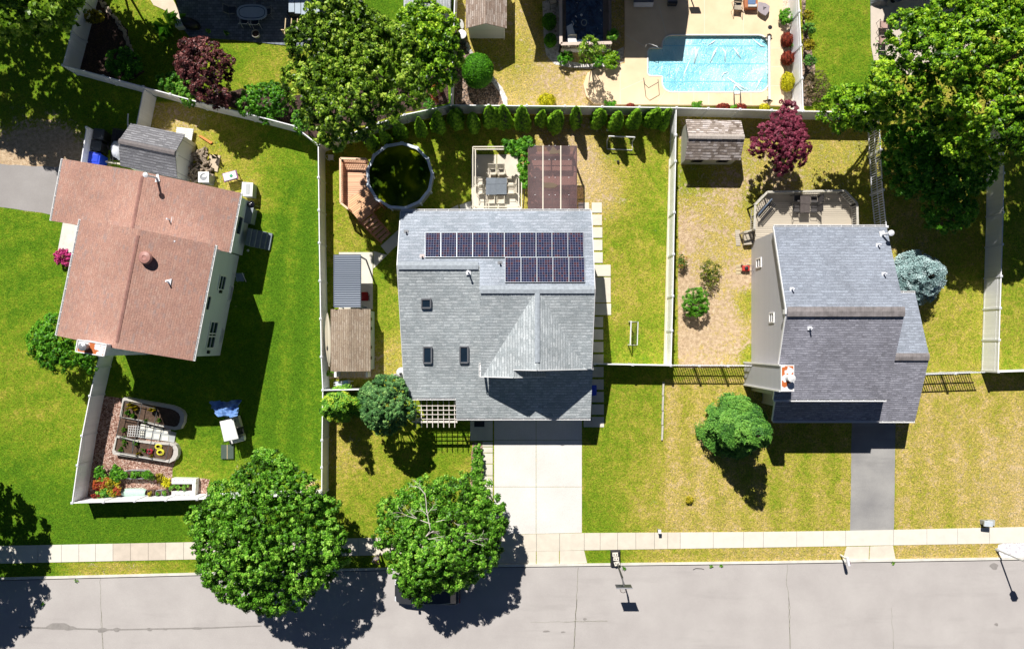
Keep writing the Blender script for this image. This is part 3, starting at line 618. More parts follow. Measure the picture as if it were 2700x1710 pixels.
# ---- centre house
def zs(gy): return 6.4 - .01036 * (gy - 725)
def zn(gy): return 5.0 + .01036 * (gy - 590)
def zr(gy): return 7.0 - .01036 * (gy - 782)
def zgl(gx): return 7 - .58 * abs(1408 - gx) / 35.7
ch = thing('house', 'grey-blue shingled house in the middle with rooftop solar panels', 'house', G(1315, 840))
E = (1, 0, 0)
b = MB()
plane_slab(b, [G(x, y, zs(y)) for x, y in [(1085, 725), (1276, 725), (1276, 960), (1547, 960), (1547, 1092), (1211, 1092), (1211, 1040), (1085, 1040)]], E)
plane_slab(b, [G(x, y, zr(y)) for x, y in [(1276, 782), (1539, 782), (1539, 966), (1354, 966), (1354, 983), (1276, 983)]], E)
plane_slab(b, [G(x, y, zgl(x)) for x, y in [(1408, 782), (1408, 966), (1354, 966), (1354, 984), (1276, 984)]], (0, 1, 0))
plane_slab(b, [G(x, y, zgl(x)) for x, y in [(1408, 782), (1525, 966), (1408, 966)]], (0, 1, 0))
plane_slab(b, [G(1354, 966, 6.12), G(1354, 984, 6.12), G(1430, 984, 4.88), G(1430, 966, 4.88)], (0, 1, 0))
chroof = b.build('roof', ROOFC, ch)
b = MB(); plane_slab(b, [G(x, y, zn(y)) for x, y in [(1085, 590), (1539, 590), (1539, 782), (1276, 782), (1276, 725), (1085, 725)]], E)
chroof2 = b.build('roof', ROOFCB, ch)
b = MB()
def cap(b, a, c, wd=.32, dz=.03):   # ridge cap: shallow inverted V of overlapping shingles
    b.mark(); a = Vector(a); c = Vector(c); d = (c - a).normalized(); s_ = Vector((-d.y, d.x, 0)).normalized() * wd / 2; dn = Vector((0, 0, .05)); n = max(1, int((c - a).length / .28))
    for i in range(n):
        p = a + (c - a) * (i / n) + Vector((0, 0, dz + .018)); q = a + (c - a) * ((i + 1.02) / n) + Vector((0, 0, dz))
        b.add([p - s_ - dn, p, p + s_ - dn, q - s_ - dn, q, q + s_ - dn, p - s_ - dn * 1.5, p + s_ - dn * 1.5, q - s_ - dn * 1.5, q + s_ - dn * 1.5], [(0, 1, 4, 3), (1, 2, 5, 4), (0, 6, 7, 2, 1), (3, 4, 5, 9, 8), (0, 3, 8, 6), (2, 7, 9, 5), (6, 8, 9, 7)])
cap(b, G(1087, 725, 6.4), G(1272, 725, 6.4), .5, .05); cap(b, G(1278, 782, 7.0), G(1538, 782, 7.0), .5, .05); cap(b, G(1408, 788, 7.02), G(1408, 948, 7.02), .32, .03)
b.build_each('ridge_cap', CAPC, chroof)
b = MB()
gutter(b, G(1085, 590).xy, G(1539, 590).xy, (0, 1), 4.93); gutter(b, G(1085, 1040).xy, G(1211, 1040).xy, (0, -1), 3.05); gutter(b, G(1211, 1092).xy, G(1547, 1092).xy, (0, -1), 2.5)
gutter(b, G(1276, 952).xy, G(1276, 984).xy, (-1, 0), 4.78); gutter(b, G(1539, 944).xy, G(1539, 968).xy, (1, 0), 4.85)
b.build_each('gutter', TRIM, ch)
b = MB()                      # white rake and front fascia
b.bar(G(1211, 1041, 3.02), G(1211, 1092, 2.49), .04, .14)
b.bar(G(1408, 966.5, 6.93), G(1354, 966.5, 6.05), .05, .16); b.bar(G(1408, 966.5, 6.93), G(1539, 966.5, 4.82), .05, .16)
b.bar(G(1354, 984.5, 6.06), G(1276, 984.5, 4.8), .05, .16); b.bar(G(1354, 984.5, 6.06), G(1430, 984.5, 4.82), .05, .16)
for x in (1084, 1540):
    b.bar(G(x, 590, 4.9), G(x, 725 if x < 1200 else 782, 6.32 if x < 1200 else 6.92), .04, .14)
b.bar(G(1084, 725, 6.32), G(1084, 1040, 3.05), .04, .14); b.bar(G(1540, 782, 6.92), G(1540, 966, 5.0), .04, .14)
b.build('fascia', TRIM, ch)
b = MB(); Z = Vector((0, 0, 1))
def vw(b, a, c, z0, za, zc, t=.15, side=1):
    a = Vector((*a, 0)); c = Vector((*c, 0)); d = (c - a).normalized(); n = Vector((-d.y, d.x, 0)) * t * side
    b.extrude([a + Z * z0, c + Z * z0, c + Z * zc, a + Z * za], n)
q = lambda x, y: G(x, y).xy
vw(b, q(1095, 602), q(1530, 602), 0, 4.95, 4.95, side=-1)
b.extrude([G(1095, 608, 0), G(1095, 1030, 0), G(1095, 1030, 3.0), G(1095, 725, 6.2), G(1095, 608, 5.0)], (.15, 0, 0))
b.extrude([G(1530, 608, 0), G(1530, 1078, 0), G(1530, 1078, 2.4), G(1530, 962, 2.4), G(1530, 955, 4.9), G(1530, 782, 6.8), G(1530, 608, 5.0)], (-.15, 0, 0))
vw(b, q(1101, 1030), q(1218, 1030), 0, 3.05, 3.05); vw(b, q(1218, 1030), q(1218, 1078), 0, 3.0, 2.5); vw(b, q(1224, 1081), q(1530, 1081), 0, 2.55, 2.55)
b.extrude([G(1284, 731, 6.2), G(1284, 950, 3.9), G(1284, 950, 4.85), G(1284, 782, 6.8), G(1284, 731, 6.4)], (.15, 0, 0))
b.extrude([G(1284, 956, 3.8), G(1530, 956, 3.8), G(1530, 956, 4.85), G(1408, 956, 6.82), G(1284, 956, 4.85)], (0, .15, 0))
b.extrude([G(1290, 973, 3.8), G(1420, 973, 3.8), G(1420, 973, 4.9), G(1354, 973, 5.95), G(1290, 973, 4.9)], (0, .15, 0))
b.build('wall', SIDWHITE, ch)
# garage door and front door (face the street, seen only from a step aside)
g0, g1 = G(1318, 1083.5, 0), G(1512, 1083.5, 0)
MB().box(((g0.x + g1.x) / 2, g0.y - .03, 1.1), (g1.x - g0.x, .06, 2.2)).build('garage_door', stripes('garage_door_panels', (.7, .7, .7), (.4, .4, .4), .5, .04, 2, .4), ch)
dd = MB().box((G(1196, 1031).x, G(1196, 1033).y, 1.05), (.95, .06, 2.1)).build('door', M('front_door', (.1, .03, .03), .1, 3, .4), ch)
window(ch, G(1140, 1031, 1.5), (1, 0, 0), 1.6, 1.2, (0, -1, 0), 2); window(ch, G(1408, 957, 5.3), (1, 0, 0), 1.4, 1.0, (0, -1, 0), 2)
window(ch, G(1200, 601, 1.5), (1, 0, 0), 1.8, 1.3, (0, 1, 0), 2); window(ch, G(1480, 601, 3.9), (1, 0, 0), 1.2, 1.0, (0, 1, 0), 2)
# skylights on the catslide
slope = Vector((0, -1, -.37)).normalized(); nrm = Vector((0, -.37, 1)).normalized(); nrm = Vector((0, .37, 1)).normalized() if False else Vector((0, -.347, .938))
def on_plane(x, y, zf):      # photo px -> point on a roof plane whose height is zf(plan y)
    z = 5
    for _ in range(20):
        p = P(x, y, z); z = zf(NY - p.y * S)
    return P(x, y, z)
for (x0, y0, x1, y1) in ((1112, 787, 1136, 810), (1117, 913, 1138, 955), (1213, 912, 1234, 954)):
    a = on_plane(x0, y0, zs); c = on_plane(x1, y0, zs); d = on_plane(x1, y1, zs); e = on_plane(x0, y1, zs); up = nrm * .14; b = MB()
    for p_, q_ in ((a, c), (c, d), (d, e), (e, a)): b.bar(p_ + nrm * .07, q_ + nrm * .07, .09, .16, up=nrm)
    sk = b.build('skylight', GREYM, chroof)
    MB().extrude([p_ + nrm * .11 for p_ in (a, c, d, e)], -nrm * .03).build('pane', GLASS, sk)
# vents on the centre roof
def cvent(x, y, zf, h=.4, mt=None):
    p = on_plane(x, y, zf); b = MB(); b.tube([p - Z * .05, p + Z * h], .05, 10); b.tube([p + Z * h, p + Z * (h + .03)], .075, 10)
    b.box((p.x, p.y - .03, p.z + .03), (.3, .3, .02)); b.build('vent_pipe', mt or GREYM, ch)
cvent(1235, 717, zs, .55, WHITE); cvent(1071, 611, zn, .3); cvent(1113, 675, zn, .25, M('pinkish_conduit', (.6, .5, .48), .1, 3, .6)); cvent(1318, 693, lambda gy: zn(gy), .3)
# solar panels: each is a thing bolted to the roof
def solar_mat():
    m, t, b = newmat('solar_cells'); uv = coords(t, 'UV'); sp = t.nodes.new('ShaderNodeSeparateXYZ'); t.links.new(uv, sp.inputs[0])
    fx = mth(t, 'FRACT', mth(t, 'MULTIPLY', sp.outputs[0], 6)); fy = mth(t, 'FRACT', mth(t, 'MULTIPLY', sp.outputs[1], 10))
    ln = mth(t, 'MAXIMUM', mth(t, 'LESS_THAN', fx, .09), mth(t, 'LESS_THAN', fy, .09))
    wn = t.nodes.new('ShaderNodeTexWhiteNoise'); cb = t.nodes.new('ShaderNodeCombineXYZ')
    t.links.new(mth(t, 'FLOOR', mth(t, 'MULTIPLY', sp.outputs[0], 6)), cb.inputs[0]); t.links.new(mth(t, 'FLOOR', mth(t, 'MULTIPLY', sp.outputs[1], 10)), cb.inputs[1])
    oi = t.nodes.new('ShaderNodeObjectInfo'); t.links.new(mth(t, 'MULTIPLY', oi.outputs['Random'], 91), cb.inputs[2]); t.links.new(cb.outputs[0], wn.inputs['Vector'])
    cell = ramp(t, wn.outputs['Value'], [(0, (.004, .007, .028)), (.45, (.008, .012, .05)), (.7, (.02, .01, .03)), (1, (.055, .012, .018))])
    t.links.new(mixc(t, ln, cell, (.2, .22, .32)), b.inputs['Base Color']); b.inputs['Roughness'].default_value = .5; b.inputs['Specular IOR Level'].default_value = .05
    return m
SOLM = solar_mat(); SOLF = M('panel_frame', (.27, .3, .33), .05, 3, .35, metal=.3)
def solar(x0, y0, x1, y1, lab):
    pts = [on_plane(x, y, lambda gy: zn(gy) + .12) for x, y in ((x0, y1), (x1, y1), (x1, y0), (x0, y0))]; n = Vector((0, .347, .938)); c = sum(pts, Vector()) / 4
    t = thing('solar_panel', lab, 'solar panel', c - n * .1, 0, 'solar panels on the middle roof')
    m = MB(); m.extrude([p for p in pts], -n * .035); f = [p for p in m.uv.values()][0]
    # unit UVs per panel
    key = list(m.uv.keys())[0]; idx = m.f[key]; m.uv[key] = [((m.v[i][0] - pts[0].x) / (pts[1].x - pts[0].x), (m.v[i][1] - pts[0].y) / (pts[3].y - pts[0].y)) for i in idx]
    m.build('cells', SOLM, t); b = MB()
    for i in range(4): b.bar(pts[i] - n * .01, pts[(i + 1) % 4] - n * .01, .028, .05, up=n)
    b.build('frame', SOLF, t)
ordn = ['first', 'second', 'third', 'fourth', 'fifth', 'sixth', 'seventh', 'eighth', 'ninth', 'tenth']
for i in range(10): solar(1120.5 + i * 41.85 + .4, 613, 1120.5 + (i + 1) * 41.85 - .4, 677.5, 'rooftop solar panel, %s from the left in the upper row of ten' % ordn[i])
for i in range(5): solar(1331.5 + i * 42.1 + .4, 678.5, 1331.5 + (i + 1) * 42.1 - .4, 743.5, 'rooftop solar panel, %s from the left in the lower row of five' % ordn[i])
# front trellis of the centre house
WHW = M('white_painted_wood', (.72, .66, .6), .08, 4, .6)
t = thing('pergola', 'small white grid pergola over the entrance of the middle house', 'pergola', G(1150, 1080))
b = MB(); z = 2.6
for i in range(8): b.bar(P(1096 + i * 14.6, 1052, z), P(1097 + i * 14.6, 1126, z), .045, .09)
b.build('rafter', WHW, t); b = MB()
for y in (1069, 1080.5, 1092, 1104): b.bar(P(1089, y, z + .07), P(1203, y, z + .07), .045, .06)
b.build('cross_slat', WHW, t); MB().bar(P(1086, 1111, z - .12), P(1206, 1111, z - .12), .13, .16).build('beam', WHW, t)
for x in (1094, 1201): pp = P(x, 1111, z - .2); MB().box((pp.x, pp.y, 1.2), (.11, .11, 2.4)).build('post', WHW, t)
# ---- right (grey) house
rh = thing('house', 'grey sided house on the right with slate roof and white chimney chase', 'house', G(2110, 840))
zN = lambda gy: 5.1 + (gy - 628) * .01073; zS2 = lambda gy: 7.3 - (gy - 833) * .01073
b = MB(); plane_slab(b, [G(x, y, zN(y)) for x, y in ((1973, 628), (2241, 628), (2241, 833), (1973, 833))], E); rroofn = b.build('roof', ROOFRN, rh)
b = MB(); plane_slab(b, [G(x, y, zS2(y)) for x, y in ((1973, 833), (2241, 833), (2241, 1038), (1973, 1038))], E); rroof = b.build('roof', ROOFR, rh)
gz = lambda gy: 2.7 + (gy - 779) * .0106 if gy < 937 else 4.4 - (gy - 937) * .0106
b = MB(); plane_slab(b, [G(x, y, gz(y)) for x, y in ((2225, 779), (2358, 779), (2358, 937), (2225, 937))], E); b.build('roof', ROOFRN, rh)
b = MB(); plane_slab(b, [G(x, y, gz(y)) for x, y in ((2225, 937), (2358, 937), (2358, 1098), (2225, 1098))], E)
plane_slab(b, [G(x, y, gz(y)) for x, y in ((2003, 1030), (2225.5, 1030), (2225.5, 1098), (2003, 1098))], E); b.build('roof', ROOFR, rh)
b = MB(); cap(b, G(1974, 833, 7.32), G(2240, 833, 7.32), .62, .06); cap(b, G(2243, 937, 4.42), G(2357, 937, 4.42), .5, .05); b.build_each('ridge_cap', CAPR, rroof)
b = MB(); gutter(b, q(1973, 628), q(2241, 628), (0, 1), 5.03); gutter(b, q(1973, 1038), q(2241, 1038), (0, -1), 5.03); gutter(b, q(2243, 779), q(2358, 779), (0, 1), 2.63); gutter(b, q(2003, 1098), q(2358, 1098), (0, -1), 2.62); b.build_each('gutter', TRIM, rh)
b = MB(); b.bar(G(1972, 628, 5.02), G(1972, 833, 7.22), .05, .16); b.bar(G(1972, 833, 7.22), G(1972, 1038, 5.02), .05, .16); b.box((G(1972, 0).x - .05, G(0, 833).y, 7.15), (.1, .3, .4))
b.bar(G(2001, 1031, 3.35), G(2001, 1098, 2.62), .06, .18); b.build('fascia', TRIM, rh)
b = MB()
b.extrude([G(1981, 637, 0), G(1981, 1029, 0), G(1981, 1029, 5.05), G(1981, 833, 7.15), G(1981, 637, 5.05)], (.15, 0, 0))
b.extrude([G(2233, 637, 0), G(2233, 1029, 0), G(2233, 1029, 5.05), G(2233, 833, 7.15), G(2233, 637, 5.05)], (-.15, 0, 0))
vw(b, q(1987, 637), q(2228, 637), 0, 5.05, 5.05, side=-1); vw(b, q(1987, 1029), q(2228, 1029), 0, 5.05, 5.05)
b.extrude([G(2350, 788, 0), G(2350, 1082, 0), G(2350, 1082, 2.75), G(2350, 937, 4.25), G(2350, 788, 2.68)], (-.15, 0, 0)); vw(b, q(2240, 788), q(2345, 788), 0, 2.7, 2.7, side=-1)
vw(b, q(2210, 1083), q(2350, 1083), 0, 2.7, 2.7); vw(b, q(2008, 1062), q(2210, 1062), 0, 2.85, 2.85); vw(b, q(2010, 1034), q(2010, 1060), 0, 3.2, 2.9); vw(b, q(2210, 1064), q(2210, 1082), 0, 2.85, 2.75)
b.build('wall', SIDGREY, rh)
A_, B_ = G(1981, 640), G(1981, 1030)
for (x, y, w_, h_) in ((2001.5, 693, .62, .95), (2035.6, 837, .62, .8)): window(rh, wallpt(A_, B_, x, y), (0, 1, 0), w_, h_, (-1, 0, 0))
b = MB(); b.box((G(2270, 0).x, G(0, 1084.6).y, 1.08), (2.9, .05, 2.15)); b.build('garage_door', bpy.data.materials['garage_door_panels'], rh)
c_ = thing('x', None, None, (0, 0, 0)); bpy.data.objects.remove(c_)
b = MB(); zc = 7.2; y0c, y1c = 955, 1013; x0c, x1c = 1962, 1990
b.extrude([G(x0c, y0c), G(x1c, y0c), G(x1c, y1c), G(x0c, y1c)], (0, 0, zc - .1)); chim = b.build('chimney', SIDGREY, rh)
b = MB(); b.extrude([G(x0c - 1, y0c - 1, zc - .1), G(x1c + 1, y0c - 1, zc - .1), G(x1c + 1, y1c + 1, zc - .1), G(x0c - 1, y1c + 1, zc - .1)], (0, 0, .12))
for yy in (y0c - .5, y1c + .5):
    b.bar(G(x0c - .8, yy, 0), G(x0c - .8, yy, zc - .11), .1, .1)
b.build('chimney_trim', TRIM, chim)
def rustmat():
    m, t, b = newmat('rusty_chimney_cover'); n = noise(t, coords(t), 2.6, 2, .4)
    t.links.new(ramp(t, n, [(.5, (.74, .74, .74)), (.53, (.5, .13, .03))]), b.inputs['Base Color']); b.inputs['Roughness'].default_value = .5; return m
RUST = rustmat()
b = MB(); b.extrude([G(x0c + 1, y0c + 1, zc + .02), G(x1c - 1, y0c + 1, zc + .02), G(x1c - 1, y1c - 1, zc + .02), G(x0c + 1, y1c - 1, zc + .02)], (0, 0, .015)); b.build('chimney_cover', RUST, chim)
p = G(1977, 983, zc + .03); MB().lathe([(.2, 0), (.2, .5), (.24, .5), (.24, .62), (.06, .7)], p, 20).build('chimney_flue', TRIM, chim, smooth=False)
def rvent(x, y, zf, par, dish=False):
    p = on_plane(x, y, zf); b = MB(); b.tube([p - Z * .05, p + Z * .42], .05, 10); b.box((p.x, p.y, p.z + .04), (.26, .24, .02)); b.build('vent_pipe', WHITE, par)
rvent(2314, 646, zN, rh); rvent(2329, 722, zN, rh); rvent(2087, 762, zN, rh); rvent(2134, 865, zS2, rh)
def dish(par, x, y, z, hx, hy, hz, r=.22, lab=None):    # roof flue with elbow: flashing, pipe and round cap
    a = P(x, y, z); c = P(hx, hy, z + hz); b = MB(); b.box((a.x, a.y, z + .03), (.34, .5, .03), .2); b.tube([a, a + Z * .25, c - Z * .25, c - Z * .02], [.08, .08, .07, .07], 10); b.build('flue_pipe', TRIM, par)
    MB().lathe([(r * .55, -.12), (r, -.06), (r, .03), (r * .4, .09)], c, 18).build('flue_cap', WHITE, par)
p = on_plane(2326, 619, zN); dish(rh, 2326, 619, p.z, 2350, 614, .95, .19)
# ---- left (red-brown) house
lh = thing('house', 'red-brown roofed house on the left, turned slightly, with white side wall', 'house', G(460, 760))
NW, NE, SE_, SW_ = G(342, 615, 5.9), G(656, 675, 5.9), G(603.8, 945.5, 5.9), G(286.4, 886.8, 5.9)
RN = (NW + NE) / 2 + Z * 1.1; RS = (SW_ + SE_) / 2 + Z * 1.1
ew = (NE - NW).normalized(); ns = (SW_ - NW).normalized()
b = MB(); plane_slab(b, [NW, RN, RS, SW_], ns); plane_slab(b, [RN, NE, SE_, RS], ns)
nw, ne, se, sw = G(240, 449, 3.25), G(678.5, 533, 3.25), G(650.5, 680, 3.25), G(211.4, 602, 3.25); rn = (nw + ne) / 2 + Z * 1.15; rs = (sw + se) / 2 + Z * 1.15
lroof = b.build('roof', ROOFL, lh); b = MB(); plane_slab(b, [nw, rn, rs, sw], ns); plane_slab(b, [rn, ne, se, rs], ns); b.build('roof', ROOFL, lh)
b = MB(); cap(b, RN + ns * .4, RS - ns * .4, .22, .04); cap(b, rn + ns * .3, rs - ns * .2, .22, .04); b.build_each('ridge_cap', CAPL, lroof)
b = MB(); o_ = Vector((-ew.x, -ew.y)); gutter(b, NW.xy, SW_.xy, o_, 5.83); gutter(b, NE.xy, SE_.xy, -o_, 5.83); gutter(b, nw.xy, sw.xy, o_, 3.18); gutter(b, ne.xy, se.xy, -o_, 3.18); b.build_each('gutter', TRIM, lh)
def gwall(b, nw, ne, se, sw, rz_, ov, ovg, z0=0):
    A = nw + ew * ov + ns * ovg; B = ne - ew * ov + ns * ovg; C = se - ew * ov - ns * ovg; D = sw + ew * ov - ns * ovg; dz = (rz_ - nw.z) * ov / ((ne - nw).length / 2)
    pts = [Vector((p.x, p.y, 0)) for p in (A, B, C, D)]; A, B, C, D = pts; zt = nw.z - .1 + dz
    for a, c, n in ((A, D, ew), (B, C, -ew)): b.extrude([a, c, c + Z * zt, a + Z * zt], n * .15)
    for a, c, n in ((A, B, ns), (D, C, -ns)):
        a2 = a + ew * .16; c2 = c - ew * .16; b.extrude([a2, c2, c2 + Z * zt, (a + c) / 2 + Z * (rz_ - .15), a2 + Z * zt], n * .15)
    return A, B, C, D
b = MB(); mA, mB, mC, mD = gwall(b, NW, NE, SE_, SW_, 7.0, .7, .12); nA, nB, nC, nD = gwall(b, nw, ne, se, sw, 4.4, .35, .12); b.build('wall', SIDWHITE, lh)
for (x, y, w_, h_) in ((584.5, 745, 1.0, 1.0), (544.5, 798, 1.0, .95), (561.5, 867, 1.05, 1.2), (555.5, 898, 1.05, 1.2)):
    window(lh, wallpt(mB, mC, x, y), ns, w_, h_, ew)
window(lh, wallpt(mB, mC, 607, 773, ), ns, 1.1, .4, ew); window(lh, wallpt(mB, mC, 584, 885), ns, 1.1, .35, ew)
window(lh, wallpt(nB, nC, 625, 592), ns, 1.3, 1.5, ew)
for (x, y) in ((579, 768), (547, 927)): p = wallpt(mB, mC, x, y); MB().box(p + ew * .08, (.14, .22, .22), math.atan2(ew.y, ew.x)).build('dryer_vent', DARKM, lh)
zL = lambda p: 7.0 - abs((p - RN).dot(ew)) * 1.1 / 4.5
for (x, y, z, pr) in ((447, 579, 3.95, lh), (468, 638, 6.1, lh), (445, 743, 6.45, lh)):
    p = P(x, y, z); b = MB(); b.tube([p - Z * .1, p + Z * .4], .05, 10); b.add([p + Vector((-.22, .1, .06)), p + Vector((.2, .2, .03)), p + Vector((.12, -.24, .03)), p + Vector((-.22, .1, .03)), p + Vector((.2, .2, 0)), p + Vector((.12, -.24, 0))], [(0, 2, 1), (0, 1, 4, 3), (1, 2, 5, 4), (2, 0, 3, 5)]); b.build('vent_pipe', WHITE, lh)
p = P(387, 680, 6.95); MB().lathe([(.3, -.15), (.3, .12), (.42, .12), (.43, .2), (.36, .3), (.15, .34), (.1, .31), (.02, .31)], p, 28).build('roof_fan', M('roof_fan_brown', (.4, .2, .17), .1, 5, .4), lh, smooth=False)
dish(lh, 414, 470, 4.2, 383.5, 461, 1.3, .17)
zc = 7.5; cc = [P(206.6, 895.5, zc), P(280.6, 908, zc), P(274, 937.6, zc), P(201.5, 926, zc)]
b = MB(); b.extrude([Vector((p.x, p.y, 0)) for p in cc], (0, 0, zc - .1)); chim = b.build('chimney', SIDWHITE, lh)
cm = sum(cc, Vector()) / 4; b = MB(); ex = [cm + (p - cm) * 1.03 - Z * .1 for p in cc]; b.extrude(ex, (0, 0, .1))
for i in range(4): b.bar(ex[i] + Z * .1, ex[(i + 1) % 4] + Z * .1, .06, .12)
b.build('chimney_trim', TRIM, chim); b = MB(); b.extrude([cm + (p - cm) * .93 + Z * .003 for p in cc], (0, 0, .01)); b.build('chimney_cover', RUST, chim)
p = P(229, 914, zc); MB().lathe([(.2, 0), (.2, .35), (.25, .35), (.25, .5), (.1, .56)], p, 20).build('chimney_flue', GREYM, chim)
# landing and steps on the east side of the left house
STEPM = M('blue_grey_steps', (.2, .24, .28), .15, 3, .7)
t = thing('side_stairs', 'blue-grey stairs and landing beside the white wall of the red-brown house', 'stairs', P(660, 620)); rzz = math.atan2(ew.y, ew.x)
for i in range(5):
    p = wallpt(nB, nC, 650, 626); p.z = 0; p = p + ew * (.55 + i * .31) ; hh = .95 - .19 * i; MB().box((p.x, p.y, hh / 2), (.3, 1.25, hh), rzz).build('step', STEPM, t)
p = P(655, 567, .8); t = thing('cellar_door', 'grey metal hatch leaning beside the left house steps', 'hatch', Vector((p.x, p.y, 0))); MB().box((p.x, p.y, .42), (.55, 1.1, .84), rzz).build('box', STEPM, t); MB().box((p.x, p.y, .87), (.62, 1.18, .05), rzz).build('lid', M('grey_lid', (.26, .29, .33), .1, 3, .5), t)
# ---------------------------------------------------------------- sheds
def shed(name, label, corners, ze, zr_, roofm, wallm, ridge='ab', ov=.12, capm=None, wl=None):
    """corners: 4 plan points a,b,c,d (world xy) of the roof; eaves are a-b and d-c, ridge between mid(a,d) and mid(b,c)"""
    a, b_, c, d = [Vector((p.x, p.y, ze)) for p in corners]; m0 = (a + d) / 2; m1 = (b_ + c) / 2; m0.z = m1.z = zr_; al = (b_ - a).normalized()
    ctr = (a + c) / 2; ctr.z = 0; t = thing(name, label, 'shed', ctr)
    mb = MB(); plane_slab(mb, [a, b_, m1, m0], al, .07); plane_slab(mb, [m0, m1, c, d], al, .07); rf = mb.build('roof', roofm, t)
    if capm: mb = MB(); cap(mb, m0 + al * .02, m1 - al * .02, .34, .04); mb.build_each('ridge_cap', capm, rf)
    ac = (d - a).normalized(); L = (d - a).length / 2; A = a + al * ov + ac * ov; B = b_ - al * ov + ac * ov; C = c - al * ov - ac * ov; D = d + al * ov - ac * ov; zt = ze - .07 + (zr_ - ze) * ov / L
    mb = MB()
    A, B, C, D = [Vector((p.x, p.y, 0)) for p in (A, B, C, D)]
    mb.extrude([A, B, B + Z * zt, A + Z * zt], ac * .08); mb.extrude([D, C, C + Z * zt, D + Z * zt], -ac * .08)
    for p, q_, n in ((A, D, al), (B, C, -al)):
        p2 = p + ac * .085; q2 = q_ - ac * .085; mb.extrude([p2, q2, q2 + Z * zt, (p + q_) / 2 + Z * (zr_ - .09), p2 + Z * zt], n * .08)
    mb.build('wall', wallm, t); return t, (A, B, C, D)
def plan(x, y, z): p = P(x, y, z); return Vector((p.x, p.y, 0))
sh, (A, B, C, D) = shed('shed', 'grey roofed shed with cream wall between the red-brown house and the slanted fence', [plan(344.8, 325, 2.1), plan(488, 354, 2.1), plan(466.7, 469, 2.1), plan(317, 437, 2.1)], 2.1, 3.0, ROOFS, SIDBEIGE, capm=M('dark_ridge', (.19, .17, .17), .2, 5, .9))
p = (B + C) / 2; MB().box((p.x + .02, p.y, 2.5), (.05, .35, .3), rzz).build('gable_vent', TRIM, sh)
sh, (A, B, C, D) = shed('shed', 'brown wood shingled shed with weathered patchy roof beside the red maple', [plan(1808, 315, 1.9), plan(1954, 318, 1.9), plan(1953, 422, 1.9), plan(1806, 421, 1.9)], 1.9, 2.75, CEDAR, M('cream_siding_old', (.42, .42, .35), .1, 2, .7), ov=.15, capm=M('wood_ridge_board', (.42, .37, .33), .2, 6, .8))
for f_ in (.25, .75):
    p = D + (C - D) * f_; window(sh, (p.x, p.y, 1.2), (1, 0, 0), .7, .6, (0, -1, 0), trim=DARKM)
sh, (A, B, C, D) = shed('shed', 'tan roofed shed beside the fence with a kayak leaning on it', [plan(872, 815, 1.95), plan(872, 978, 1.95), plan(977, 978, 1.95), plan(977, 814.5, 1.95)], 1.95, 2.55, ROOFT, M('shed_sage_siding', (.36, .42, .42), .06, 3, .6), ov=.1)
b = MB(); y_ = [C + (D - C) * k for k in (.2, .55, .85)]
for k in (.14, .3, .62, .8): p = D + (C - D) * k; b.box((p.x + .03, p.y, 1.3), (.05, .22, .35))
b.build('shutter', DARKM, sh)
sh, (A, B, C, D) = shed('shed', 'brown roofed white shed at the top, above the round topiary', [plan(1228, -90, 2.0), plan(1228, 75, 2.0), plan(1336, 75, 2.0), plan(1336, -90, 2.0)], 2.0, 2.8, ROOFB, stripes('pale_shed_siding', (.66, .66, .66), (.6, .6, .6), .3, .03, 2, .5, .03, .003), ov=.15)
p = (B + C) / 2; b = MB(); b.bar(C + Vector((-.05, -.03, 0)), C + Vector((-.05, -.03, 2.0)), .12, .05); b.build('corner_trim', TRIM, sh)
sh, _ = shed('shed', 'pale grey roofed shed at the top edge, half under the oak tree', [plan(1064, -80, 2.1), plan(1064, 29, 2.1), plan(1188, 29, 2.1), plan(1188, -80, 2.1)], 2.1, 2.6, shingle('pale_grey_shed_shingles', [(.3, .32, .34), (.42, .44, .46), (.5, .52, .54)], (.28, .3, .32), .3, .2, .05), SIDGREY)
# houses north of the frame, only their long shadows reach the picture
def offhouse(label, x0, y0, x1, y1, ze, zr_):
    pts = [G(x0, y0), G(x1, y0), G(x1, y1), G(x0, y1)]; t, _ = shed('house', label, pts, ze, zr_, ROOFS, SIDGREY, ov=.4); t['category'] = 'house'
offhouse('grey house above the top left corner, shading the dark patio', 425, -330, 860, -40, 5.2, 6.6)
offhouse('grey house above the swimming pool, shading part of the terrace', 1350, -330, 1742, 4, 5.4, 7.0)
offhouse('grey house beyond the top right corner behind the big tree', 2270, -330, 2700, -75, 5.2, 6.6)
# ---------------------------------------------------------------- beds, patios, slabs
def mulchmat(name, cols, scale=22):
    m, t, b = newmat(name); v = coords(t); vo = t.nodes.new('ShaderNodeTexVoronoi'); vo.inputs['Scale'].default_value = scale; t.links.new(v, vo.inputs['Vector'])
    sp = t.nodes.new('ShaderNodeSeparateColor'); t.links.new(vo.outputs['Color'], sp.inputs[0]); n = noise(t, v, 1.2, 4)
    f = mth(t, 'ADD', mth(t, 'MULTIPLY', sp.outputs[0], .7), mth(t, 'MULTIPLY', n, .4))
    t.links.new(ramp(t, f, [(.15 + .75 * i / (len(cols) - 1), c) for i, c in enumerate(cols)]), b.inputs['Base Color']); b.inputs['Roughness'].default_value = .9
    bump(t, b, sp.outputs[1], .05); return m
MULCH = mulchmat('wood_chip_mulch', [(.08, .03, .02), (.26, .13, .09), (.42, .25, .19), (.62, .48, .4)], 13)
MULCHD = mulchmat('dark_mulch', [(.02, .012, .01), (.06, .03, .025), (.12, .07, .05)], 16)
GRAVEL = mulchmat('mixed_gravel', [(.03, .03, .035), (.12, .09, .075), (.26, .16, .1), (.5, .38, .3)], 12)
WSTONE = mulchmat('white_stone', [(.4, .36, .33), (.68, .65, .62), (.8, .78, .76)], 8)
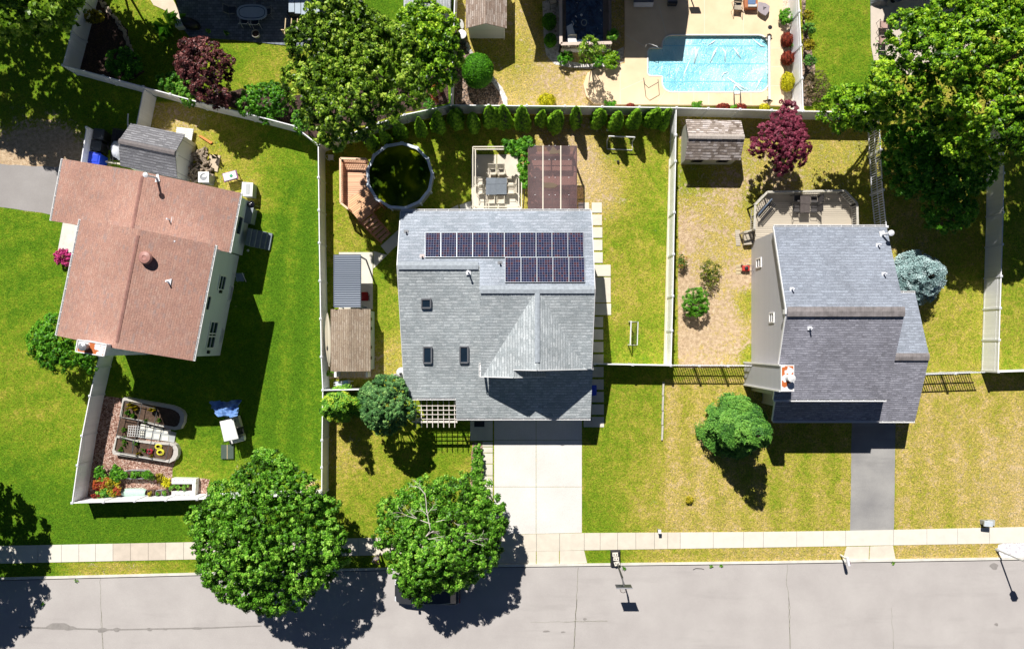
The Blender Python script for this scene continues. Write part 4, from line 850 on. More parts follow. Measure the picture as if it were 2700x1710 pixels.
sheet('mulch_bed', jag([(246, 1050), (270, 1040), (420, 1068), (478, 1190), (456, 1235), (456, 1262), (552, 1262), (548, 1312), (228, 1315), (230, 1180)], 2, 14, 5), .006, MULCH)
sheet('mulch_bed', jag([(217, -40), (268, -10), (300, 40), (336, 80), (350, 135), (380, 190), (330, 222), (212, 190), (205, 100)], 2, 14, 6), .006, MULCHD)
sheet('mulch_bed', jag([(560, 250), (640, 236), (780, 250), (900, 240), (1080, 230), (1180, 180), (1186, 270), (1060, 300), (930, 340), (840, 370), (700, 310), (560, 272)], 3, 16, 7), .006, MULCHD)
sheet('mulch_bed', jag([(1245, 1165), (1273, 1165), (1273, 1300), (1240, 1300)], 1.5, 14, 9), .006, MULCH)
sheet('gravel_bed', [(1199, 120), (1230, 110), (1248, 140), (1290, 190), (1320, 225), (1336, 277), (1199, 276)], .008, GRAVEL)
def stones(name, lab, pts, wd, hh, m=WSTONE, seed=1, n=None, cat='stone edging'):
    rnd = random.Random(seed); b = MB(); L = sum(math.dist(a, c) for a, c in zip(pts[:-1], pts[1:])); n = n or int(L / 5)
    segs = list(zip(pts[:-1], pts[1:]))
    for i in range(n):
        d = L * (i + .5) / n
        for a, c in segs:
            l = math.dist(a, c)
            if d <= l: break
            d -= l
        x = a[0] + (c[0] - a[0]) * d / l; y = a[1] + (c[1] - a[1]) * d / l
        for k in range(2):
            p = P(x + rnd.uniform(-wd, wd) / 2, y + rnd.uniform(-wd, wd) / 2); r = rnd.uniform(.09, .17)
            b.lathe([(r * .8, 0), (r, r * .35), (r * .7, r * .8), (r * .2, r * .95)], p, 7, 1, rnd.uniform(.6, 1), rnd.uniform(0, 3))
    return meta(b.build(name, m), lab, cat)
stones('stone_edging', 'curved white stone edging of the gravel bed beside the topiary', [(1228, 112), (1243, 140)], 7, .1, seed=2); 
sheet('white_edging_bed', [(1288, 205), (1298, 200), (1325, 232), (1338, 260), (1338, 277), (1328, 277), (1318, 245)], .01, WSTONE)
stones('stone_edging', 'curved pale stone edging of the dark planted bed at top left', [(268, 5), (300, 45), (325, 80), (342, 120), (348, 140)], 8, .1, M('tan_stone', (.5, .4, .32), .25, 5, .85), 3)
sheet('white_gravel', jag([(2633, 1436), (2650, 1431), (2760, 1429), (2760, 1470), (2640, 1471), (2630, 1450)], 1.5, 12, 4), .012, mulchmat('white_gravel', [(.55, .53, .56), (.78, .77, .8), (.85, .84, .88)], 7))
sheet('stone_bed', [(1430, 5), (1478, -10), (1478, 160), (1560, 170), (1650, 120), (1650, 163), (1560, 183), (1500, 178), (1462, 170), (1440, 145), (1434, 110)], .01, WSTONE)
sheet('stone_bed', [(2056, -30), (2094, -30), (2110, 120), (2116, 290), (2062, 290), (2060, 120)], .012, mulchmat('tan_gravel', [(.4, .3, .2), (.6, .5, .38), (.75, .66, .54)], 9))
sheet('stone_bed', [(2126, -30), (2122, 60), (2135, 110), (2150, 180), (2140, 280), (2112, 280), (2118, 100), (2112, -30)], .008, GRAVEL)
# pool terrace with the pool basin cut out
TERR = M('peach_concrete_terrace', (.76, .57, .36), .05, .7, .85, .003, 50, c2=(.8, .62, .41))
def rrect(x0, y0, x1, y1, r, n=5):
    out = []
    for cx, cy, a0 in ((x1 - r, y0 + r, -90), (x1 - r, y1 - r, 0), (x0 + r, y1 - r, 90), (x0 + r, y0 + r, 180)):
        for k in range(n + 1): a = R(a0 + 90 * k / n); out.append((cx + r * math.cos(a), cy + r * math.sin(a)))
    return out
pr = rrect(1744, 96, 2023, 246, 26)       # clockwise in photo from top right
pool_out = [p for p in pr]
i0 = max(range(len(pr)), key=lambda i: (-pr[i][0] * 10 - abs(pr[i][1] - 205) * .01))
left = [(1744, 204), (1712, 204), (1706, 198), (1706, 140), (1712, 130), (1744, 130)]
# insert the step bay into the left side (the long left edge runs from bottom left corner up to top left)
k = [i for i in range(len(pr)) if abs(pr[i][0] - 1744) < .5]; k = sorted(k)[0] if len(k) < 3 else k[0]
pool_out = pr[:k + 1] + left + pr[k + 1:]
terr_out = [(1646, -60), (2060, -60), (2062, 120), (2064, 262), (2060, 281), (1630, 278), (1566, 276), (1544, 255), (1537, 225), (1548, 195), (1570, 185), (1646, 170)]
def slab_hole(name, outer, hole, z, zb, m):
    o = [P(x, y) for x, y in outer]; h = [P(x, y) for x, y in hole]; tri = tessellate_polygon([o, h]); al = o + h; b = MB()
    vs = [Vector((p.x, p.y, z)) for p in al]; b.add(vs, [tuple(t_) for t_ in tri])
    b.f = [f if (vs[f[1]] - vs[f[0]]).cross(vs[f[2]] - vs[f[0]]).z > 0 else f[::-1] for f in b.f]
    for ring, s_ in ((o, 1), (h, -1)):
        n = len(ring)
        for i in range(n):
            p, r_ = ring[i], ring[(i + 1) % n]; b.add([(p.x, p.y, z), (r_.x, r_.y, z), (r_.x, r_.y, zb), (p.x, p.y, zb)], [(0, 1, 2, 3)])
    return meta(b.build(name, m), kind='structure')
slab_hole('pool_terrace', terr_out, pool_out, .25, .0, TERR)
JT = M('terrace_joint', (.78, .68, .55), .05, 3, .9)
def line(pts, z, wd, m, name='terrace_joint'):
    b = MB()
    for a, c in pts:
        d = Vector((c[0] - a[0], c[1] - a[1])).normalized(); n = Vector((-d.y, d.x)) * wd / 2
        vs = [P(a[0] - n.x, a[1] - n.y, 0), P(a[0] + n.x, a[1] + n.y, 0), P(c[0] + n.x, c[1] + n.y, 0), P(c[0] - n.x, c[1] - n.y, 0)]; b.add([(v.x, v.y, z) for v in vs], [(0, 1, 2, 3)])
    return meta(b.build(name, m), kind='structure')
line([((1634, 172), (1634, 277)), ((1636, 240), (1700, 212)), ((1732, 277), (1752, 245)), ((1788, 248), (1788, 278)), ((1827, 248), (1827, 278)), ((1866, 248), (1866, 278)), ((1977, 248), (1977, 278)), ((2030, 131), (2060, 131)), ((2030, 179), (2060, 179)), ((2030, 230), (2060, 230)), ((1855, 92), (1855, -50)), ((1957, 92), (1957, -50)), ((1645, 95), (1704, 130)), ((1755, 95), (1735, 18))], .254, 1.3, JT)
b = MB(); n = len(pool_out)      # coping / liner edge
for i in range(n):
    a, c = pool_out[i], pool_out[(i + 1) % n]; p, r_ = P(*a), P(*c)
    if (p - r_).length > .01: b.bar((p.x, p.y, .262), (r_.x, r_.y, .262), .09, .02)
poolt = thing('swimming_pool', 'blue swimming pool under a wrinkled translucent cover', 'swimming pool', P(1880, 170))
b.build('coping', M('white_coping', (.8, .8, .76), .04, 3, .5), poolt)
def poolmat():
    m, t, b = newmat('pool_cover'); v = coords(t); n1 = noise(t, v, .45, 2, .4); n3 = noise(t, stretch(t, v, (1.6, .9, 1)), 1.1, 3, .55, .9); n2 = noise(t, stretch(t, v, (3, 1.2, 1)), 1.6, 4, .6, 1.5)
    c = ramp(t, n1, [(.3, (.2, .6, .76)), (.5, (.3, .7, .83)), (.7, (.5, .82, .9))])
    sp = t.nodes.new('ShaderNodeSeparateXYZ'); t.links.new(v, sp.inputs[0])
    n4 = noise(t, stretch(t, v, (5, 1.1, 1)), 1.3, 3, .5, .6); c = mixc(t, ramp(t, n4, [(.56, (0, 0, 0)), (.75, (.3, .3, .3))]), c, (.7, .89, .93))
    c = mixc(t, ramp(t, n2, [(.62, (0, 0, 0)), (.7, (.35, .35, .35))]), c, (.16, .52, .7))
    t.links.new(c, b.inputs['Base Color']); b.inputs['Roughness'].default_value = .2; b.inputs['Specular IOR Level'].default_value = .5
    bump(t, b, mth(t, 'ADD', n3, n2), .1); return m
PCOV = poolmat()
cov = [p for p in pool_out]
pp = [P(x, y) for x, y in cov]; b = MB(); tri = tessellate_polygon([pp]); vs = [Vector((p.x, p.y, .05)) for p in pp]; b.add(vs, [tuple(t_) for t_ in tri]); b.f = [f if (vs[f[1]] - vs[f[0]]).cross(vs[f[2]] - vs[f[0]]).z > 0 else f[::-1] for f in b.f]
b.build('cover', PCOV, poolt)
def fold(pts, w_, m=M('cover_fold', (.72, .88, .92), .05, 3, .25)):
    b = MB(); b.tube([P(x, y) + Z * .055 for x, y in pts], [w_ * .4] + [w_] * (len(pts) - 2) + [w_ * .3], 6); o = b.build('cover_fold', m, poolt, smooth=True); return o
for pts, w_ in (([(1830, 168), (1836, 140), (1831, 126)], .13), ([(1836, 142), (1843, 127)], .1), ([(1872, 166), (1884, 138), (1890, 127)], .1), ([(1911, 166), (1912, 140), (1903, 127)], .09), ([(1912, 142), (1918, 127)], .07), ([(1952, 155), (1941, 138), (1933, 126)], .09), ([(1942, 140), (1944, 128)], .07),
                ([(1915, 205), (1945, 225), (1972, 241)], .1), ([(1932, 243), (1938, 226), (1950, 236), (1965, 243)], .09), ([(1992, 240), (2002, 215), (2010, 205)], .08), ([(1902, 205), (1908, 194), (1922, 190)], .07), ([(1972, 128), (1995, 142)], .07), ([(1984, 104), (2005, 122), (2018, 125)], .08), ([(2005, 103), (2018, 117)], .06), ([(1977, 106), (1975, 118)], .1), ([(1866, 121), (1880, 112), (1886, 108)], .07), ([(1850, 113), (1862, 116)], .07), ([(1762, 206), (1764, 175)], .04), ([(1778, 212), (1790, 178)], .05), ([(1818, 160), (1806, 190), (1800, 210)], .06)): fold(pts, w_)
for y in (122, 169, 216): MB().bar(P(1748, y) + Z * .054, P(2016, y) + Z * .054, .05, .012).build('cover_seam', M('cover_seam', (.2, .6, .78), .05, 3, .3), poolt)
# pool reel, ladder, rails
ALU = M('white_tube', (.75, .75, .74), .04, 3, .3); BLK = M('black_metal', (.02, .02, .022), .1, 3, .35)
t = thing('cover_reel', 'long white cover reel standing at the right end of the pool', 'pool reel', P(2029, 170)); a = P(2028, 96, .6); c = P(2029, 262, .6); MB().tube([a, c], .09, 12).build('tube', ALU, t)
for p in (a, c): b = MB(); b.bar(Vector((p.x - .35, p.y, .27)), Vector((p.x + .35, p.y, .27)), .05); b.bar(Vector((p.x - .3, p.y, .27)), p, .04).bar(Vector((p.x + .3, p.y, .27)), p, .04); b.bar(Vector((p.x, p.y - .3, .28)), Vector((p.x, p.y + .3, .28)), .04); b.build('stand', BLK, t)
b = MB().lathe([(.14, 0), (.16, .04), (.03, .05)], P(2030, 73, .7), 14); b.build('hand_wheel', BLK, t)
b = MB()
for i in range(7): b.bar(P(2022, 112 + i * 24, .3), P(2028, 108 + i * 24, .62), .02)
b.build('strap', BLK, t)
t = thing('pool_ladder', 'white ladder with dark rails at the bottom edge of the pool', 'pool ladder', P(1942, 252))
for x in (1935, 1952): MB().tube([P(x, 240, .1), P(x, 244, .7), P(x + 1, 252, .8), P(x + 2, 268, .6), P(x + 2, 272, .26)], .025, 8).build('rail', BLK, t)
MB().box(tuple(P(1943, 244, .28)), (.45, .22, .05)).build('tread', ALU, t)
for lab, pts in (('black bent handrail on the left of the pool steps, on sunny terrace', [(1697, 206), (1700, 222), (1710, 232), (1736, 217), (1735, 210)]), ('pale handrail on the left of the pool steps, on shaded terrace', [(1702, 125), (1704, 117), (1712, 115), (1733, 123), (1736, 126)])):
    t = MB().tube([P(x, y, .28 + (.75 if 0 < i < 4 else 0)) for i, (x, y) in enumerate(pts)], .025, 8).build('handrail', BLK if 'black' in lab else ALU); meta(t, lab, 'handrail')
# ---- neighbours' patios
PAVER = M('dark_pavers', (.09, .11, .135), .12, 3, .7)
def pavers(name, c, mort, bw, bh):
    m, t, b = newmat(name); v = coords(t); br = t.nodes.new('ShaderNodeTexBrick'); t.links.new(v, br.inputs['Vector']); br.inputs['Scale'].default_value = 1; br.inputs['Brick Width'].default_value = bw; br.inputs['Row Height'].default_value = bh; br.inputs['Mortar Size'].default_value = .012
    br.inputs['Color1'].default_value = (*[x * .75 for x in c], 1); br.inputs['Color2'].default_value = (*[min(1, x * 1.25) for x in c], 1); br.inputs['Mortar'].default_value = (*mort, 1)
    t.links.new(mixc(t, .5, br.outputs['Color'], ramp(t, noise(t, v, 1.5, 5), [(.3, (.6, .6, .6)), (.7, (1.3, 1.3, 1.3))]), 'MULTIPLY'), b.inputs['Base Color']); b.inputs['Roughness'].default_value = .85
    bump(t, b, mth(t, 'MULTIPLY', br.outputs['Fac'], -1), .01); return m
sheet('patio', [(455, -60), (860, -60), (860, 128), (751, 120), (620, 106), (500, 98), (478, 70)], .05, pavers('dark_pavers', (.2, .23, .27), (.08, .09, .1), .3, .2), thick=.05)
sheet('path', [(380, -30), (440, -30), (462, 10), (485, 52), (470, 58), (440, 30), (405, 14)], .03, M('cream_stone_path', (.66, .55, .42), .1, 2, .85), thick=.03)
sheet('patio', [(2294, -60), (2600, -60), (2600, 120), (2400, 200), (2306, 175), (2296, 120)], .04, M('pale_pink_concrete', (.6, .52, .44), .08, 1.5, .85), thick=.04)
# centre back patio slabs
slabs('patio', [rect(1243, 408, 1309, 492), rect(1311, 408, 1371, 492), rect(1243, 493.5, 1309, 552), rect(1311, 493.5, 1371, 552), rect(1243, 554, 1371, 572)], CONCA, .05)
sheet('patio', rect(1396, 400, 1520, 575), .04, M('terracotta_tint_patio', (.62, .42, .33), .1, 1, .8), thick=.04)
MB_ = None
slabs('paving_slab', [[(1212, 540), (1242, 530), (1242, 572), (1216, 572)], [(1175, 556), (1208, 540), (1212, 572), (1180, 572)]], CONC, .04, kind=None, lab='pale concrete slab in the shade behind the house, left of the patio', cat='paving slab', grp='pale slabs behind the middle house')
slabs('paving_slab', [[(985, 662), (1021, 672), (985, 708)], [(1022, 671), (1004, 648), (1050, 606), (1068, 625)], [(1052, 603), (1078, 577), (1090, 600), (1070, 622)]], CONCW, .04, kind=None, lab='angular concrete slab between the pool stairs and the middle house', cat='paving slab', grp='angular slabs at the pool stairs')
SL = [rect(1525, 534, 1553, 554), rect(1560, 534, 1587, 561), rect(1560, 566, 1587, 594), rect(1560, 599, 1588, 627), rect(1560, 632, 1588, 660), rect(1560, 665, 1589, 693)]
slabs('paving_slab', SL, CONCW, .05, kind=None, lab='sunlit square concrete slab in the upper row beside the house corner', cat='paving slab', grp='upper square slabs beside the middle house')
slabs('paving_slab', [rect(1556, 698, 1610, 728)], CONCW, .05, kind=None, lab='wide sunlit concrete slab right of the solar panels', cat='paving slab', grp=None)
slabs('paving_slab', [rect(1556, 731, 1610, 797)], CONCW, .05, kind=None, lab='largest concrete slab beside the house, half in its shadow', cat='paving slab', grp=None)
slabs('paving_slab', [rect(1556, 800, 1611, 830)], CONCW, .05, kind=None, lab='wide concrete slab mostly in shadow, below the largest slab', cat='paving slab', grp=None)
slabs('paving_slab', [rect(1559, 835 + i * 32.9, 1590 + i * .3, 862 + i * 32.9) for i in range(9)], CONCW, .05, kind=None, lab='shaded square concrete slab in the lower row along the house', cat='paving slab', grp='lower square slabs beside the middle house')
slabs('paving_slab', [rect(1539, 1103, 1561, 1125)], CONCW, .05, kind=None, lab='small shaded concrete slab next to the driveway top corner', cat='paving slab', grp=None)
slabs('front_path', [rect(1240, 1098, 1299, 1161), rect(1272, 1164, 1299, 1176), rect(1272, 1178, 1299, 1192), rect(1273, 1194, 1299, 1221), rect(1273, 1223, 1299, 1252), rect(1273, 1254, 1299, 1282), rect(1273, 1284, 1299, 1312), rect(1273, 1314, 1299, 1342), rect(1273, 1344, 1299, 1400)], CONCW, .03)
slabs('shed_pad', [rect(894, 665, 983, 815)], CONCW, .06)
b = MB(); p = P(1264, 1117); b.box((p.x, p.y, .06), (.75, .4, .05)); meta(b.build('door_mat', DARKM), 'black mat at the entrance of the middle house', 'door mat')
# ---------------------------------------------------------------- trees
maple1 = [(868, 1650)]
M1 = [(655, 1200), (700, 1203), (735, 1222), (768, 1230), (775, 1255), (805, 1258), (830, 1290), (825, 1310), (855, 1318), (872, 1350), (866, 1380), (880, 1400), (903, 1425), (900, 1470), (893, 1500), (870, 1530), (838, 1560), (800, 1580), (780, 1605), (745, 1612), (712, 1640), (690, 1625), (670, 1635), (645, 1618), (610, 1610), (590, 1590), (555, 1580), (530, 1590), (516, 1575), (535, 1545), (520, 1510), (505, 1470), (520, 1440), (495, 1410), (468, 1385), (470, 1370), (505, 1345), (530, 1335), (545, 1300), (575, 1285), (600, 1255), (632, 1245)]
tree('maple_tree', 'large green maple at the kerb over the end of the white fence', 'tree', (800, 1440), M1, 6.2, 3.2, 8.5, MAPLE, .2, 7, 'maples along the street', lobe=1.25, clump=.36, leaf=.17, dens=290, seed=11, up=.3, fill=130, tone_j=.36, lobe_amp=2.2)
M2 = [(1215, 1253), (1250, 1262), (1285, 1268), (1298, 1300), (1322, 1318), (1322, 1345), (1337, 1385), (1335, 1420), (1318, 1440), (1322, 1470), (1300, 1500), (1270, 1525), (1235, 1545), (1200, 1555), (1175, 1572), (1150, 1562), (1135, 1590), (1112, 1607), (1095, 1600), (1080, 1575), (1055, 1565), (1035, 1540), (1022, 1510), (1030, 1480), (1000, 1460), (985, 1425), (990, 1400), (1000, 1385), (995, 1340), (1025, 1310), (1060, 1300), (1075, 1290), (1120, 1270), (1160, 1262), (1185, 1268)]
t = tree('maple_tree', 'round green maple with bare bleached branches on top beside the concrete driveway', 'tree', (1165, 1400), M2, 5.0, 2.2, 7.2, MAPLE, .2, 12, 'maples along the street', lobe=.95, clump=.36, leaf=.17, dens=290, seed=12, up=.3, fill=120, tone_j=.36, lobe_amp=2.2)
def twigs(t, specs, z0=6.6, m=DEADW, seed=4):
    rnd = random.Random(seed); b = MB()
    for (x, y, ang, ln, r) in specs:
        def grow(p, a, l, r_, d):
            q_ = p + Vector((math.cos(a) * l, math.sin(a) * l, rnd.uniform(-.02, .12) * l)); mid = p.lerp(q_, .5) + Vector((rnd.uniform(-.06, .06), rnd.uniform(-.06, .06), .02)); b.tube([p, mid, q_], [r_, r_ * .8, r_ * .55], 5)
            if d > 0:
                for k in range(rnd.choice((2, 3))): grow(mid.lerp(q_, rnd.uniform(0, 1)), a + rnd.uniform(-.9, .9), l * rnd.uniform(.45, .75), r_ * .55, d - 1)
        grow(P(x, y, z0), R(ang), ln, r, 3)
    b.build('dead_branch', m, t)
twigs(t, [(1105, 1440, 55, 1.2, .045), (1135, 1395, 100, 1.3, .035), (1135, 1380, 160, 1.3, .03), (1125, 1350, 95, 1.3, .035), (1190, 1395, -20, .9, .03), (1200, 1400, -70, 1.1, .03), (1205, 1400, -35, 1.3, .03), (1150, 1375, 10, 1.0, .025)])
O1 = [(890, -60), (935, 10), (985, 20), (990, 50), (1020, 60), (1075, 75), (1090, 110), (1085, 160), (1100, 200), (1110, 285), (1060, 292), (1030, 315), (985, 335), (960, 365), (935, 362), (900, 385), (860, 392), (825, 370), (805, 330), (790, 300), (770, 262), (775, 235), (740, 225), (765, 185), (772, 150), (765, 110), (755, 95), (790, 85), (805, 50), (830, -10), (850, -60)]
tree('oak_tree', 'very large olive green tree spreading over the slanted fence at upper middle', 'tree', (1010, 250), O1, 9.6, 8.4, 11.6, OAK, .28, 7, 'big spreading trees', lobe=1.2, clump=.38, leaf=.2, dens=220, seed=21, up=.5, tone_j=.36, fill=60, lobe_amp=2.4)
O1b = [(1050, 62), (1075, 20), (1110, 0), (1140, 5), (1165, 25), (1195, 40), (1207, 70), (1200, 105), (1215, 150), (1205, 190), (1180, 220), (1155, 225), (1120, 245), (1095, 250), (1070, 200), (1060, 130)]
tree('oak_tree', 'green tree beside the topiary, between the pale shed roof and the fence corner', 'tree', (1150, 200), O1b, 6.0, 4.4, 7.4, LIME, .16, 7, 'big spreading trees', lobe=.9, clump=.38, leaf=.19, dens=230, seed=26, up=.5, tone_j=.36, fill=60, lobe_amp=2)
O2 = [(2500, -60), (2480, 5), (2430, 15), (2410, 45), (2345, 42), (2338, 75), (2330, 105), (2335, 135), (2308, 130), (2312, 160), (2300, 200), (2290, 230), (2340, 260), (2380, 290), (2440, 290), (2500, 330), (2540, 380), (2580, 425), (2620, 415), (2660, 400), (2720, 420), (2860, 400), (2950, 200), (2950, -60)]
tree('shade_tree', 'enormous bright green tree filling the top right corner', 'tree', (2520, 200), O2, 8.5, 5.0, 12.0, LIME, .35, 10, 'big spreading trees', lobe=1.25, clump=.38, leaf=.2, dens=250, seed=22, up=.5, tone_j=.36, fill=80, lobe_amp=2.2)
O3 = [(2200, 228), (2235, 222), (2262, 240), (2300, 230), (2345, 265), (2365, 295), (2340, 325), (2300, 350), (2270, 340), (2250, 325), (2215, 345), (2195, 330), (2175, 310), (2172, 280), (2185, 250)]
tree('shade_tree', 'lower green tree hanging over the back fence, left of the enormous tree', 'tree', (2290, 300), O3, 5.5, 3.5, 6.8, LIME, .15, 6, 'big spreading trees', lobe=.8, clump=.36, leaf=.18, dens=240, seed=23, up=.5, tone_j=.3, fill=80)
O4 = [(2455, 520), (2500, 495), (2530, 510), (2560, 525), (2585, 545), (2570, 575), (2540, 600), (2500, 612), (2460, 600), (2430, 570)]
tree('small_tree', 'small sunlit green tree standing in the deep shade below the enormous tree', 'tree', (2480, 590), O4, 3, 1.5, 4.2, FRESH, .09, 8, lobe=.55, clump=.34, leaf=.16, dens=200, seed=24)
O5 = [(2335, 340), (2420, 320), (2520, 370), (2600, 420), (2640, 440), (2600, 500), (2520, 520), (2440, 530), (2370, 510), (2340, 460), (2335, 400)]
tree('small_tree', 'dark green understory tree in shade beside the slatted white fence', 'tree', (2440, 440), O5, 3.5, 2, 5, FRESH, .1, 8, lobe=.8, clump=.4, leaf=.18, dens=220, seed=25, fill=80)
JM = [(2065, 268), (2085, 262), (2100, 285), (2098, 305), (2115, 318), (2112, 338), (2128, 352), (2125, 372), (2146, 385), (2135, 405), (2120, 412), (2122, 430), (2100, 440), (2060, 460), (2042, 450), (2040, 425), (2030, 412), (2005, 402), (1985, 408), (1975, 395), (1985, 370), (2000, 355), (2000, 335), (2025, 325), (2030, 300), (2055, 290)]
tree('red_maple_tree', 'dark red leaved maple between the wood shingled shed and the wooden deck', 'tree', (2050, 385), JM, 3.2, 1.7, 4.6, JMAP, .1, 10, lobe=.55, clump=.28, leaf=.13, dens=420, seed=31, up=.7)
PL = [(508, 95), (540, 95), (555, 110), (580, 112), (583, 130), (605, 145), (610, 170), (600, 200), (585, 225), (600, 240), (592, 262), (590, 285), (565, 272), (545, 280), (520, 260), (505, 240), (490, 215), (478, 195), (455, 185), (460, 160), (470, 145), (465, 120), (480, 110)]
tree('plum_tree', 'purple leaved plum tree beside the dark paved patio', 'tree', (560, 215), PL, 3.5, 1.6, 4.8, PLUM, .1, 10, lobe=.55, clump=.3, leaf=.15, dens=360, seed=32)
LB = [(150, 825), (165, 830), (178, 850), (200, 862), (212, 885), (238, 920), (245, 960), (232, 985), (205, 960), (175, 975), (150, 985), (120, 965), (95, 955), (70, 935), (85, 905), (68, 880), (75, 862), (110, 850), (115, 830)]
tree('small_tree', 'bright green leafy tree at the lower left corner of the red-brown house', 'tree', (190, 905), LB, 3.2, 1.6, 4.2, FRESH, .09, 9, lobe=.6, clump=.34, leaf=.17, dens=190, seed=33)
tree('shade_tree', 'tall tree beyond the left edge, shading the top left yard', 'tree', (90, 30), circ(-95, -150, 330, 250, 16, .12, 2), 8, 5, 11, OAK, .3, 3, lobe=1.4, clump=.55, leaf=.32, dens=90, seed=41, fill=22)
tree('shade_tree', 'tree beyond the left edge whose shadow crosses the sidewalk', 'tree', (-125, 1310), circ(-320, 1385, 225, 235, 16, .12, 3), 6, 4, 8.5, MAPLE, .2, 3, fill=25, lobe=1.2, clump=.5, leaf=.28, dens=100, seed=42)
tree('shade_tree', 'tree beyond the upper left edge shading the planted bed', 'tree', (300, -110), circ(215, -170, 120, 85, 14, .15, 5), 6, 4, 8, OAK, .18, 2, lobe=.9, clump=.5, leaf=.28, dens=110, seed=43, fill=20)
tree('conifer_tree', 'bushy dark green conifer left of the middle house entrance', 'tree', (1030, 1050), [(1015, 988), (1045, 992), (1068, 1000), (1073, 1040), (1090, 1065), (1092, 1095), (1075, 1115), (1055, 1125), (1028, 1140), (1012, 1150), (990, 1135), (970, 1118), (952, 1090), (955, 1060), (945, 1035), (965, 1010), (985, 995)], 3.4, 1.6, 6.2, DKCON, .12, 10, lobe=.42, clump=.2, leaf=.13, dens=1000, seed=51, aspect=.4, power=1.3)
def conifer(name, label, base, R0, h, m, seed=1, leaf=.2, n=26000, tiers=9, powr=.75, z0=.3, droop=.25, group=None):
    """base = ground-plan pixel; whorled branches with drooping leaf sprays"""
    rng = np.random.default_rng(seed); g = G(*base); t = thing(name, label, 'tree', g, 0, group); nb = int(tiers * 9)
    bz = rng.uniform(0, 1, nb) ** 1.25; ba = rng.uniform(0, 2 * math.pi, nb); bl = R0 * (1 - bz) ** powr * rng.uniform(.78, 1.15, nb) + .12
    idx = rng.choice(nb, n, p=(bl ** 1.6) / (bl ** 1.6).sum()); f = rng.uniform(.15, 1, n) ** .7; wd = .34 * (1 - .55 * f) * bl[idx] + .05
    rr = bl[idx] * f; off = rng.normal(0, .5, n) * wd; zz = z0 + bz[idx] * (h - z0) + rng.normal(0, .06, n) - droop * rr * .6 * f + .15 * rr
    ca, sa = np.cos(ba[idx]), np.sin(ba[idx]); Pn = np.column_stack([g.x + rr * ca - off * sa, g.y + rr * sa + off * ca, np.maximum(zz, .08)])
    Nn = np.column_stack([ca * .5, sa * .5, np.full(n, 1.0)]) + rng.normal(size=(n, 3)) * .35; tn = rng.normal(.5, .18, nb)[idx] + rng.normal(0, .18, n) + (f - .6) * .3
    leaves_obj('crown', Pn, Nn, np.clip(tn, 0, 1), leaf, m, t, .35, rng)
    MB().tube([g, g + Z * h * .6, g + Z * h * .98], [.13, .07, .015], 8).build('trunk', BARK, t, smooth=True); b = MB()
    for k in range(0, nb, 3): p = g + Z * (z0 + bz[k] * (h - z0)); b.tube([p, p + Vector((math.cos(ba[k]) * bl[k] * .8, math.sin(ba[k]) * bl[k] * .8, 0))], [.03, .01], 4)
    b.build('limb', BARK, t); return t
conifer('conifer_tree', 'yellow green feathery conifer against the long white fence', (912, 1062), 1.35, 6.4, YGCON, 52, leaf=.2, n=20000)
conifer('conifer_tree', 'bright green bushy conifer on the lawn at the lower left of the grey house', (1920, 1117), 2.2, 7.6, CONI, 53, leaf=.19, n=46000, tiers=14, powr=.62)
conifer('spruce_tree', 'blue-grey spruce on the lawn right of the grey house', (2398, 737), 1.85, 3.0, BLUES, 54, leaf=.15, n=42000, tiers=12, powr=.42, droop=.1)
# clipped evergreens along the back fence
AR = [(960, 352), (1000, 338), (1043, 325), (1097, 315), (1144, 301), (1197, 293), (1244, 301), (1284, 285), (1303, 292), (1331, 289), (1381, 293), (1428, 293), (1469, 297), (1528, 291), (1585, 293), (1635, 295), (1686, 289), (1731, 289), (1768, 293)]
AW = [.42, .42, .42, .42, .5, .52, .5, .4, .42, .5, .55, .42, .5, .46, .5, .48, .52, .52, .5]
AL = {0: 'farthest left, in the dark under the oak', 1: 'second from the left, dark under the oak', 2: 'third from the left, dimly lit'}
def arbor(i, x, y, r, label):
    rng = np.random.default_rng(100 + i); h = 3.05 + .4 * math.sin(i * 2.1 + .5); r = r * (1 + .14 * math.sin(i * 3.7 + 1)); top = P(x, y, h); base = Vector((top.x, top.y, 0)); t = thing('arborvitae', label, 'evergreen', base, 0, 'clipped evergreens in a row along the back fence')
    n = 4200; u = rng.uniform(0, 1, n) ** .75; z = h * (1 - u) + .1; th = rng.uniform(0, 2 * math.pi, n)
    lob = 1 + .13 * np.sin(3 * th + i) + .12 * np.sin(5 * th + 9 * z + i * 1.7) + .08 * np.sin(9 * th - 7 * z)
    rr = r * 1.08 * np.sqrt(np.clip(u * 1.25, 0, 1)) * (1 - .12 * u) * lob * rng.uniform(.82, 1.05, n)
    lean = rng.uniform(-.22, .22, 2); Pn = np.stack([base.x + rr * np.cos(th) + lean[0] * z / h, base.y + rr * np.sin(th) + lean[1] * z / h, z], 1)
    Nn = np.stack([np.cos(th), np.sin(th), np.full(n, .7)], 1) + rng.normal(size=(n, 3)) * .35
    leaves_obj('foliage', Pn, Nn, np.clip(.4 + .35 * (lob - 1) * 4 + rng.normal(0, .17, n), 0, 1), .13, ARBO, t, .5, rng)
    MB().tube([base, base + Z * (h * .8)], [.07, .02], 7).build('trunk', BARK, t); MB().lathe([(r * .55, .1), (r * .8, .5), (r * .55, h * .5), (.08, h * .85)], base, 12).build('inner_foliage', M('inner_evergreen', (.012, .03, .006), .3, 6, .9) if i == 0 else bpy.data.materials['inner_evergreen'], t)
near = ['third', 'fourth', 'fifth', 'sixth', 'seventh', 'eighth', 'ninth', 'tenth', 'eleventh', 'twelfth', 'thirteenth']
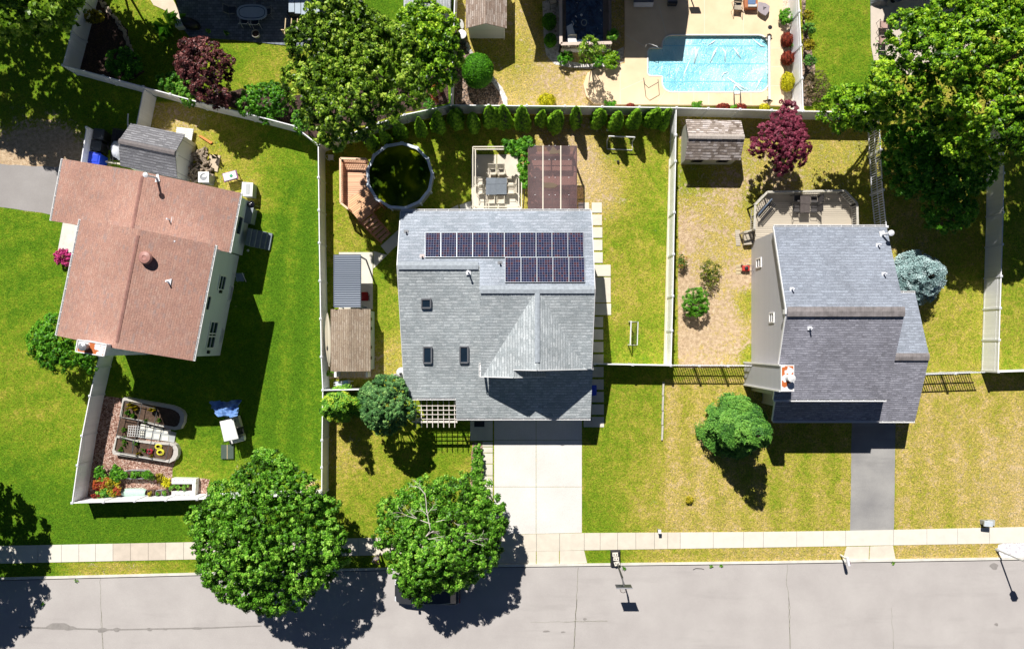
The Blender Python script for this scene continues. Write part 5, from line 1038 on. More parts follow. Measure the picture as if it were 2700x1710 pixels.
for i, (x, y) in enumerate(AR):
    k = len(AR) - 1 - i
    lab = AL.get(i) or {18: 'at the right end, against the corner post', 17: 'second from the right end'}.get(i) or ('%s from the right end' % (near[k - 2] if k - 2 < 11 else {13: 'fourteenth', 14: 'fifteenth', 15: 'sixteenth'}[k]))
    arbor(i, x, y, AW[i], 'clipped evergreen of the back fence row, ' + lab)
# shrubs
ball('topiary_ball', 'big round clipped topiary ball on the gravel bed', 1259.5, 186, 41.5, 44, 2.3, TOPI, cat='topiary', leaf=.1, dens=900, seed=5, rough=.015)
ball('round_shrub', 'upper round green shrub on the white stones beside the railing', 1448, 57, 19, 21, 1.1, TOPI, group='round shrubs on white stones', seed=6)
ball('round_shrub', 'lower round green shrub on the white stones beside the railing', 1451, 107, 16.5, 18, 1.0, TOPI, group='round shrubs on white stones', seed=7)
bush('round_shrub', 'bright green rounded shrub on the bare lawn of the middle right yard', 1832, 798, 34, FRESH, 1.5, 36, seed=8, aspect=.3, leaf=.12)
ball('golden_shrub', 'bright yellow dome shrub against the fence on the dry lawn', 1442, 264, 24, 17, .8, YELL, rough=.07, seed=9, group='bright yellow shrubs')
ball('golden_shrub', 'oval yellow shrub beside the pool, lowest on the stone strip', 2077, 216, 18, 25, 1.0, YELL, rough=.07, seed=10, group='bright yellow shrubs')
ball('golden_shrub', 'small yellow shrub at the fence, by the corner of the pool terrace', 2015, 283, 13, 9, .6, YELL, rough=.07, seed=11, group='bright yellow shrubs')
ball('barberry_shrub', 'upper dark red shrub on the stone strip beside the pool', 2074, 105, 15, 19, .9, REDB, rough=.09, seed=12, group='dark red shrubs around the pool')
ball('barberry_shrub', 'lower dark red shrub on the stone strip beside the pool', 2076, 154, 17, 18, .9, REDB, rough=.09, seed=13, group='dark red shrubs around the pool')
ball('barberry_shrub', 'dark red shrub at the fence, farthest left below the pool', 1662, 280, 12, 7, .6, REDB, rough=.09, seed=14, group='dark red shrubs around the pool')
ball('barberry_shrub', 'dark red shrub at the fence, just left of the pool ladder', 1907, 282, 18, 9, .65, REDB, rough=.09, seed=15, group='dark red shrubs around the pool')
ball('barberry_shrub', 'dark red shrub at the fence, just right of the pool ladder', 1953, 283, 16, 9, .65, REDB, rough=.09, seed=16, group='dark red shrubs around the pool')
bush('green_shrub', 'green leafy shrub at the top of the stone strip beside the pool', 2069, 46, 17, GOLD if False else FRESH, .9, 19, seed=17)
bush('green_shrub', 'tiny green shrub between the two dark red shrubs on the stone strip', 2089, 121, 8, FRESH, .5, 7, seed=18)
bush('green_shrub', 'low green dome shrub at the fence by the curved terrace end', 1607, 277, 14, TOPI, .6, 8, seed=19)
bush('green_shrub', 'small green shrub at the fence, below the middle of the pool', 1838, 278, 13, FRESH, .5, 8, seed=20)
bush('green_shrub', 'tiny green shrub at the fence between two dark red ones', 1935, 280, 6, FRESH, .5, 7, seed=21)
bush('green_shrub', 'striped shade green shrub below the raised deck, leftmost of three', 1491, 156, 18, TOPI, .9, 16, seed=22)
bush('green_shrub', 'green shrub below the raised deck, middle of three', 1574, 160, 15, FRESH, 1.0, 17, seed=23)
bush('green_shrub', 'yellow flecked green shrub below the raised deck, rightmost of three', 1611, 160, 18, LIME, 1.1, 24, seed=24)
bush('flower_plant', 'bright yellow green plant on the deck railing corner', 1611, 101, 13, LEAFG, 1.6, 12, seed=25, zlo=1.3, cat='plant', leaf=.16)
tree('small_tree', 'thin dark leaved young tree at the corner of the raised deck', 'tree', (1552, 165), [(1545, 85), (1560, 105), (1590, 120), (1595, 150), (1570, 165), (1540, 170), (1520, 150), (1530, 125), (1540, 110)], 2.8, 1.2, 4.0, OAK, .06, 9, lobe=.45, clump=.3, leaf=.14, dens=150, seed=26)
bush('green_shrub', 'round green shrub in the shade behind the slanted fence', 333, 172, 44, FRESH, 1.8, 38, seed=27, leaf=.13, dens=450)
bush('golden_shrub', 'golden shrub at the top of the dark planted bed', 253, 48, 26, GOLD, 1.1, 16, seed=28)
bush('green_shrub', 'bright green shrub spilling over the slanted fence left of the plum tree', 470, 222, 44, LEAFG, 1.9, 26, seed=29, leaf=.14, dens=400, wob=.15)
bush('green_shrub', 'bright green shrub spilling over the fence under the plum tree', 507, 252, 26, LEAFG, 2.0, 32, seed=30, leaf=.14, dens=400, wob=.15)
bush('green_shrub', 'large bright green shrub behind the slanted fence left of the oak', 702, 272, 66, FRESH, 2.4, 46, seed=31, leaf=.14, dens=420, wob=.12)
bush('green_shrub', 'small green shrub spilling over the fence beside the oak', 800, 325, 22, LEAFG, 2.2, 32, seed=32, leaf=.14, dens=400)
bush('pink_shrub', 'small pale pink flowering shrub under the left edge of the oak', 764, 258, 12, leafmat('pale_pink_bloom', [(0.115, 0.230, 0.034), (0.575, 0.230, 0.253), (0.747, 0.402, 0.437)], .6), 1.6, 12, seed=33, zlo=1.2)
bush('azalea_shrub', 'pink flowering azalea beside the concrete pad and red-brown roof', 170, 678, 23, PINKF, .8, 20, seed=34, leaf=.12)
bush('red_shrub', 'thin dark red leaved shrub near the fence corner under the oak', 1148, 246, 17, REDLF, 1.4, 24, seed=35, dens=200)
bush('green_shrub', 'small blue green shrub beside the fence corner under the oak', 1131, 275, 14, LEAFG, .8, 12, seed=36)
bush('brown_shrub', 'sparse brownish shrub beside the stone bed right of the pool fence', 2150, 235, 34, leafmat('brown_green_leaf', [(0.034, 0.057, 0.011), (0.138, 0.115, 0.046), (0.345, 0.230, 0.138)], .6), 1.5, 44, seed=37, dens=200, wob=.2)
for i, (x, y, lab) in enumerate(((2125, 45, 'topmost'), (2130, 80, 'second'), (2128, 125, 'third'), (2132, 165, 'lowest'))): bush('green_shrub', 'small feathery evergreen behind the right pool fence, %s of four' % lab, x, y, 15, CONI if i % 2 else GOLD, 1.2, 13, group='small evergreens behind the right pool fence', seed=60 + i, wob=.25, dens=300)
bush('rose_bush', 'small rose bush with red blooms beside the middle fence', 1797, 690, 11, leafmat('rose_leaf', [(0.023, 0.081, 0.011), (0.092, 0.184, 0.023), (0.230, 0.253, 0.046), (0.747, 0.069, 0.057)], .5), .8, 17, seed=38, dens=300, wob=.2)
bush('sparse_shrub', 'sparse yellowing shrub on the bare lawn above the rounded shrub', 1872, 722, 26, leafmat('yellowing_leaf', [(0.011, 0.034, 0.006), (0.069, 0.127, 0.014), (0.230, 0.276, 0.023), (0.460, 0.345, 0.057)], .5), 1.1, 40, seed=39, dens=170, wob=.3)
bush('hedge', 'narrow clipped green hedge beside the concrete driveway path', 1259, 1232, 13, LEAFG, .8, 65, seed=40, wob=.06, cat='hedge', dens=700, lobe=.3)
bush('weed_tuft', 'small dry weed tuft on the lower right front lawn', 1818, 1317, 9, GOLD, .3, 9, seed=43, cat='plant')
bush('green_shrub', 'small green shrub at the foot of the tan shed beside the fence', 870, 984, 9, LEAFG, .7, 9, seed=44)
WV = [(1322, 368), (1350, 372), (1375, 362), (1400, 366), (1412, 385), (1392, 392), (1394, 430), (1396, 455), (1388, 478), (1396, 500), (1380, 500), (1374, 470), (1368, 440), (1370, 418), (1350, 408), (1330, 395)]
t = thing('climbing_vine', 'green vine climbing over the right corner of the white patio pergola', 'vine', P(1385, 430)); crown(t, WV, 2.5, 2.2, 2.9, FRESH, .35, .25, .15, 450, 45, name='foliage'); MB().tube([P(1378, 555), P(1380, 545, 1.2), P(1386, 470, 2.4), P(1380, 400, 2.5)], .04, 6).build('stem', BARK, t)
def weed(name, lab, x, y, r, z=.25, m=LEAFG, seed=0, n=26, cat='plant', ll=None, grp=None):      # rosette of long arching leaves
    rnd = random.Random(seed); c = P(x, y, z); c.z = 0; b = MB(); L0 = (ll or r / S)
    for i in range(n):
        a = rnd.uniform(0, 6.28); L = L0 * rnd.uniform(.6, 1.1); w_ = L * .16; d = Vector((math.cos(a), math.sin(a), 0)); s_ = Vector((-d.y, d.x, 0)) * w_; zz = z * rnd.uniform(.7, 1.4)
        b.add([c + Z * .05, c + d * L * .5 + s_ + Z * zz, c + d * L + Z * zz * .8, c + d * L * .5 - s_ + Z * zz * 1.1], [(0, 1, 2), (0, 2, 3)])
    m2 = b.build(name, m); at = m2.data.attributes.new('tone', 'FLOAT', 'POINT'); at.data.foreach_set('value', [rnd.uniform(.2, 1) for _ in range(len(b.v))]); return meta(m2, lab, cat, grp)
for i, (x, y, r) in enumerate(((436, 62, 40), (425, 85, 30))): weed('broadleaf_plant', ['big broad leaved plant between lawn and shaded patio, upper one', 'big broad leaved plant between lawn and shaded patio, lower one'][i], x, y, r, .8, LEAFG, 70 + i, 18, grp='broad leaved plants')
# ---------------------------------------------------------------- above-ground pool and its deck
POOLRIM = M('pale_blue_pool_rim', (.66, .74, .84), .1, 3, .35); POOLW = M('pool_wall', (.36, .38, .36), .15, 4, .5)
def algae_sunlit():
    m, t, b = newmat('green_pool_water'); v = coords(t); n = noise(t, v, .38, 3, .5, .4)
    t.links.new(ramp(t, n, [(.36, (.008, .03, .004)), (.5, (.06, .1, .003)), (.62, (.26, .3, .006))]), b.inputs['Base Color']); b.inputs['Roughness'].default_value = .12; b.inputs['Specular IOR Level'].default_value = .15  # algae green, its yellow-green tones lightened to stand for sun on the water
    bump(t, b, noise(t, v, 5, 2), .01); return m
pc = P(1054, 463.5, 1.3); PR = 86 * (H - 1.3) / (S * H) * 1.0; c0 = Vector((pc.x, pc.y, 0))
t = thing('above_ground_pool', 'round above-ground swimming pool full of dark green water', 'swimming pool', c0)
ring = [c0 + Vector((math.cos(a), math.sin(a), 0)) * PR for a in [R(3 + 360 * k / 13) for k in range(13)]]
MB().extrude([c0 + (p - c0) * .96 for p in ring], (0, 0, 1.12)).build('water', algae_sunlit(), t)
b = MB()
for i in range(13): p, r_ = c0 + (ring[i] - c0) * .985, c0 + (ring[(i + 1) % 13] - c0) * .985; b.bar(p + Z * .62, r_ + Z * .62, .05, 1.24)
b.build('wall', POOLW, t)
for i in range(13):
    p, r_ = ring[i], ring[(i + 1) % 13]; d = (r_ - p).normalized(); MB().bar(p + d * .05 + Z * 1.3, r_ - d * .05 + Z * 1.3, .2, .05).build('rim', POOLRIM, t)
for p in ring: an = math.atan2(p.y - c0.y, p.x - c0.x); MB().box((p.x, p.y, 1.31), (.24, .24, .07), an).box((p.x, p.y, .63), (.12, .12, 1.26), an).build('upright', POOLRIM, t)

def W5(x, y, z=0, ox=850, oy=360, sc_=5.083): return P(ox + x / sc_, oy + y / sc_, z)
zd = 1.15
t = thing('pool_deck', 'red-brown wooden deck with railing and stairs beside the round pool', 'deck', W5(400, 700))
t.location.z = 0
b = MB(); pl = [W5(245, 300, zd), W5(600, 305, zd), W5(612, 480, zd), W5(628, 700, zd), W5(365, 800, zd), W5(352, 960, zd), W5(250, 890, zd)]; b.extrude(pl, (0, 0, -.12)); b.build('floor', WOODR, t)
dv = (W5(690, 1040, zd) - W5(510, 1150, zd)).normalized()
m2 = stripes('stained_deck_wood_diagonal', (.8, .46, .25), (.28, .12, .05), .14, .1, 1, .6, .18, uvk='UV')
b = MB(); b.extrude([W5(628, 700, zd), W5(720, 790, zd), W5(775, 880, zd), W5(660, 1030, zd), W5(510, 1150, zd), W5(353, 960, zd), W5(365, 800, zd)], (0, 0, -.12), along=W5(640, 690, zd) - W5(375, 880, zd)); b.build('floor', m2, t)
def railing(t, pts, zf, hh, m, mtop, gap=.13, topw=.14, posts=True):
    for a, c in zip(pts[:-1], pts[1:]):
        a = Vector((a.x, a.y, 0)); c = Vector((c.x, c.y, 0)); L = (c - a).length; n = max(2, int(L / gap)); d = (c - a) / n; b = MB()
        b.bar(a + Z * (zf + hh), c + Z * (zf + hh), topw, .04); b.bar(a + Z * (zf + hh - .08), c + Z * (zf + hh - .08), .04, .08); b.bar(a + Z * (zf + .12), c + Z * (zf + .12), .04, .08)
        b.build('railing', mtop, t); b = MB()
        for i in range(1, n): b.bar(a + d * i + Z * (zf + .1), a + d * i + Z * (zf + hh - .06), .04)
        b.build('baluster', m, t)
        for p in (a, c): MB().box((p.x, p.y, (zf + hh) / 2), (.1, .1, zf + hh - .01)).build('post', m, t)
railing(t, [W5(585, 302, 2.0), W5(240, 292, 2.0), W5(243, 885, 2.0), W5(345, 968, 2.0)], zd, .85, WOODR, M('pale_cedar_rail', (.82, .55, .36), .15, 5, .6))
railing(t, [W5(775, 890, 2.0), W5(650, 1000, 2.0)], zd, .85, WOODRAIL, WOODRAIL)
A0, A1, B0, B1 = W5(510, 1150, zd), W5(680, 1035, zd), W5(790, 1420, .1), W5(915, 1300, .1)
for i in range(6):
    f = (i + .5) / 6; l = A0.lerp(B0, f); r_ = A1.lerp(B1, f); zz = zd * (1 - (i + 1) / 6.5); l.z = r_.z = zz; MB().bar(l, r_, .24, .045).build('stair_tread', WOODR, t)
for a, c in ((A0, B0), (A1, B1)):
    MB().bar(a + Z * .8, c + Z * .85, .12, .04).build('handrail', WOODRAIL, t); MB().bar(a, Vector((c.x, c.y, .05)), .05, .2).build('stringer', WOODRAIL, t)
    for f in (.02, .5, .98): p = a.lerp(c, f); MB().bar(Vector((p.x, p.y, 0)), p + Z * .8, .08).build('post', WOODRAIL, t)
# ---------------------------------------------------------------- shelter, kayak and clutter left of the middle house
t = thing('shelter', 'open shelter with ribbed blue-grey metal roof on a white slab', 'shelter', P(915, 742)); z = 2.35
def corr():
    m, t_, b = newmat('corrugated_metal'); b.inputs['Metallic'].default_value = .25; b.inputs['Roughness'].default_value = .35
    sp = t_.nodes.new('ShaderNodeSeparateXYZ'); t_.links.new(coords(t_), sp.inputs[0]); f = mth(t_, 'FRACT', mth(t_, 'DIVIDE', sp.outputs[1], .155))
    t_.links.new(ramp(t_, f, [(.0, (.36, .4, .47)), (.42, (.36, .4, .47)), (.5, (.05, .07, .1)), (.93, (.08, .1, .14)), (1, (.36, .4, .47))]), b.inputs['Base Color']); return m
a, c = P(881, 672, z), P(951, 809, z); n = 116
b = MB().grid(2, n, lambda u, v: (a.x + (c.x - a.x) * u, a.y + (c.y - a.y) * v, z + .05 * u + (.022 if (v * (n - 1)) % 5 < 2 else 0))); b.build('roof', corr(), t)
b = MB(); EDG = M('dark_blue_trim', (.1, .12, .18), .1, 3, .5); z_ = z - .03
for p, r_ in (((881, 672), (951, 672)), ((951, 672), (951, 809)), ((951, 809), (881, 809)), ((881, 809), (881, 672))): b.bar(P(*p, z_), P(*r_, z_), .06, .1)
b.build('roof_edge', EDG, t)
for x, y in ((884, 675), (948, 675), (948, 806), (884, 806)): p = P(x, y, z_); MB().box((p.x, p.y, z_ / 2), (.09, .09, z_)).build('post', EDG, t)
REDP = M('red_plastic', (.32, .01, .015), .15, 3, .45)
t = thing('chair', 'dark red folding camping chair on the slab beside the ribbed shelter', 'chair', P(965, 785))
c = P(965, 785); c.z = 0; b = MB(); b.grid(5, 5, lambda u, v: (c.x - .28 + .56 * u, c.y - .25 + .5 * v, .42 - .08 * math.sin(u * 3.14) * math.sin(v * 3.14))); b.build('seat', REDP, t)
b = MB().grid(5, 4, lambda u, v: (c.x - .3 + .6 * u, c.y + .25 + .12 * v, .42 + .45 * v)); b.build('backrest', REDP, t)
for sx in (-1, 1): MB().bar(c + Vector((sx * .3, -.27, 0)), c + Vector((sx * .3, .36, .88)), .03).bar(c + Vector((sx * .3, .3, 0)), c + Vector((sx * .3, -.25, .6)), .03).build('leg', BLK, t)
# kayak
a = P(863, 823, 1.4); c = P(868, 966, 1.4); L = (c - a).length; KM = M('cream_kayak', (.62, .58, .46), .12, 1.5, .4, c2=(.5, .44, .33))
b = MB(); n = 22; vs = []; nr = 12
for i in range(n):
    u = i / (n - 1); p = a.lerp(c, u); w_ = max(.02, .36 * math.sin(math.pi * u) ** .7); 
    for k in range(nr):
        an = 2 * math.pi * k / nr; x = math.cos(an) * w_ ; zz = math.sin(an) * .16 * math.sin(math.pi * u) ** .5
        vs.append(p + Vector((x * .75 - zz * .35, 0, zz + x * .55)))
fs = [(i * nr + k, i * nr + (k + 1) % nr, (i + 1) * nr + (k + 1) % nr, (i + 1) * nr + k) for i in range(n - 1) for k in range(nr)] + [tuple(range(nr)), tuple(range((n - 1) * nr, n * nr))]
t = thing('kayak', 'cream kayak standing on edge between the fence and the tan shed', 'kayak', Vector((a.x, (a.y + c.y) / 2, 0))); MB().add(vs, fs).build('hull', KM, t, smooth=True)
p = a.lerp(c, .66) + Vector((-.04, 0, .18)); MB().lathe([(.12, 0), (.12, .02)], p, 14, .5, 1.5).build('cockpit', BLK, t)
MB().tube([a.lerp(c, .02) + Z * .17, a.lerp(c, .5) + Vector((-.04, 0, .2)), a.lerp(c, .98) + Z * .17], .012, 5).build('seam', M('kayak_seam', (.3, .28, .2), .1, 3, .6), t)
t = thing('storage_rack', 'black grid storage rack below the tan roofed shed', 'rack', P(925, 988)); z = 1.1
b = MB(); 
for i in range(9): b.bar(P(889 + i * 9, 981, z), P(890 + i * 9, 992, z), .03)
for y in (981, 986.5, 992): b.bar(P(887, y, z), P(963, y, z), .03)
b.build('grid_shelf', M('pale_rack_bar', (.4, .4, .38), .1, 3, .5), t)
for x in (884, 967): MB().extrude([P(x - 3, 980, z), P(x + 3, 980, z), P(x + 3, 994, z), P(x - 3, 994, z)], (0, 0, -z)).build('side_panel', TRIM, t)
t = thing('hand_cart', 'blue and white hand cart lying behind the short white fence', 'cart', P(905, 1011)); BLU = M('faded_blue_plastic', (.2, .38, .62), .15, 3, .5)
b = MB().box(tuple(P(903, 1012, .35)), (1.1, .5, .3), .12, .85); b.build('tub', M('pale_blue_tub', (.55, .6, .66), .1, 3, .4), t); MB().box(tuple(P(912, 1011, .56)), (.35, .42, .1), .1).build('lid', BLU, t)
for dy in (-6, 6): MB().bar(P(880, 1012 + dy * .5, .4), P(932, 1010 + dy, .45), .035).build('handle', ALU, t)
for dy in (-7, 7): MB().lathe([(.16, -.03), (.16, .03)], (0, 0, 0), 14).build('wheel', BLK, t, world=False).matrix_local = Matrix.Translation(P(886, 1012 + dy, .16) - t.location) @ Matrix.Rotation(R(90), 4, 'X')
WT = M('white_fiberglass', (.78, .78, .76), .04, 3, .35)
t = thing('pool_filter', 'white domed filter tank against the left wall of the middle house', 'tank', P(1057, 984)); MB().lathe([(.38, 0), (.4, .5), (.36, .75), (.22, .9), (.05, .95)], P(1062, 981), 20).build('tank', WT, t, smooth=True); MB().lathe([(.1, .9), (.1, 1.05), (.04, 1.07)], P(1062, 983), 10).build('valve', DARKM, t)
t = thing('bucket', 'small white bucket beside the white filter tank', 'bucket', P(1044, 990)); MB().lathe([(.14, 0), (.17, .3), (.15, .3), (.13, .05)], P(1044, 990), 14).build('tub', WT, t)
t = thing('garden_chair', 'small white metal garden chair in shade left of the pool deck', 'chair', P(874, 419)); c = P(876, 419); b = MB(); b.box((c.x, c.y, .43), (.4, .4, .03)); b.build('seat', ALU, t)
MB().tube([c + Vector((-.2, -.22, .43)), c + Vector((-.34, 0, .8)), c + Vector((-.2, .22, .43))], .02, 6).build('backrest', ALU, t)
for sx in (-.17, .17):
    for sy in (-.17, .17): MB().bar(c + Vector((sx, sy, 0)), c + Vector((sx, sy, .42)), .025).build('leg', ALU, t)
BLUEB = M('blue_bin_plastic', (.01, .05, .55), .1, 3, .4)
def bin_(name, label, x, y, w_, d_, h, m, rz=0, group=None, lidm=None):
    c = P(x, y, h); c.z = 0; t = thing(name, label, 'bin', c, rz, group); MB().box((0, 0, h * .46), (w_ * .82, d_ * .82, h * .92), 0, 1.18).build('body', m, t, world=False, bevel=.03)
    MB().box((0, 0, h * .95), (w_ * 1.04, d_ * 1.04, .06)).box((0, 0, h * .99), (w_ * .85, d_ * .8, .04), 0, .8).build('lid', lidm or m, t, world=False, bevel=.02)
    for sx in (-1, 1): MB().tube([(sx * w_ * .4 - .03, -d_ * .42, .12), (sx * w_ * .4 + .03, -d_ * .42, .12)], .12, 12).build('wheel', BLK, t, world=False)
    MB().tube([(-w_ * .35, -d_ * .55, h * .9), (w_ * .35, -d_ * .55, h * .9)], .018, 6).build('handle', m, t, world=False); return t
bin_('wheelie_bin', 'bright blue bin against the right wall of the middle house', 1562, 1028, .6, .7, 1.1, BLUEB, 0)
# ---------------------------------------------------------------- patio pergola with dining set
CRM = M('cream_vinyl', (.74, .68, .56), .06, 3, .5)
def W6(x, y, z=0): return P(1200 + x / 5.083, 330 + y / 5.083, z)
t = thing('pergola', 'open cream pergola frame around the patio dining table', 'pergola', W6(560, 700)); z = 2.5
for a, c in (((240, 293), (685, 290)), ((275, 325), (700, 325)), ((238, 293), (238, 1128)), ((272, 325), (272, 1095)), ((232, 1125), (900, 1125)), ((275, 1092), (860, 1092)), ((890, 690), (890, 1130)), ((852, 690), (852, 1095))): MB().bar(W6(*a, z), W6(*c, z), .06, .16).build('beam', CRM, t)
for x, y in ((256, 308), (256, 1108), (871, 1108)): p = W6(x, y, z); MB().box((p.x, p.y, z / 2), (.14, .14, z)).build('post', CRM, t)
for x, y in ((300, 330), ): MB().bar(W6(256, 308, 2.3), W6(300, 330, 2.5), .05).build('brace', CRM, t)
t = thing('dining_table', 'square grey slatted dining table on the patio', 'table', W6(553, 820)); z = .74
SLATG = M('slate_table', (.17, .2, .24), .1, 4, .5); b = MB(); xa, xb, ya, yb = 412, 694, 705, 932; xm, ym = 552, 792
for i in range(8): b.bar(W6(xa + 6, ya + 6 + i * 10.6, z), W6(xm - 4, ya + 6 + i * 10.6, z), .05, .03)
for i in range(9): b.bar(W6(xm + 6 + i * 16.2, ya + 3, z), W6(xm + 6 + i * 16.2, ym - 2, z), .07, .03)
for i in range(9): b.bar(W6(xa + 6 + i * 16.2, ym + 2, z), W6(xa + 6 + i * 16.2, yb, z), .07, .03)
for i in range(9): b.bar(W6(xm + 4, ym + 8 + i * 15, z), W6(xb - 4, ym + 8 + i * 15, z), .065, .03)
b.build('table_slats', SLATG, t); b = MB(); b.extrude([W6(xa, ya, z - .03), W6(xb, ya, z - .03), W6(xb, yb, z - .03), W6(xa, yb, z - .03)], (0, 0, -.03)); b.build('table_frame', DARKM, t)
for x, y in ((430, 722), (676, 722), (676, 916), (430, 916)): p = W6(x, y, .6); MB().box((p.x, p.y, .34), (.06, .06, .68)).build('leg', DARKM, t)
def patio_chair(label, c, rz, group, seat=CRM, frame=None, scale=1.0):
    frame = frame or CRM
    t = thing('patio_chair', label, 'chair', c, rz, group); s_ = scale
    MB().grid(6, 6, lambda u, v: (s_ * (-.24 + .48 * u), s_ * (-.22 + .46 * v), .42 - .03 * math.sin(u * 3.14))).build('seat', seat, t, world=False)
    MB().grid(6, 5, lambda u, v: (s_ * (-.24 + .48 * u), s_ * (-.22 - .2 * v), .43 + .5 * v)).build('backrest', seat, t, world=False)
    for sx in (-1, 1):
        MB().tube([(sx * .27 * s_, .26 * s_, 0), (sx * .27 * s_, .26 * s_, .62), (sx * .27 * s_, -.2 * s_, .64), (sx * .27 * s_, -.42 * s_, .95)], .018, 6).build('arm', frame, t, world=False)
        MB().tube([(sx * .26 * s_, -.2 * s_, .62), (sx * .27 * s_, -.32 * s_, 0)], .018, 6).build('leg', frame, t, world=False)
    MB().tube([(-.27 * s_, -.42 * s_, .95), (.27 * s_, -.42 * s_, .95)], .018, 6).build('top_rail', frame, t, world=False); return t
CHR = [(497, 615, 180, 'upper left'), (612, 615, 180, 'upper right'), (480, 985, 0, 'lower left'), (610, 985, 0, 'lower right'), (340, 755, -90, 'left side, upper'), (345, 875, -90, 'left side, lower'), (745, 755, 90, 'right side, upper'), (745, 870, 90, 'right side, lower')]
for x, y, a, l in CHR: c = W6(x, y, .5); c.z = 0; patio_chair('cream patio chair at the slatted dining table, %s' % l, c, R(a), 'chairs around the slatted dining table', M('cream_sling', (.62, .56, .46), .08, 3, .7) if x == 497 else bpy.data.materials['cream_sling'])
# translucent canopy
def polyc():
    m, t_, b = newmat('smoky_polycarbonate'); v = coords(t_); n = noise(t_, v, .6, 3, .5)
    c = ramp(t_, n, [(.35, (.13, .095, .1)), (.7, (.25, .19, .19))]); t_.links.new(c, b.inputs['Base Color']); b.inputs['Roughness'].default_value = .3
    tr = t_.nodes.new('ShaderNodeBsdfTransparent'); tr.inputs[0].default_value = (.75, .62, .62, 1); mx = t_.nodes.new('ShaderNodeMixShader'); mx.inputs[0].default_value = .58
    t_.links.new(b.outputs[0], mx.inputs[1]); t_.links.new(tr.outputs[0], mx.inputs[2]); t_.links.new(mx.outputs[0], t_.nodes['Material Output'].inputs[0]); return m
PCM = polyc(); t = thing('canopy', 'translucent smoky brown patio canopy attached behind the middle house', 'canopy', P(1457, 470)); z = 2.7
xs_ = [1391, 1431.5, 1478.5, 1522]
for i in range(3): MB().extrude([P(xs_[i] + 1, 384, z), P(xs_[i + 1] - 1, 384, z), P(xs_[i + 1] - 1, 552, z + .25), P(xs_[i] + 1, 552, z + .25)], (0, 0, -.015)).build('roof_panel', PCM, t)
for x in xs_[1:3]: MB().bar(P(x, 384, z + .02), P(x, 552, z + .27), .07, .03).build('joint_strip', CRM, t)
BRN = M('brown_timber', (.17, .09, .06), .15, 4, .6)
for x in (1393, 1520): MB().bar(P(x, 385, z - .07), P(x, 552, z + .18), .07, .12).build('rafter', BRN, t)
for y in (386, 421, 437, 453, 502, 550): MB().bar(P(1392, y, z - .06 + (y - 384) * .0015), P(1521, y, z - .06 + (y - 384) * .0015), .05, .07).build('purlin', BRN, t)
for x in (1395, 1518): p = P(x, 388, z - .1); MB().box((p.x, p.y, z / 2), (.12, .12, z - .1)).build('post', BRN, t)
b = MB()
for y in (384, 421, 468, 514, 551):
    for x in (1411, 1448, 1464, 1500): p = P(x, y, z + .03 + (y - 384) * .0015); b.lathe([(.035, 0), (.02, .02)], p, 6)
b.build('screw_cap', TRIM, t)
PUD = M('brown_puddle', (.14, .1, .065), .1, 2, .3)
for pts in ([(1447, 400), (1453, 394), (1456, 386), (1462, 389), (1468, 398), (1474, 394), (1477, 394), (1477, 408), (1472, 404), (1462, 406), (1450, 406)], [(1434, 482), (1445, 481), (1460, 482), (1471, 489), (1463, 495), (1447, 496), (1434, 494)]):
    y0_ = sum(p[1] for p in pts) / len(pts); MB().extrude([P(x, y, z + .012 + (y - 384) * .0015) for x, y in pts], (0, 0, -.006)).build('puddle', PUD, t)
sofa = thing('outdoor_sofa', 'pale tan outdoor sofa seen through the smoky canopy', 'sofa', P(1455, 430)); TANC = M('tan_cushion', (.6, .42, .33), .08, 3, .8)
for i in range(2): MB().extrude([P(1400 + i * 56, 412, .45), P(1453 + i * 56, 412, .45), P(1453 + i * 56, 450, .45), P(1400 + i * 56, 450, .45)], (0, 0, -.2)).build('cushion', TANC, sofa, bevel=.04)
MB().extrude([P(1398, 406, .7), P(1512, 406, .7), P(1512, 412, .7), P(1398, 412, .7)], (0, 0, -.6)).build('backrest', BRN, sofa); MB().extrude([P(1399, 411, .25), P(1511, 411, .25), P(1511, 451, .25), P(1399, 451, .25)], (0, 0, -.2)).build('base', BRN, sofa)
# goals and ball
def goal(label, a, c, depth, h, rear_ang=None):
    """a, c = photo px of top bar ends; depth = px vector to the ground bar"""
    A = P(*a, h); C = P(*c, h); A0_ = Vector((A.x, A.y, 0)); C0 = Vector((C.x, C.y, 0)); D = Vector((depth[0] / S, -depth[1] / S, 0)); t = thing('soccer_goal', label, 'goal', (A0_ + C0) / 2, 0, 'small white football goals')
    MB().tube([A, C], .05, 8).build('crossbar', ALU, t)
    for p, q_ in ((A, A0_), (C, C0)): MB().tube([p, q_], .05, 8).build('goal_post', ALU, t)
    MB().tube([A0_ + Z * .04, A0_ + D + Z * .04, C0 + D + Z * .04, C0 + Z * .04], .04, 8).build('ground_frame', ALU, t)
    b = MB(); n = 12; T1 = A; 
    for i in range(n + 1):
        u = i / n; b.tube([A.lerp(C, u), (A0_ + D).lerp(C0 + D, u) + Z * .05], .006, 4)
    for j in range(1, 6):
        v = j / 6; b.tube([A.lerp(A0_ + D, v), C.lerp(C0 + D, v)], .006, 4)
    b.build('net', BLK, t)
goal('white football goal near the evergreen row, seen with its net', (1606, 359), (1674, 362), (0, 22), 1.15)
goal('narrow white football goal on the lawn right of the middle house', (1664, 847), (1662, 909), (24, 0), 1.0)
for i, (x, y) in enumerate(((1602, 343), (1630, 426))): p = P(x, y, .11); o = MB().lathe([(.02, -.11), (.07, -.085), (.11, 0), (.07, .085), (.02, .11)], p, 14).build('ball', WT if i == 0 else DARKM, smooth=True); meta(o, ['white football by the goal near the evergreens', 'dark ball lying on the lawn below the upper goal'][i], 'ball')
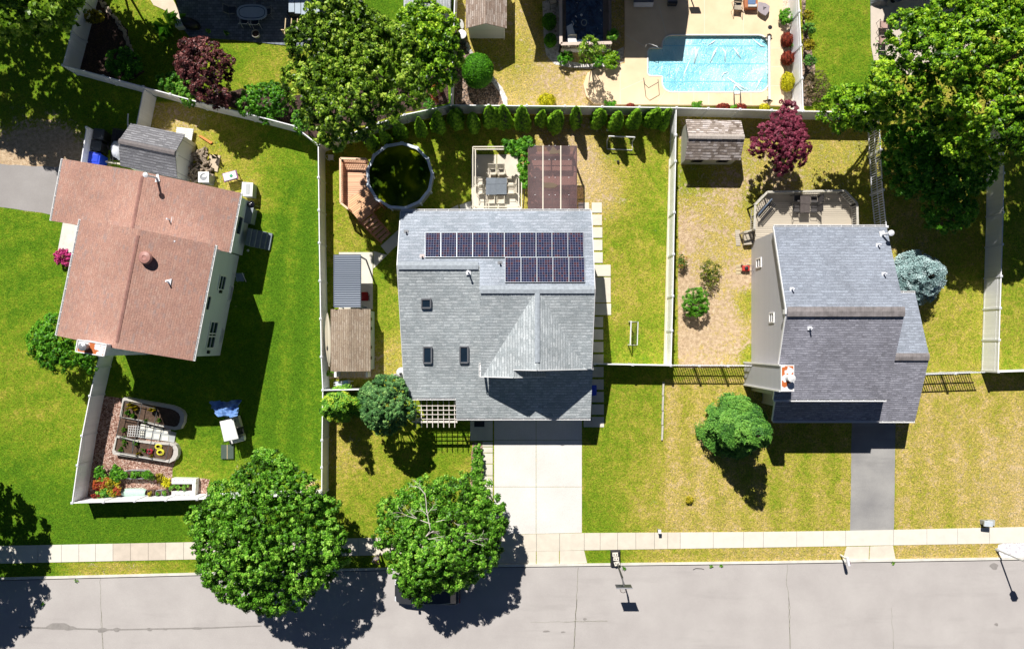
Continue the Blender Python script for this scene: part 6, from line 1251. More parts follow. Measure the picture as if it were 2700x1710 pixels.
# ---------------------------------------------------------------- deck of the grey house
def W7(x, y, z=0): return P(1950 + x / 5.083, 460 + y / 5.083, z)
t = thing('deck', 'weathered grey wooden deck with angled railing behind the grey house', 'deck', W7(900, 500)); zd = .75
MB().extrude([W7(395, 250, zd), W7(1400, 240, zd), W7(1565, 400, zd), W7(1570, 800, zd), W7(200, 900, zd), W7(225, 440, zd)], (0, 0, -.15)).build('floor', WOODG, t)
railing(t, [W7(200, 725, 1.7), W7(212, 405, 1.7), W7(375, 232, 1.7), W7(1415, 213, 1.7), W7(1578, 385, 1.7), W7(1588, 690, 1.7)], zd, .92, WOODGR, WOODGR, .16, .15)
MB().extrude([W7(60, 760, .4), W7(215, 740, .4), W7(215, 930, .4), W7(60, 940, .4)], (0, 0, -.4)).build('stair_landing', WOODG, t)
railing(t, [W7(70, 765, 1.2), W7(212, 735, 1.2)], .4, .8, WOODGR, WOODGR, .2, .08)
DGL = M('smoked_table_glass', (.1, .085, .08), .15, 3, .2, spec=.5)
for (x0, y0, x1, y1, lab) in ((815, 280, 955, 395, 'square smoked glass table on the grey deck, at the railing'), (815, 400, 945, 510, 'square mosaic table on the grey deck, below the glass one')):
    t = thing('side_table', lab, 'table', W7((x0 + x1) / 2, (y0 + y1) / 2, zd)); z = zd + .7
    MB().extrude([W7(x0, y0, z), W7(x1, y0, z), W7(x1, y1, z), W7(x0, y1, z)], (0, 0, -.03)).build('table_top', DGL, t)
    for x, y in ((x0 + 8, y0 + 8), (x1 - 8, y0 + 8), (x1 - 8, y1 - 8), (x0 + 8, y1 - 8)): p = W7(x, y, z); MB().bar((p.x, p.y, zd), (p.x, p.y, z - .03), .035).build('leg', BLK, t)
for x, y, a, l in ((775, 320, -90, 'left of the glass table'), (1010, 330, 90, 'right of the glass table'), (765, 455, -90, 'left of the mosaic table'), (1005, 455, 90, 'right of the mosaic table')):
    c = W7(x, y, zd + .5); c.z = zd; patio_chair('dark metal patio chair on the grey deck, ' + l, c, R(a), 'dark metal chairs on the grey deck', M('dark_mesh', (.05, .045, .045), .1, 3, .6) if x == 775 else bpy.data.materials['dark_mesh'], BLK)
t = thing('bench', 'dark slatted bench in the left corner of the grey deck', 'bench', W7(320, 500, zd)); a, c = W7(240, 560, zd + .45), W7(420, 350, zd + .45); d = (c - a).normalized(); n_ = Vector((d.y, -d.x, 0))
for k in range(4): MB().bar(a + n_ * (.1 + k * .12), c + n_ * (.1 + k * .12), .07, .03).build('seat_slat', BLK, t)
for k in range(3): MB().bar(a - n_ * .05 * k + Z * (.15 + .14 * k), c - n_ * .05 * k + Z * (.15 + .14 * k), .07, .03).build('back_slat', M('blue_grey_slat', (.12, .16, .22), .1, 3, .5) if k == 0 else bpy.data.materials['blue_grey_slat'], t)
for p in (a + d * .1, c - d * .1): MB().bar(p + n_ * .45 - Z * .45, p + n_ * .45, .04).bar(p - Z * .45, p + Z * .5, .04).build('leg', BLK, t)
# clutter in the right yard
t = thing('lawn_mower', 'red push mower against the left wall of the grey house', 'mower', P(1964, 708)); c = P(1964, 708); MB().box((c.x, c.y, .22), (.55, .42, .2), 0, .9).build('deck_body', M('mower_red', (.5, .04, .03), .1, 3, .4), t, bevel=.03); MB().lathe([(.13, .3), (.13, .42), (.05, .44)], c, 12).build('engine', BLK, t)
for sx in (-.24, .24):
    for sy in (-.24, .24): o = MB().lathe([(.1, -.02), (.1, .02)], (0, 0, 0), 12).build('wheel', BLK, t, world=False); o.matrix_local = Matrix.Translation(Vector((sx, sy, .1))) @ Matrix.Rotation(R(90), 4, 'X')
MB().tube([c + Vector((.25, -.2, .3)), c + Vector((.7, -.25, .9)), c + Vector((.7, .15, .9)), c + Vector((.25, .15, .3))], .015, 6).build('handle', GREYM, t)
M('tan_step', (.5, .42, .26), .15, 4, .9)
for i in range(3): slabs('stepping_stone', [[(1940, 698 + i * 9), (1954, 697 + i * 9), (1955, 704 + i * 9), (1941, 705 + i * 9)]], bpy.data.materials['tan_step'], .04, kind=None, lab='small tan stepping stone left of the red mower, %s of three' % ('upper', 'middle', 'lower')[i], cat='stepping stone', grp='stepping stones beside the red mower')
slabs('timber_plank', [[(1938, 606), (1951, 606), (1952, 648), (1940, 648)]], WOODG, .05, kind=None, lab='short wooden walkway beside the deck stairs', cat='walkway', grp=None)
# ---------------------------------------------------------------- raised deck with the blue cover (top)
t = thing('raised_deck', 'raised deck with tan railing around a blue covered spa', 'deck', P(1545, 60)); zf = .6
MB().extrude([P(1480, -60, zf), P(1612, -60, zf), P(1612, 122, zf), P(1480, 122, zf)], (0, 0, -.1)).build('floor', M('grey_deck_boards', (.2, .17, .16), .2, 3, .8), t)
MB().extrude([P(1479, 128, .55), P(1612, 128, .55), P(1612, 130, .55), P(1479, 130, .55)], (0, 0, -.55)).build('skirting', TRIM, t)
TANR = M('tan_rail', (.62, .5, .42), .08, 4, .6); railing(t, [P(1478, -60, 1.5), P(1479, 116, 1.5), P(1612, 113, 1.5)], zf, .9, TANR, TANR, .16, .22); railing(t, [P(1609, 90, 1.5), P(1609, -60, 1.5)], zf, .9, M('tan_rail_shade_tint', (.22, .18, .17), .1, 3, .6), bpy.data.materials['tan_rail_shade_tint'], .16, .15)  # right rail repeats the tan rail with shade darkened into its colour
def tarp(name, cs, amp=.1, seed=0): return None
m, tn, bb = newmat('dark_blue_tarp'); v = coords(tn); n1 = noise(tn, v, 1.3, 4, .6, 2.5); tn.links.new(ramp(tn, n1, [(.35, (.008, .016, .045)), (.5, (.02, .06, .15)), (.7, (.07, .15, .27))]), bb.inputs['Base Color']); bb.inputs['Roughness'].default_value = .3; bump(tn, bb, n1, .3); TARP = m
t = thing('spa_cover', 'dark blue wrinkled cover over the spa inside the tan railing', 'pool cover', P(1540, 50, zf)); z = 1.25; a, c = P(1492, -60, z), P(1590, 112, z)
rng = np.random.default_rng(5); hh = rng.normal(0, .03, (30, 40))
MB().grid(30, 40, lambda u, v: (a.x + (c.x - a.x) * u, a.y + (c.y - a.y) * v, z + float(hh[int(u * 29), int(v * 39)]) + .08 * math.sin(9 * u + 4 * v))).build('cover_sheet', TARP, t, smooth=True); MB().extrude([P(1494, -60, z - .1), P(1588, -60, z - .1), P(1588, 110, z - .1), P(1494, 110, z - .1)], (0, 0, -.5)).build('spa_wall', WT, t)
MB().tube([P(1540 + 7 * math.cos(k * .52), 60 + 8 * math.sin(k * .52), z + .14) for k in range(13)], .03, 6).build('ring', M('pale_reflection', (.35, .4, .4), .1, 3, .5), t); MB().lathe([(.1, 0), (.06, .08)], P(1533, 40, z + .08), 12).build('float', WT, t)  # ring and white dot are shapes standing for a reflection on the cover
MB().add([P(1494, 70, z + .16), P(1508, 62, z + .16), P(1522, 113, z + .13), P(1498, 113, z + .13)], [(0, 1, 2, 3)]).build('white_sheet', WT, t)
patio_chair('pale slatted chair outside the tan railing, at the top edge', P(1456, 12), R(20), 'pale slatted chairs by the tan railing', CRM, BLK); patio_chair('pale slatted chair inside the tan railing, lower side', Vector((P(1507, 121, zf).x, P(1507, 121, zf).y, zf)), R(180), 'pale slatted chairs by the tan railing', CRM, CRM)
# pool terrace furniture
TZ = .25
GRW = M('grey_wicker', (.16, .16, .19), .15, 10, .7); ORW = M('orange_wicker', (.42, .14, .05), .2, 10, .6); BLC = M('blue_cushion', (.12, .2, .36), .1, 3, .8)
t = thing('outdoor_sofa', 'grey padded bench in shade at the top edge of the terrace', 'sofa', P(1697, 0, TZ)); MB().extrude([P(1672, -30, .7), P(1726, -30, .7), P(1724, 6, .7), P(1672, 6, .7)], (0, 0, -.4)).build('seat', GRW, t, bevel=.05); MB().extrude([P(1671, 7, .74), P(1724, 7, .74), P(1722, 16, .5), P(1672, 16, .5)], (0, 0, -.2)).build('front_panel', M('pale_grey_panel', (.45, .46, .52), .05, 3, .6), t)
t = thing('lounge_chair', 'orange wicker lounge chair with blue cushion above the pool', 'lounge chair', P(1982, 5, TZ)); MB().extrude([P(1963, -30, .65), P(1999, -30, .65), P(1998, 21, .65), P(1965, 21, .65)], (0, 0, -.4)).build('base', ORW, t, bevel=.04); MB().extrude([P(1973, -30, .8), P(1994, -30, .8), P(1993, 12, .78), P(1973, 12, .78)], (0, 0, -.14)).build('cushion', BLC, t, bevel=.05); MB().extrude([P(1973, 12, .76), P(1997, 10, .76), P(1996, 18, .72), P(1973, 18, .72)], (0, 0, -.1)).build('pillow', WT, t, bevel=.03)
t = thing('side_table', 'grey pebble shaped table beside the orange lounge chair', 'table', P(2014, 22, TZ)); pts = [(2000, 5), (2018, 8), (2030, 16), (2028, 30), (2019, 42), (2006, 35), (1998, 28)]; MB().extrude([P(x, y, .6) for x, y in pts], (0, 0, -.08)).build('table_top', M('mauve_grey_table', (.36, .31, .33), .08, 3, .5), t, bevel=.02); MB().lathe([(.1, TZ), (.08, .52)], P(2014, 22), 12).build('leg', BLK, t)
b = MB(); b.bar(P(2014, 18, .61), P(2014, 26, .61), .05, .02).bar(P(2014, 22, .61), P(2020, 20, .61), .05, .02); b.build('umbrella_slot', BLK, t)
c = P(1940, 22, TZ); c.z = TZ; patio_chair('mesh patio chair standing left of the orange lounge chair', c, R(175), 'patio chairs on the pool terrace', M('tan_mesh', (.4, .34, .26), .1, 3, .7), BLK, 1.2)
t = thing('sign_post_stand_in', 'dark red panel on a black post, standing in for the sign casting a shadow', 'grill', P(1822, -2, TZ)); t.name = 'sign_stand_in'; c = P(1822, -2, TZ); b = MB(); b.tube([(c.x, c.y, TZ), (c.x, c.y, 1.0)], .05, 8); b.build('pole', BLK, t); MB().box((c.x, c.y, 1.25), (.75, .12, .5)).build('body', M('dark_red_enamel', (.2, .03, .03), .1, 3, .3), t, bevel=.03)  # stand-in for the post sign whose rectangular shadow falls on the terrace
t = thing('patio_chair_shaded', 'black armchair in shade at the top edge of the terrace', 'chair', P(1775, 2, TZ)); t.name = 'armchair'; MB().extrude([P(1762, -20, .6), P(1787, -20, .6), P(1787, 6, .6), P(1762, 6, .6)], (0, 0, -.35)).build('seat', GRW, t, bevel=.04); MB().extrude([P(1762, 4, .65), P(1787, 4, .65), P(1786, 10, .65), P(1763, 10, .65)], (0, 0, -.4)).build('armrest', DARKM, t)
# top right patio
PINKC = M('dusty_pink_sling', (.42, .28, .24), .08, 3, .7)
for i, (x, y, l) in enumerate(((2322, 72, 'upper one beside the enormous tree'), (2320, 112, 'lower one beside the enormous tree'))): patio_chair('pinkish patio chair on the top right patio, ' + l, P(x, y, .04), R(0), 'pinkish patio chairs', PINKC, BLK, 1.2)
t = thing('patio_table', 'round dark grey table on the shaded top right patio', 'table', P(2354, -2)); MB().lathe([(.42, .68), (.44, .72), (.1, .73)], P(2354, 2), 24).build('table_top', M('dusk_grey', (.1, .12, .15), .1, 3, .4), t); MB().lathe([(.2, .04), (.05, .1), (.05, .68)], P(2354, 2), 12).build('pedestal', BLK, t)
t = thing('covered_furniture', 'furniture under a crumpled grey cover on the shaded top right patio', 'cover', P(2315, 5)); rngc = random.Random(3); MB().grid(9, 6, lambda u, v: (P(2294, 0).x + 1.2 * u, P(0, -8).y + -.7 * v, .05 + .55 * math.sin(math.pi * u) ** .5 * math.sin(math.pi * v) ** .5 + rngc.uniform(-.05, .05))).build('cover_sheet', M('grey_cover', (.14, .15, .17), .1, 3, .6), t)
# ---------------------------------------------------------------- top left patio
FROST = M('frosted_table', (.42, .5, .58), .06, 3, .3)
def oval(x, y, a, c, n=32, rz=0, p=2.6): return [(x + a * abs(math.cos(k)) ** (2 / p) * math.copysign(1, math.cos(k)), y + c * abs(math.sin(k)) ** (2 / p) * math.copysign(1, math.sin(k))) for k in [2 * math.pi * i / n for i in range(n)]]
t = thing('dining_table', 'oval pale blue-grey dining table on the dark paved patio', 'table', P(664, 32, .05)); t.location.z = 0
MB().extrude([P(x, y, .75) for x, y in oval(664, 32.5, 40, 21)], (0, 0, -.03)).build('table_top', FROST, t); b = MB(); ov = oval(664, 32.5, 34, 15.5)
for i in range(len(ov)): b.bar(P(*ov[i], .757), P(*ov[(i + 1) % len(ov)], .757), .05, .01)
b.build('inlay', M('dark_inlay', (.03, .07, .12), .1, 3, .4), t)
for x, y in ((638, 24), (690, 24), (690, 41), (638, 41)): MB().bar(P(x, y, .05), P(x, y, .72), .05).build('leg', BLK, t)
for x, y, a, l in ((652, 62, 0, 'below, left'), (680, 64, 0, 'below, right'), (710, 40, 90, 'right end'), (618, 36, -90, 'left end'), (690, -4, 180, 'above')): c = P(x, y, .05); patio_chair('dark sling chair at the oval table, ' + l, c, R(a), 'dark chairs around the oval table', M('navy_sling', (.03, .05, .09), .1, 3, .7) if x == 652 else bpy.data.materials['navy_sling'], ALU if x < 700 and y > 60 else GREYM, 1.1)
t = thing('planter_pot', 'round pale pot below the oval table on the dark patio', 'planter', P(679, 93)); MB().lathe([(.22, .05), (.3, .45), (.27, .46), (.25, .3)], P(679, 95), 22).build('pot', M('pale_pot', (.45, .43, .38), .1, 3, .6), t); MB().lathe([(.24, .34), (.05, .36)], P(679, 95), 16).build('soil', SOIL, t)
t = thing('patio_awning', 'pale blue panelled patio awning with timber rafter tails, half under the oak', 'awning', P(800, 40)); z = 2.4
for i in range(5): MB().extrude([P(761 + i * 16.5, -50, z), P(776 + i * 16.5, -50, z), P(776 + i * 16.5, 32 + i * 4, z - .2), P(761 + i * 16.5, 32 + i * 3.5, z - .2)], (0, 0, -.02)).build('roof_panel', FROST, t)
YW = M('new_timber', (.6, .46, .26), .12, 4, .7)
for i in range(5): MB().bar(P(753.5 + i * 15.7, 49, z - .6), P(750.5 + i * 15.7, 90, z - .6), .06, .08).build('rafter', YW, t)
MB().bar(P(741, 79, z - .66), P(830, 83, z - .66), .06, .06).build('beam', YW, t)
for x in (745, 826): p = P(x, 81, z - .7); MB().box((p.x, p.y, (z - .7) / 2), (.1, .1, z - .72)).build('post', YW, t)
t = thing('grill', 'covered black grill in the shade between awning and rafter tails', 'grill', P(785, 42)); MB().lathe([(.3, 0), (.35, .5), (.33, .9), (.2, 1.1), (.05, 1.12)], P(785, 46), 18, 1.6, .9).build('cover', DARKM, t, smooth=True)
t = thing('planter_box', 'white square planter beside the path at the dark patio corner', 'planter', P(476, 68)); MB().box(tuple(P(476, 66, .3)), (.5, .5, .6), .1, 1.1).build('box', WT, t); weed('broadleaf_plant', 'red tipped plant growing by the white planter', 470, 48, 22, .6, LEAFG, 77, 16)
t = thing('lounge_cover', 'black covered lounge chair at the corner of the dark patio', 'lounge chair', P(505, 65)); t.name = 'covered_lounger'; MB().lathe([(.5, 0), (.55, .4), (.4, .75), (.1, .8)], P(508, 68), 18, 1.3, .7, -.3).build('cover', DARKM, t, smooth=True)
for i, (x, y) in enumerate(((548, 82), (596, 86))): weed('patio_plant', ['small dark potted plant on the shaded patio, left one', 'small dark potted plant on the shaded patio, right one'][i], x, y, 9, .4, DKCON, 80 + i, 18, grp='small plants on the shaded patio')
t = thing('lantern', 'small round white lantern light in the planted bed at top left', 'lantern', P(276, 43)); MB().lathe([(.03, 0), (.03, .5)], P(276, 43), 8).build('stake', GREYM, t); MB().lathe([(.12, .5), (.14, .6), (.1, .7), (.02, .72)], P(276, 43), 14).build('globe', WT, t)
# ---------------------------------------------------------------- left house yard
bin_('wheelie_bin', 'black bin behind the small screen fence, upper one', 259, 353, .75, .75, 1.15, DARKM, R(-8), 'bins behind the small screen fence', M('dark_slate_lid', (.045, .055, .065), .1, 3, .5))
bin_('wheelie_bin', 'black bin behind the small screen fence, between blue bin and upper black bin', 252, 383, .72, .7, 1.15, DARKM, R(-8), 'bins behind the small screen fence', bpy.data.materials['dark_slate_lid'])
bin_('wheelie_bin', 'bright blue bin touching the upper edge of the red-brown roof', 247, 416, .85, .8, 1.15, BLUEB, R(-8), 'bins behind the small screen fence')
t = thing('utility_trailer', 'black utility trailer with a big white sack beside the grey shed', 'trailer', P(312, 385)); b = MB(); z = .6
MB().extrude([P(299, 340, z), P(330, 345, z), P(328, 425, z), P(292, 420, z)], (0, 0, -.15)).build('bed', DARKM, t)
for a, c in (((298, 338), (291, 425)), ((304, 340), (297, 427)), ((298, 338), (332, 343))): MB().bar(P(*a, z + .35), P(*c, z + .35), .05).build('side_rail', BLK, t)
MB().bar(P(279, 426, z), P(328, 434, z), .12, .1).build('tailgate', M('pale_board', (.5, .46, .36), .1, 3, .7), t); MB().tube([P(338, 345, .5), P(337, 318, .5), P(338, 300, .55)], .05, 8).build('tow_bar', ALU, t)
for x in (290, 333): o = MB().lathe([(.28, -.08), (.28, .08)], (0, 0, 0), 18).build('wheel', BLK, t, world=False); o.matrix_local = Matrix.Translation(P(x, 385, .28) - t.location) @ Matrix.Rotation(R(90), 4, 'Y')
t = thing('sack', 'big pale white sack lying in the black trailer', 'sack', P(317, 390, .6)); rs_ = random.Random(8); b = MB(); b.lathe([(.3, 0), (.5, .15), (.48, .4), (.3, .6), (.08, .64)], P(316, 399, .6), 14, .9, 1.35, .15); b.v = [(x + rs_.uniform(-.05, .05), y + rs_.uniform(-.05, .05), z_ + rs_.uniform(-.04, .04)) for x, y, z_ in b.v]; b.build('bag', M('white_sack', (.6, .62, .68), .06, 3, .6), t, smooth=True)
t = thing('pallet', 'white slatted platform behind the grey shed', 'pallet', P(487, 345))
for i in range(7):
    y = 335 + i * 5; MB().extrude([P(466 + i * -.4 - 0, y, .35), P(510 - i * .9, y + 5 - 0, .35), P(509.5 - i * .9, y + 9, .35), P(465 + i * -.4, y + 4, .35)], (0, 0, -.12)).build('slat', WT, t)
# woodpile
LOGM = M('log_wood', (.12, .085, .06), .5, 6, .9, c2=(.34, .27, .2)); LOGE = M('log_end', (.5, .38, .24), .2, 6, .9)
rl = random.Random(9); cnt = 0
logs_meshes = []
for i in range(6):
    L = rl.uniform(.5, .9); r_ = rl.uniform(.06, .1); b = MB(); b.tube([(-L / 2, 0, 0), (0, rl.uniform(-.04, .04), 0), (L / 2, 0, 0)], [r_, r_ * 1.05, r_ * .9], 7); b.v = [(x, y * rl.uniform(.8, 1.2), z_ * rl.uniform(.8, 1.2)) for x, y, z_ in b.v]
    me = bpy.data.meshes.new('log'); me.from_pydata(b.v, [], b.f); me.materials.append(LOGM); logs_meshes.append(me)
poly = [(511, 390), (545, 400), (548, 430), (556, 462), (545, 480), (515, 478), (498, 470), (503, 440)]; lx, ly = poly_np(poly)
for i in range(58):
    while True:
        x, y = rl.uniform(498, 556), rl.uniform(390, 480)
        if inside(lx, ly, np.array([x]), np.array([y]))[0]: break
    o = bpy.data.objects.new('log', logs_meshes[i % 6]); COL.objects.link(o); p = P(x, y, .1 + rl.uniform(0, .5)); o.location = p; o.rotation_euler = (rl.uniform(0, 3), rl.uniform(-.25, .25), rl.uniform(0, 3.14)); meta(o, 'split log in the heap against the cream wall of the grey shed', 'log', 'logs in the heap beside the grey shed')
t = thing('compost_bin', 'white square compost bin with round opening beside the red-brown roof', 'bin', P(545, 470)); c = P(537, 467, .9); c.z = 0
MB().box((c.x + .05, c.y, .45), (.8, .8, .88), R(-10), .85).build('body', GREYM, t, bevel=.05); b = MB()
for k in range(16):
    a0 = k * math.pi / 8; a1 = (k + 1) * math.pi / 8; q0 = lambda a, r_: (c.x + math.cos(a) * r_, c.y + math.sin(a) * r_, .93); sq = lambda a: .42 / max(abs(math.cos(a)), abs(math.sin(a))) * .92
    b.add([q0(a0, .26), q0(a1, .26), q0(a1, sq(a1)), q0(a0, sq(a0))], [(0, 1, 2, 3)])
b.build('rim', WT, t); MB().lathe([(.1, .8), (.12, .9), (.02, .93)], (c.x + .05, c.y + .08, 0), 10, 1.4, .8).build('ball_inside', WT, t)
t = thing('stone_slab', 'tan rectangular slab with a small bare plant beside the log heap', 'slab', P(568, 425)); MB().extrude([P(553, 407, .1), P(581, 410, .1), P(573, 453, .1), P(548, 446, .1)], (0, 0, -.1)).build('slab', M('tan_slab', (.58, .47, .34), .08, 2, .85), t)
weed('bare_plant', 'small bare branching plant standing on the tan slab', 565, 412, 10, .7, M('dark_twig', (.04, .03, .02), .2, 3, .9), 90, 9, ll=.3)
t = thing('play_cart', 'white and purple toy cart on the dry lawn corner', 'toy cart', P(612, 475)); c = P(607, 464, .7); c.z = 0; rz_ = R(15)
MB().box((c.x, c.y, .72), (.95, .55, .1), rz_).build('top', WT, t, bevel=.03); MB().box((c.x, c.y, .66), (1.05, .65, .05), rz_).build('purple_rim', M('purple_plastic', (.3, .07, .3), .1, 3, .4), t); MB().box((c.x + .1, c.y, .79), (.2, .16, .05), rz_ + .4).build('green_toy', M('green_plastic', (.02, .3, .12), .1, 3, .4), t)
for sx in (-.4, .4):
    for sy in (-.22, .22): MB().bar((c.x + sx, c.y + sy, .0), (c.x + sx, c.y + sy, .66), .05).build('leg', BLK, t)
t = thing('utility_box', 'white ribbed air conditioner box beside the red-brown house corner', 'air conditioner', P(657, 505)); c = P(652, 499, .9); c.z = 0
MB().box((c.x, c.y, .45), (.75, .95, .86), R(-4)).build('cabinet', M('grey_cabinet', (.4, .42, .4), .06, 3, .5), t, bevel=.02); MB().box((c.x, c.y, .9), (.8, 1.0, .05), R(-4)).build('top', WT, t); MB().box((c.x + .05, c.y, .935), (.28, .72, .02), R(-4)).build('grille', M('grey_grille', (.4, .42, .42), .1, 3, .5), t)
t = thing('kettle_grill', 'round black kettle grill beside the white wall', 'grill', P(668, 541)); c = P(661, 539, .9); c.z = 0; MB().lathe([(.05, .45), (.22, .55), (.29, .75), (.29, .8), (.24, .92), (.1, .99), (.02, 1.0)], c, 22).build('bowl', M('black_enamel', (.012, .012, .02), .1, 3, .08), t, smooth=True)
for k in range(3): a = k * 2.1; MB().bar((c.x + .3 * math.cos(a), c.y + .3 * math.sin(a), 0), (c.x + .12 * math.cos(a), c.y + .12 * math.sin(a), .55), .03).build('leg', GREYM, t)
MB().bar((c.x - .05, c.y, 1.04), (c.x + .05, c.y, 1.04), .03).build('handle', ALU, t)
t = thing('garden_chair', 'dark folded lawn chair in the deep shade right of the left house', 'chair', P(640, 735)); c = P(638, 732); MB().grid(5, 5, lambda u, v: (c.x - .3 + .6 * u, c.y - .3 + .6 * v, .4 + .05 * math.sin(5 * u))).build('seat', M('blue_grey_sling', (.15, .2, .28), .1, 3, .6), t)
for sx in (-.3, .3): MB().bar((c.x + sx, c.y - .3, 0), (c.x + sx, c.y + .3, .75), .03).build('leg', ALU, t)
p = P(654, 660, .1); meta(MB().lathe([(.02, -.1), (.07, -.07), (.1, 0), (.07, .07), (.02, .1)], p, 12).build('ball', WT, smooth=True), 'small white ball on the ground below the blue-grey stairs', 'ball')
t = thing('orange_scoop', 'orange plastic sled on the lawn behind the grey shed', 'sled', P(540, 372)); t.name = 'sled'; MB().extrude([P(523, 358, .12), P(530, 357, .12), P(560, 375, .12), (P(555, 379, .12))], (0, 0, -.1)).build('shell', M('orange_plastic', (.7, .22, .03), .1, 3, .5), t)
t = thing('barrel', 'white topped dark barrel beside the brown roofed white shed', 'barrel', P(1219, 95)); MB().lathe([(.34, 0), (.38, .45), (.35, .9)], P(1220, 105), 20).build('barrel', M('dark_barrel', (.06, .07, .08), .1, 3, .5), t); MB().lathe([(.34, .9), (.33, .94), (.05, .98)], P(1220, 105), 20).build('lid', WT, t)
t = thing('surfboard', 'grey board leaning between the fence and the brown roofed shed', 'board', P(1217, 66)); MB().lathe([(.02, -.02), (1, -.02), (1, .02), (.02, .02)], P(1217, 64, .8), 18, .16, .36, .2).build('board', M('grey_board', (.4, .4, .38), .1, 3, .5), t)
# golf cart with tarp
t = thing('golf_cart', 'cream golf cart with white roof and a blue tarp thrown over its rear', 'golf cart', P(605, 1130)); RZ = R(8)
def gc(x, y, z): p = P(500 + x / 5.083, 1030 + y / 5.083, z); return p
MB().extrude([gc(398, 410, 1.85), gc(580, 372, 1.85), gc(655, 640, 1.85), gc(460, 682, 1.85)], (0, 0, -.09)).build('roof', WT, t, bevel=.04)
CREAM = M('cream_paint', (.5, .46, .36), .06, 3, .35)
MB().extrude([gc(470, 370, .75), gc(650, 330, .75), gc(735, 650, .6), gc(560, 712, .6)], (0, 0, -.45)).build('body', CREAM, t, bevel=.06); MB().extrude([gc(600, 500, .95), gc(712, 478, .95), gc(728, 570, .9), gc(620, 595, .9)], (0, 0, -.25)).build('seat', DARKM, t, bevel=.03)
MB().extrude([gc(545, 655, .75), gc(730, 600, .75), gc(735, 665, .7), gc(560, 712, .7)], (0, 0, -.3)).build('front_cowl', WT, t, bevel=.04)
for x, y in ((500, 440), (620, 400), (690, 620), (545, 665)): a = gc(x, y, .7); c = gc(min(x, 640), y, 1.8); MB().bar(a, Vector((a.x - .05, a.y, 1.78)), .04).build('roof_post', BLK, t)
for x, y in ((500, 400), (665, 370), (560, 680), (725, 630)): o = MB().lathe([(.22, -.08), (.22, .08)], (0, 0, 0), 18).build('wheel', BLK, t, world=False); o.matrix_local = Matrix.Translation(gc(x, y, .22) - t.location) @ Matrix.Rotation(R(8), 4, 'Z') @ Matrix.Rotation(R(90), 4, 'Y')
MB().tube([gc(630, 590, .8), gc(600, 610, 1.1)], .02, 6).build('steering_column', BLK, t)
t = thing('tarp', 'crumpled blue tarp over the back of the golf cart', 'tarp', gc(450, 240, 0)); rt = np.random.default_rng(4); hx = rt.normal(0, 1, (16, 12))
cn = [gc(262, 150, 1.5), gc(672, 125, 1.5), gc(640, 345, 1.9), gc(360, 350, 1.9)]
def tf(u, v):
    p = cn[0].lerp(cn[1], u).lerp(cn[3].lerp(cn[2], u), v); i, j = int(u * 15), int(v * 11); k = math.sin(u * 3.14) * .6
    return (p.x + hx[i, j] * .05, p.y + hx[15 - i, j] * .05 + .05 * math.sin(u * 7), p.z + hx[i, 11 - j] * .1 - .3 * (1 - v) * abs(u - .35) + .15 * math.sin(11 * u + 6 * v))
o = MB().grid(16, 12, tf).build('sheet', M('blue_tarp', (.08, .17, .42), .2, 3, .5, c2=(.14, .27, .55)), t, smooth=True); sm = o.modifiers.new('s', 'SUBSURF'); sm.levels = 1; sm.render_levels = 2
t = thing('ground_box', 'dark green twin lid utility box lying on the lawn below the golf cart', 'utility box', P(600, 1190)); GRNB = M('dark_green_lid', (.07, .1, .08), .1, 3, .5)
for x0, x1 in ((583, 598), (600.5, 615.5)): MB().extrude([P(x0, 1172, .16), P(x1, 1173, .16), P(x1, 1209, .16), P(x0, 1209, .16)], (0, 0, -.16)).build('lid', GRNB, t)
MB().bar(P(599.2, 1172, .17), P(599.2, 1209, .17), .06, .03).build('divider', M('tan_strip', (.4, .33, .2), .1, 3, .7), t)
# ---------------------------------------------------------------- vegetable beds
def W3(x, y, z=0): return P(180 + x / 5.083, 1030 + y / 5.083, z)
BLOCK = M('pale_block', (.52, .49, .45), .1, 5, .8); BLOCKD = BLOCK
def raised(label, outer, inner, h=.45):
    c = W3(*outer[0]); c.z = 0; t = thing('raised_bed', label, 'raised bed', c, 0, 'stone walled vegetable beds'); n = len(outer)
    for i in range(n):
        a, c2 = W3(*outer[i], h), W3(*outer[(i + 1) % n], h); d, e = W3(*inner[i], h), W3(*inner[(i + 1) % n], h); L = (c2 - a).length; k = max(1, int(L / .3))
        b = MB()
        for j in range(k):
            u0, u1 = j / k + .008 / max(L, .1), (j + 1) / k; b.extrude([a.lerp(c2, u0), a.lerp(c2, u1), d.lerp(e, u1), d.lerp(e, u0)], (0, 0, -h))
        b.build('wall', BLOCK, t)
    MB().extrude([W3(x, y, h - .1) for x, y in inner], (0, 0, -.2)).build('soil', SOIL, t); return t
def arc(cx, cy, rx, ry, a0, a1, n=7): return [(cx + rx * math.cos(R(a0 + (a1 - a0) * i / (n - 1))), cy + ry * math.sin(R(a0 + (a1 - a0) * i / (n - 1)))) for i in range(n)]
t1 = raised('upper stone walled vegetable bed with rounded right end', [(730, 95)] + [(760, 85), (1380, 195), ] + [(1460, 225), (1530, 270), (1558, 330), (1545, 430), (1500, 510), (1430, 525)] + [(1180, 465), (940, 400), (685, 345)],
    [(748, 128), (775, 130), (1370, 238), (1430, 262), (1480, 300), (1500, 345), (1490, 420), (1460, 470), (1410, 482), (1180, 440), (945, 385), (712, 350)])
t2 = raised('lower stone walled vegetable bed with rounded right end', [(640, 600), (870, 655), (1120, 690), (1390, 700), (1440, 720), (1472, 780), (1470, 860), (1430, 925), (1350, 965), (850, 890), (600, 850), (585, 800)],
    [(650, 625), (870, 675), (1120, 712), (1360, 725), (1395, 745), (1412, 790), (1405, 850), (1380, 900), (1320, 928), (860, 850), (640, 812), (618, 790)])
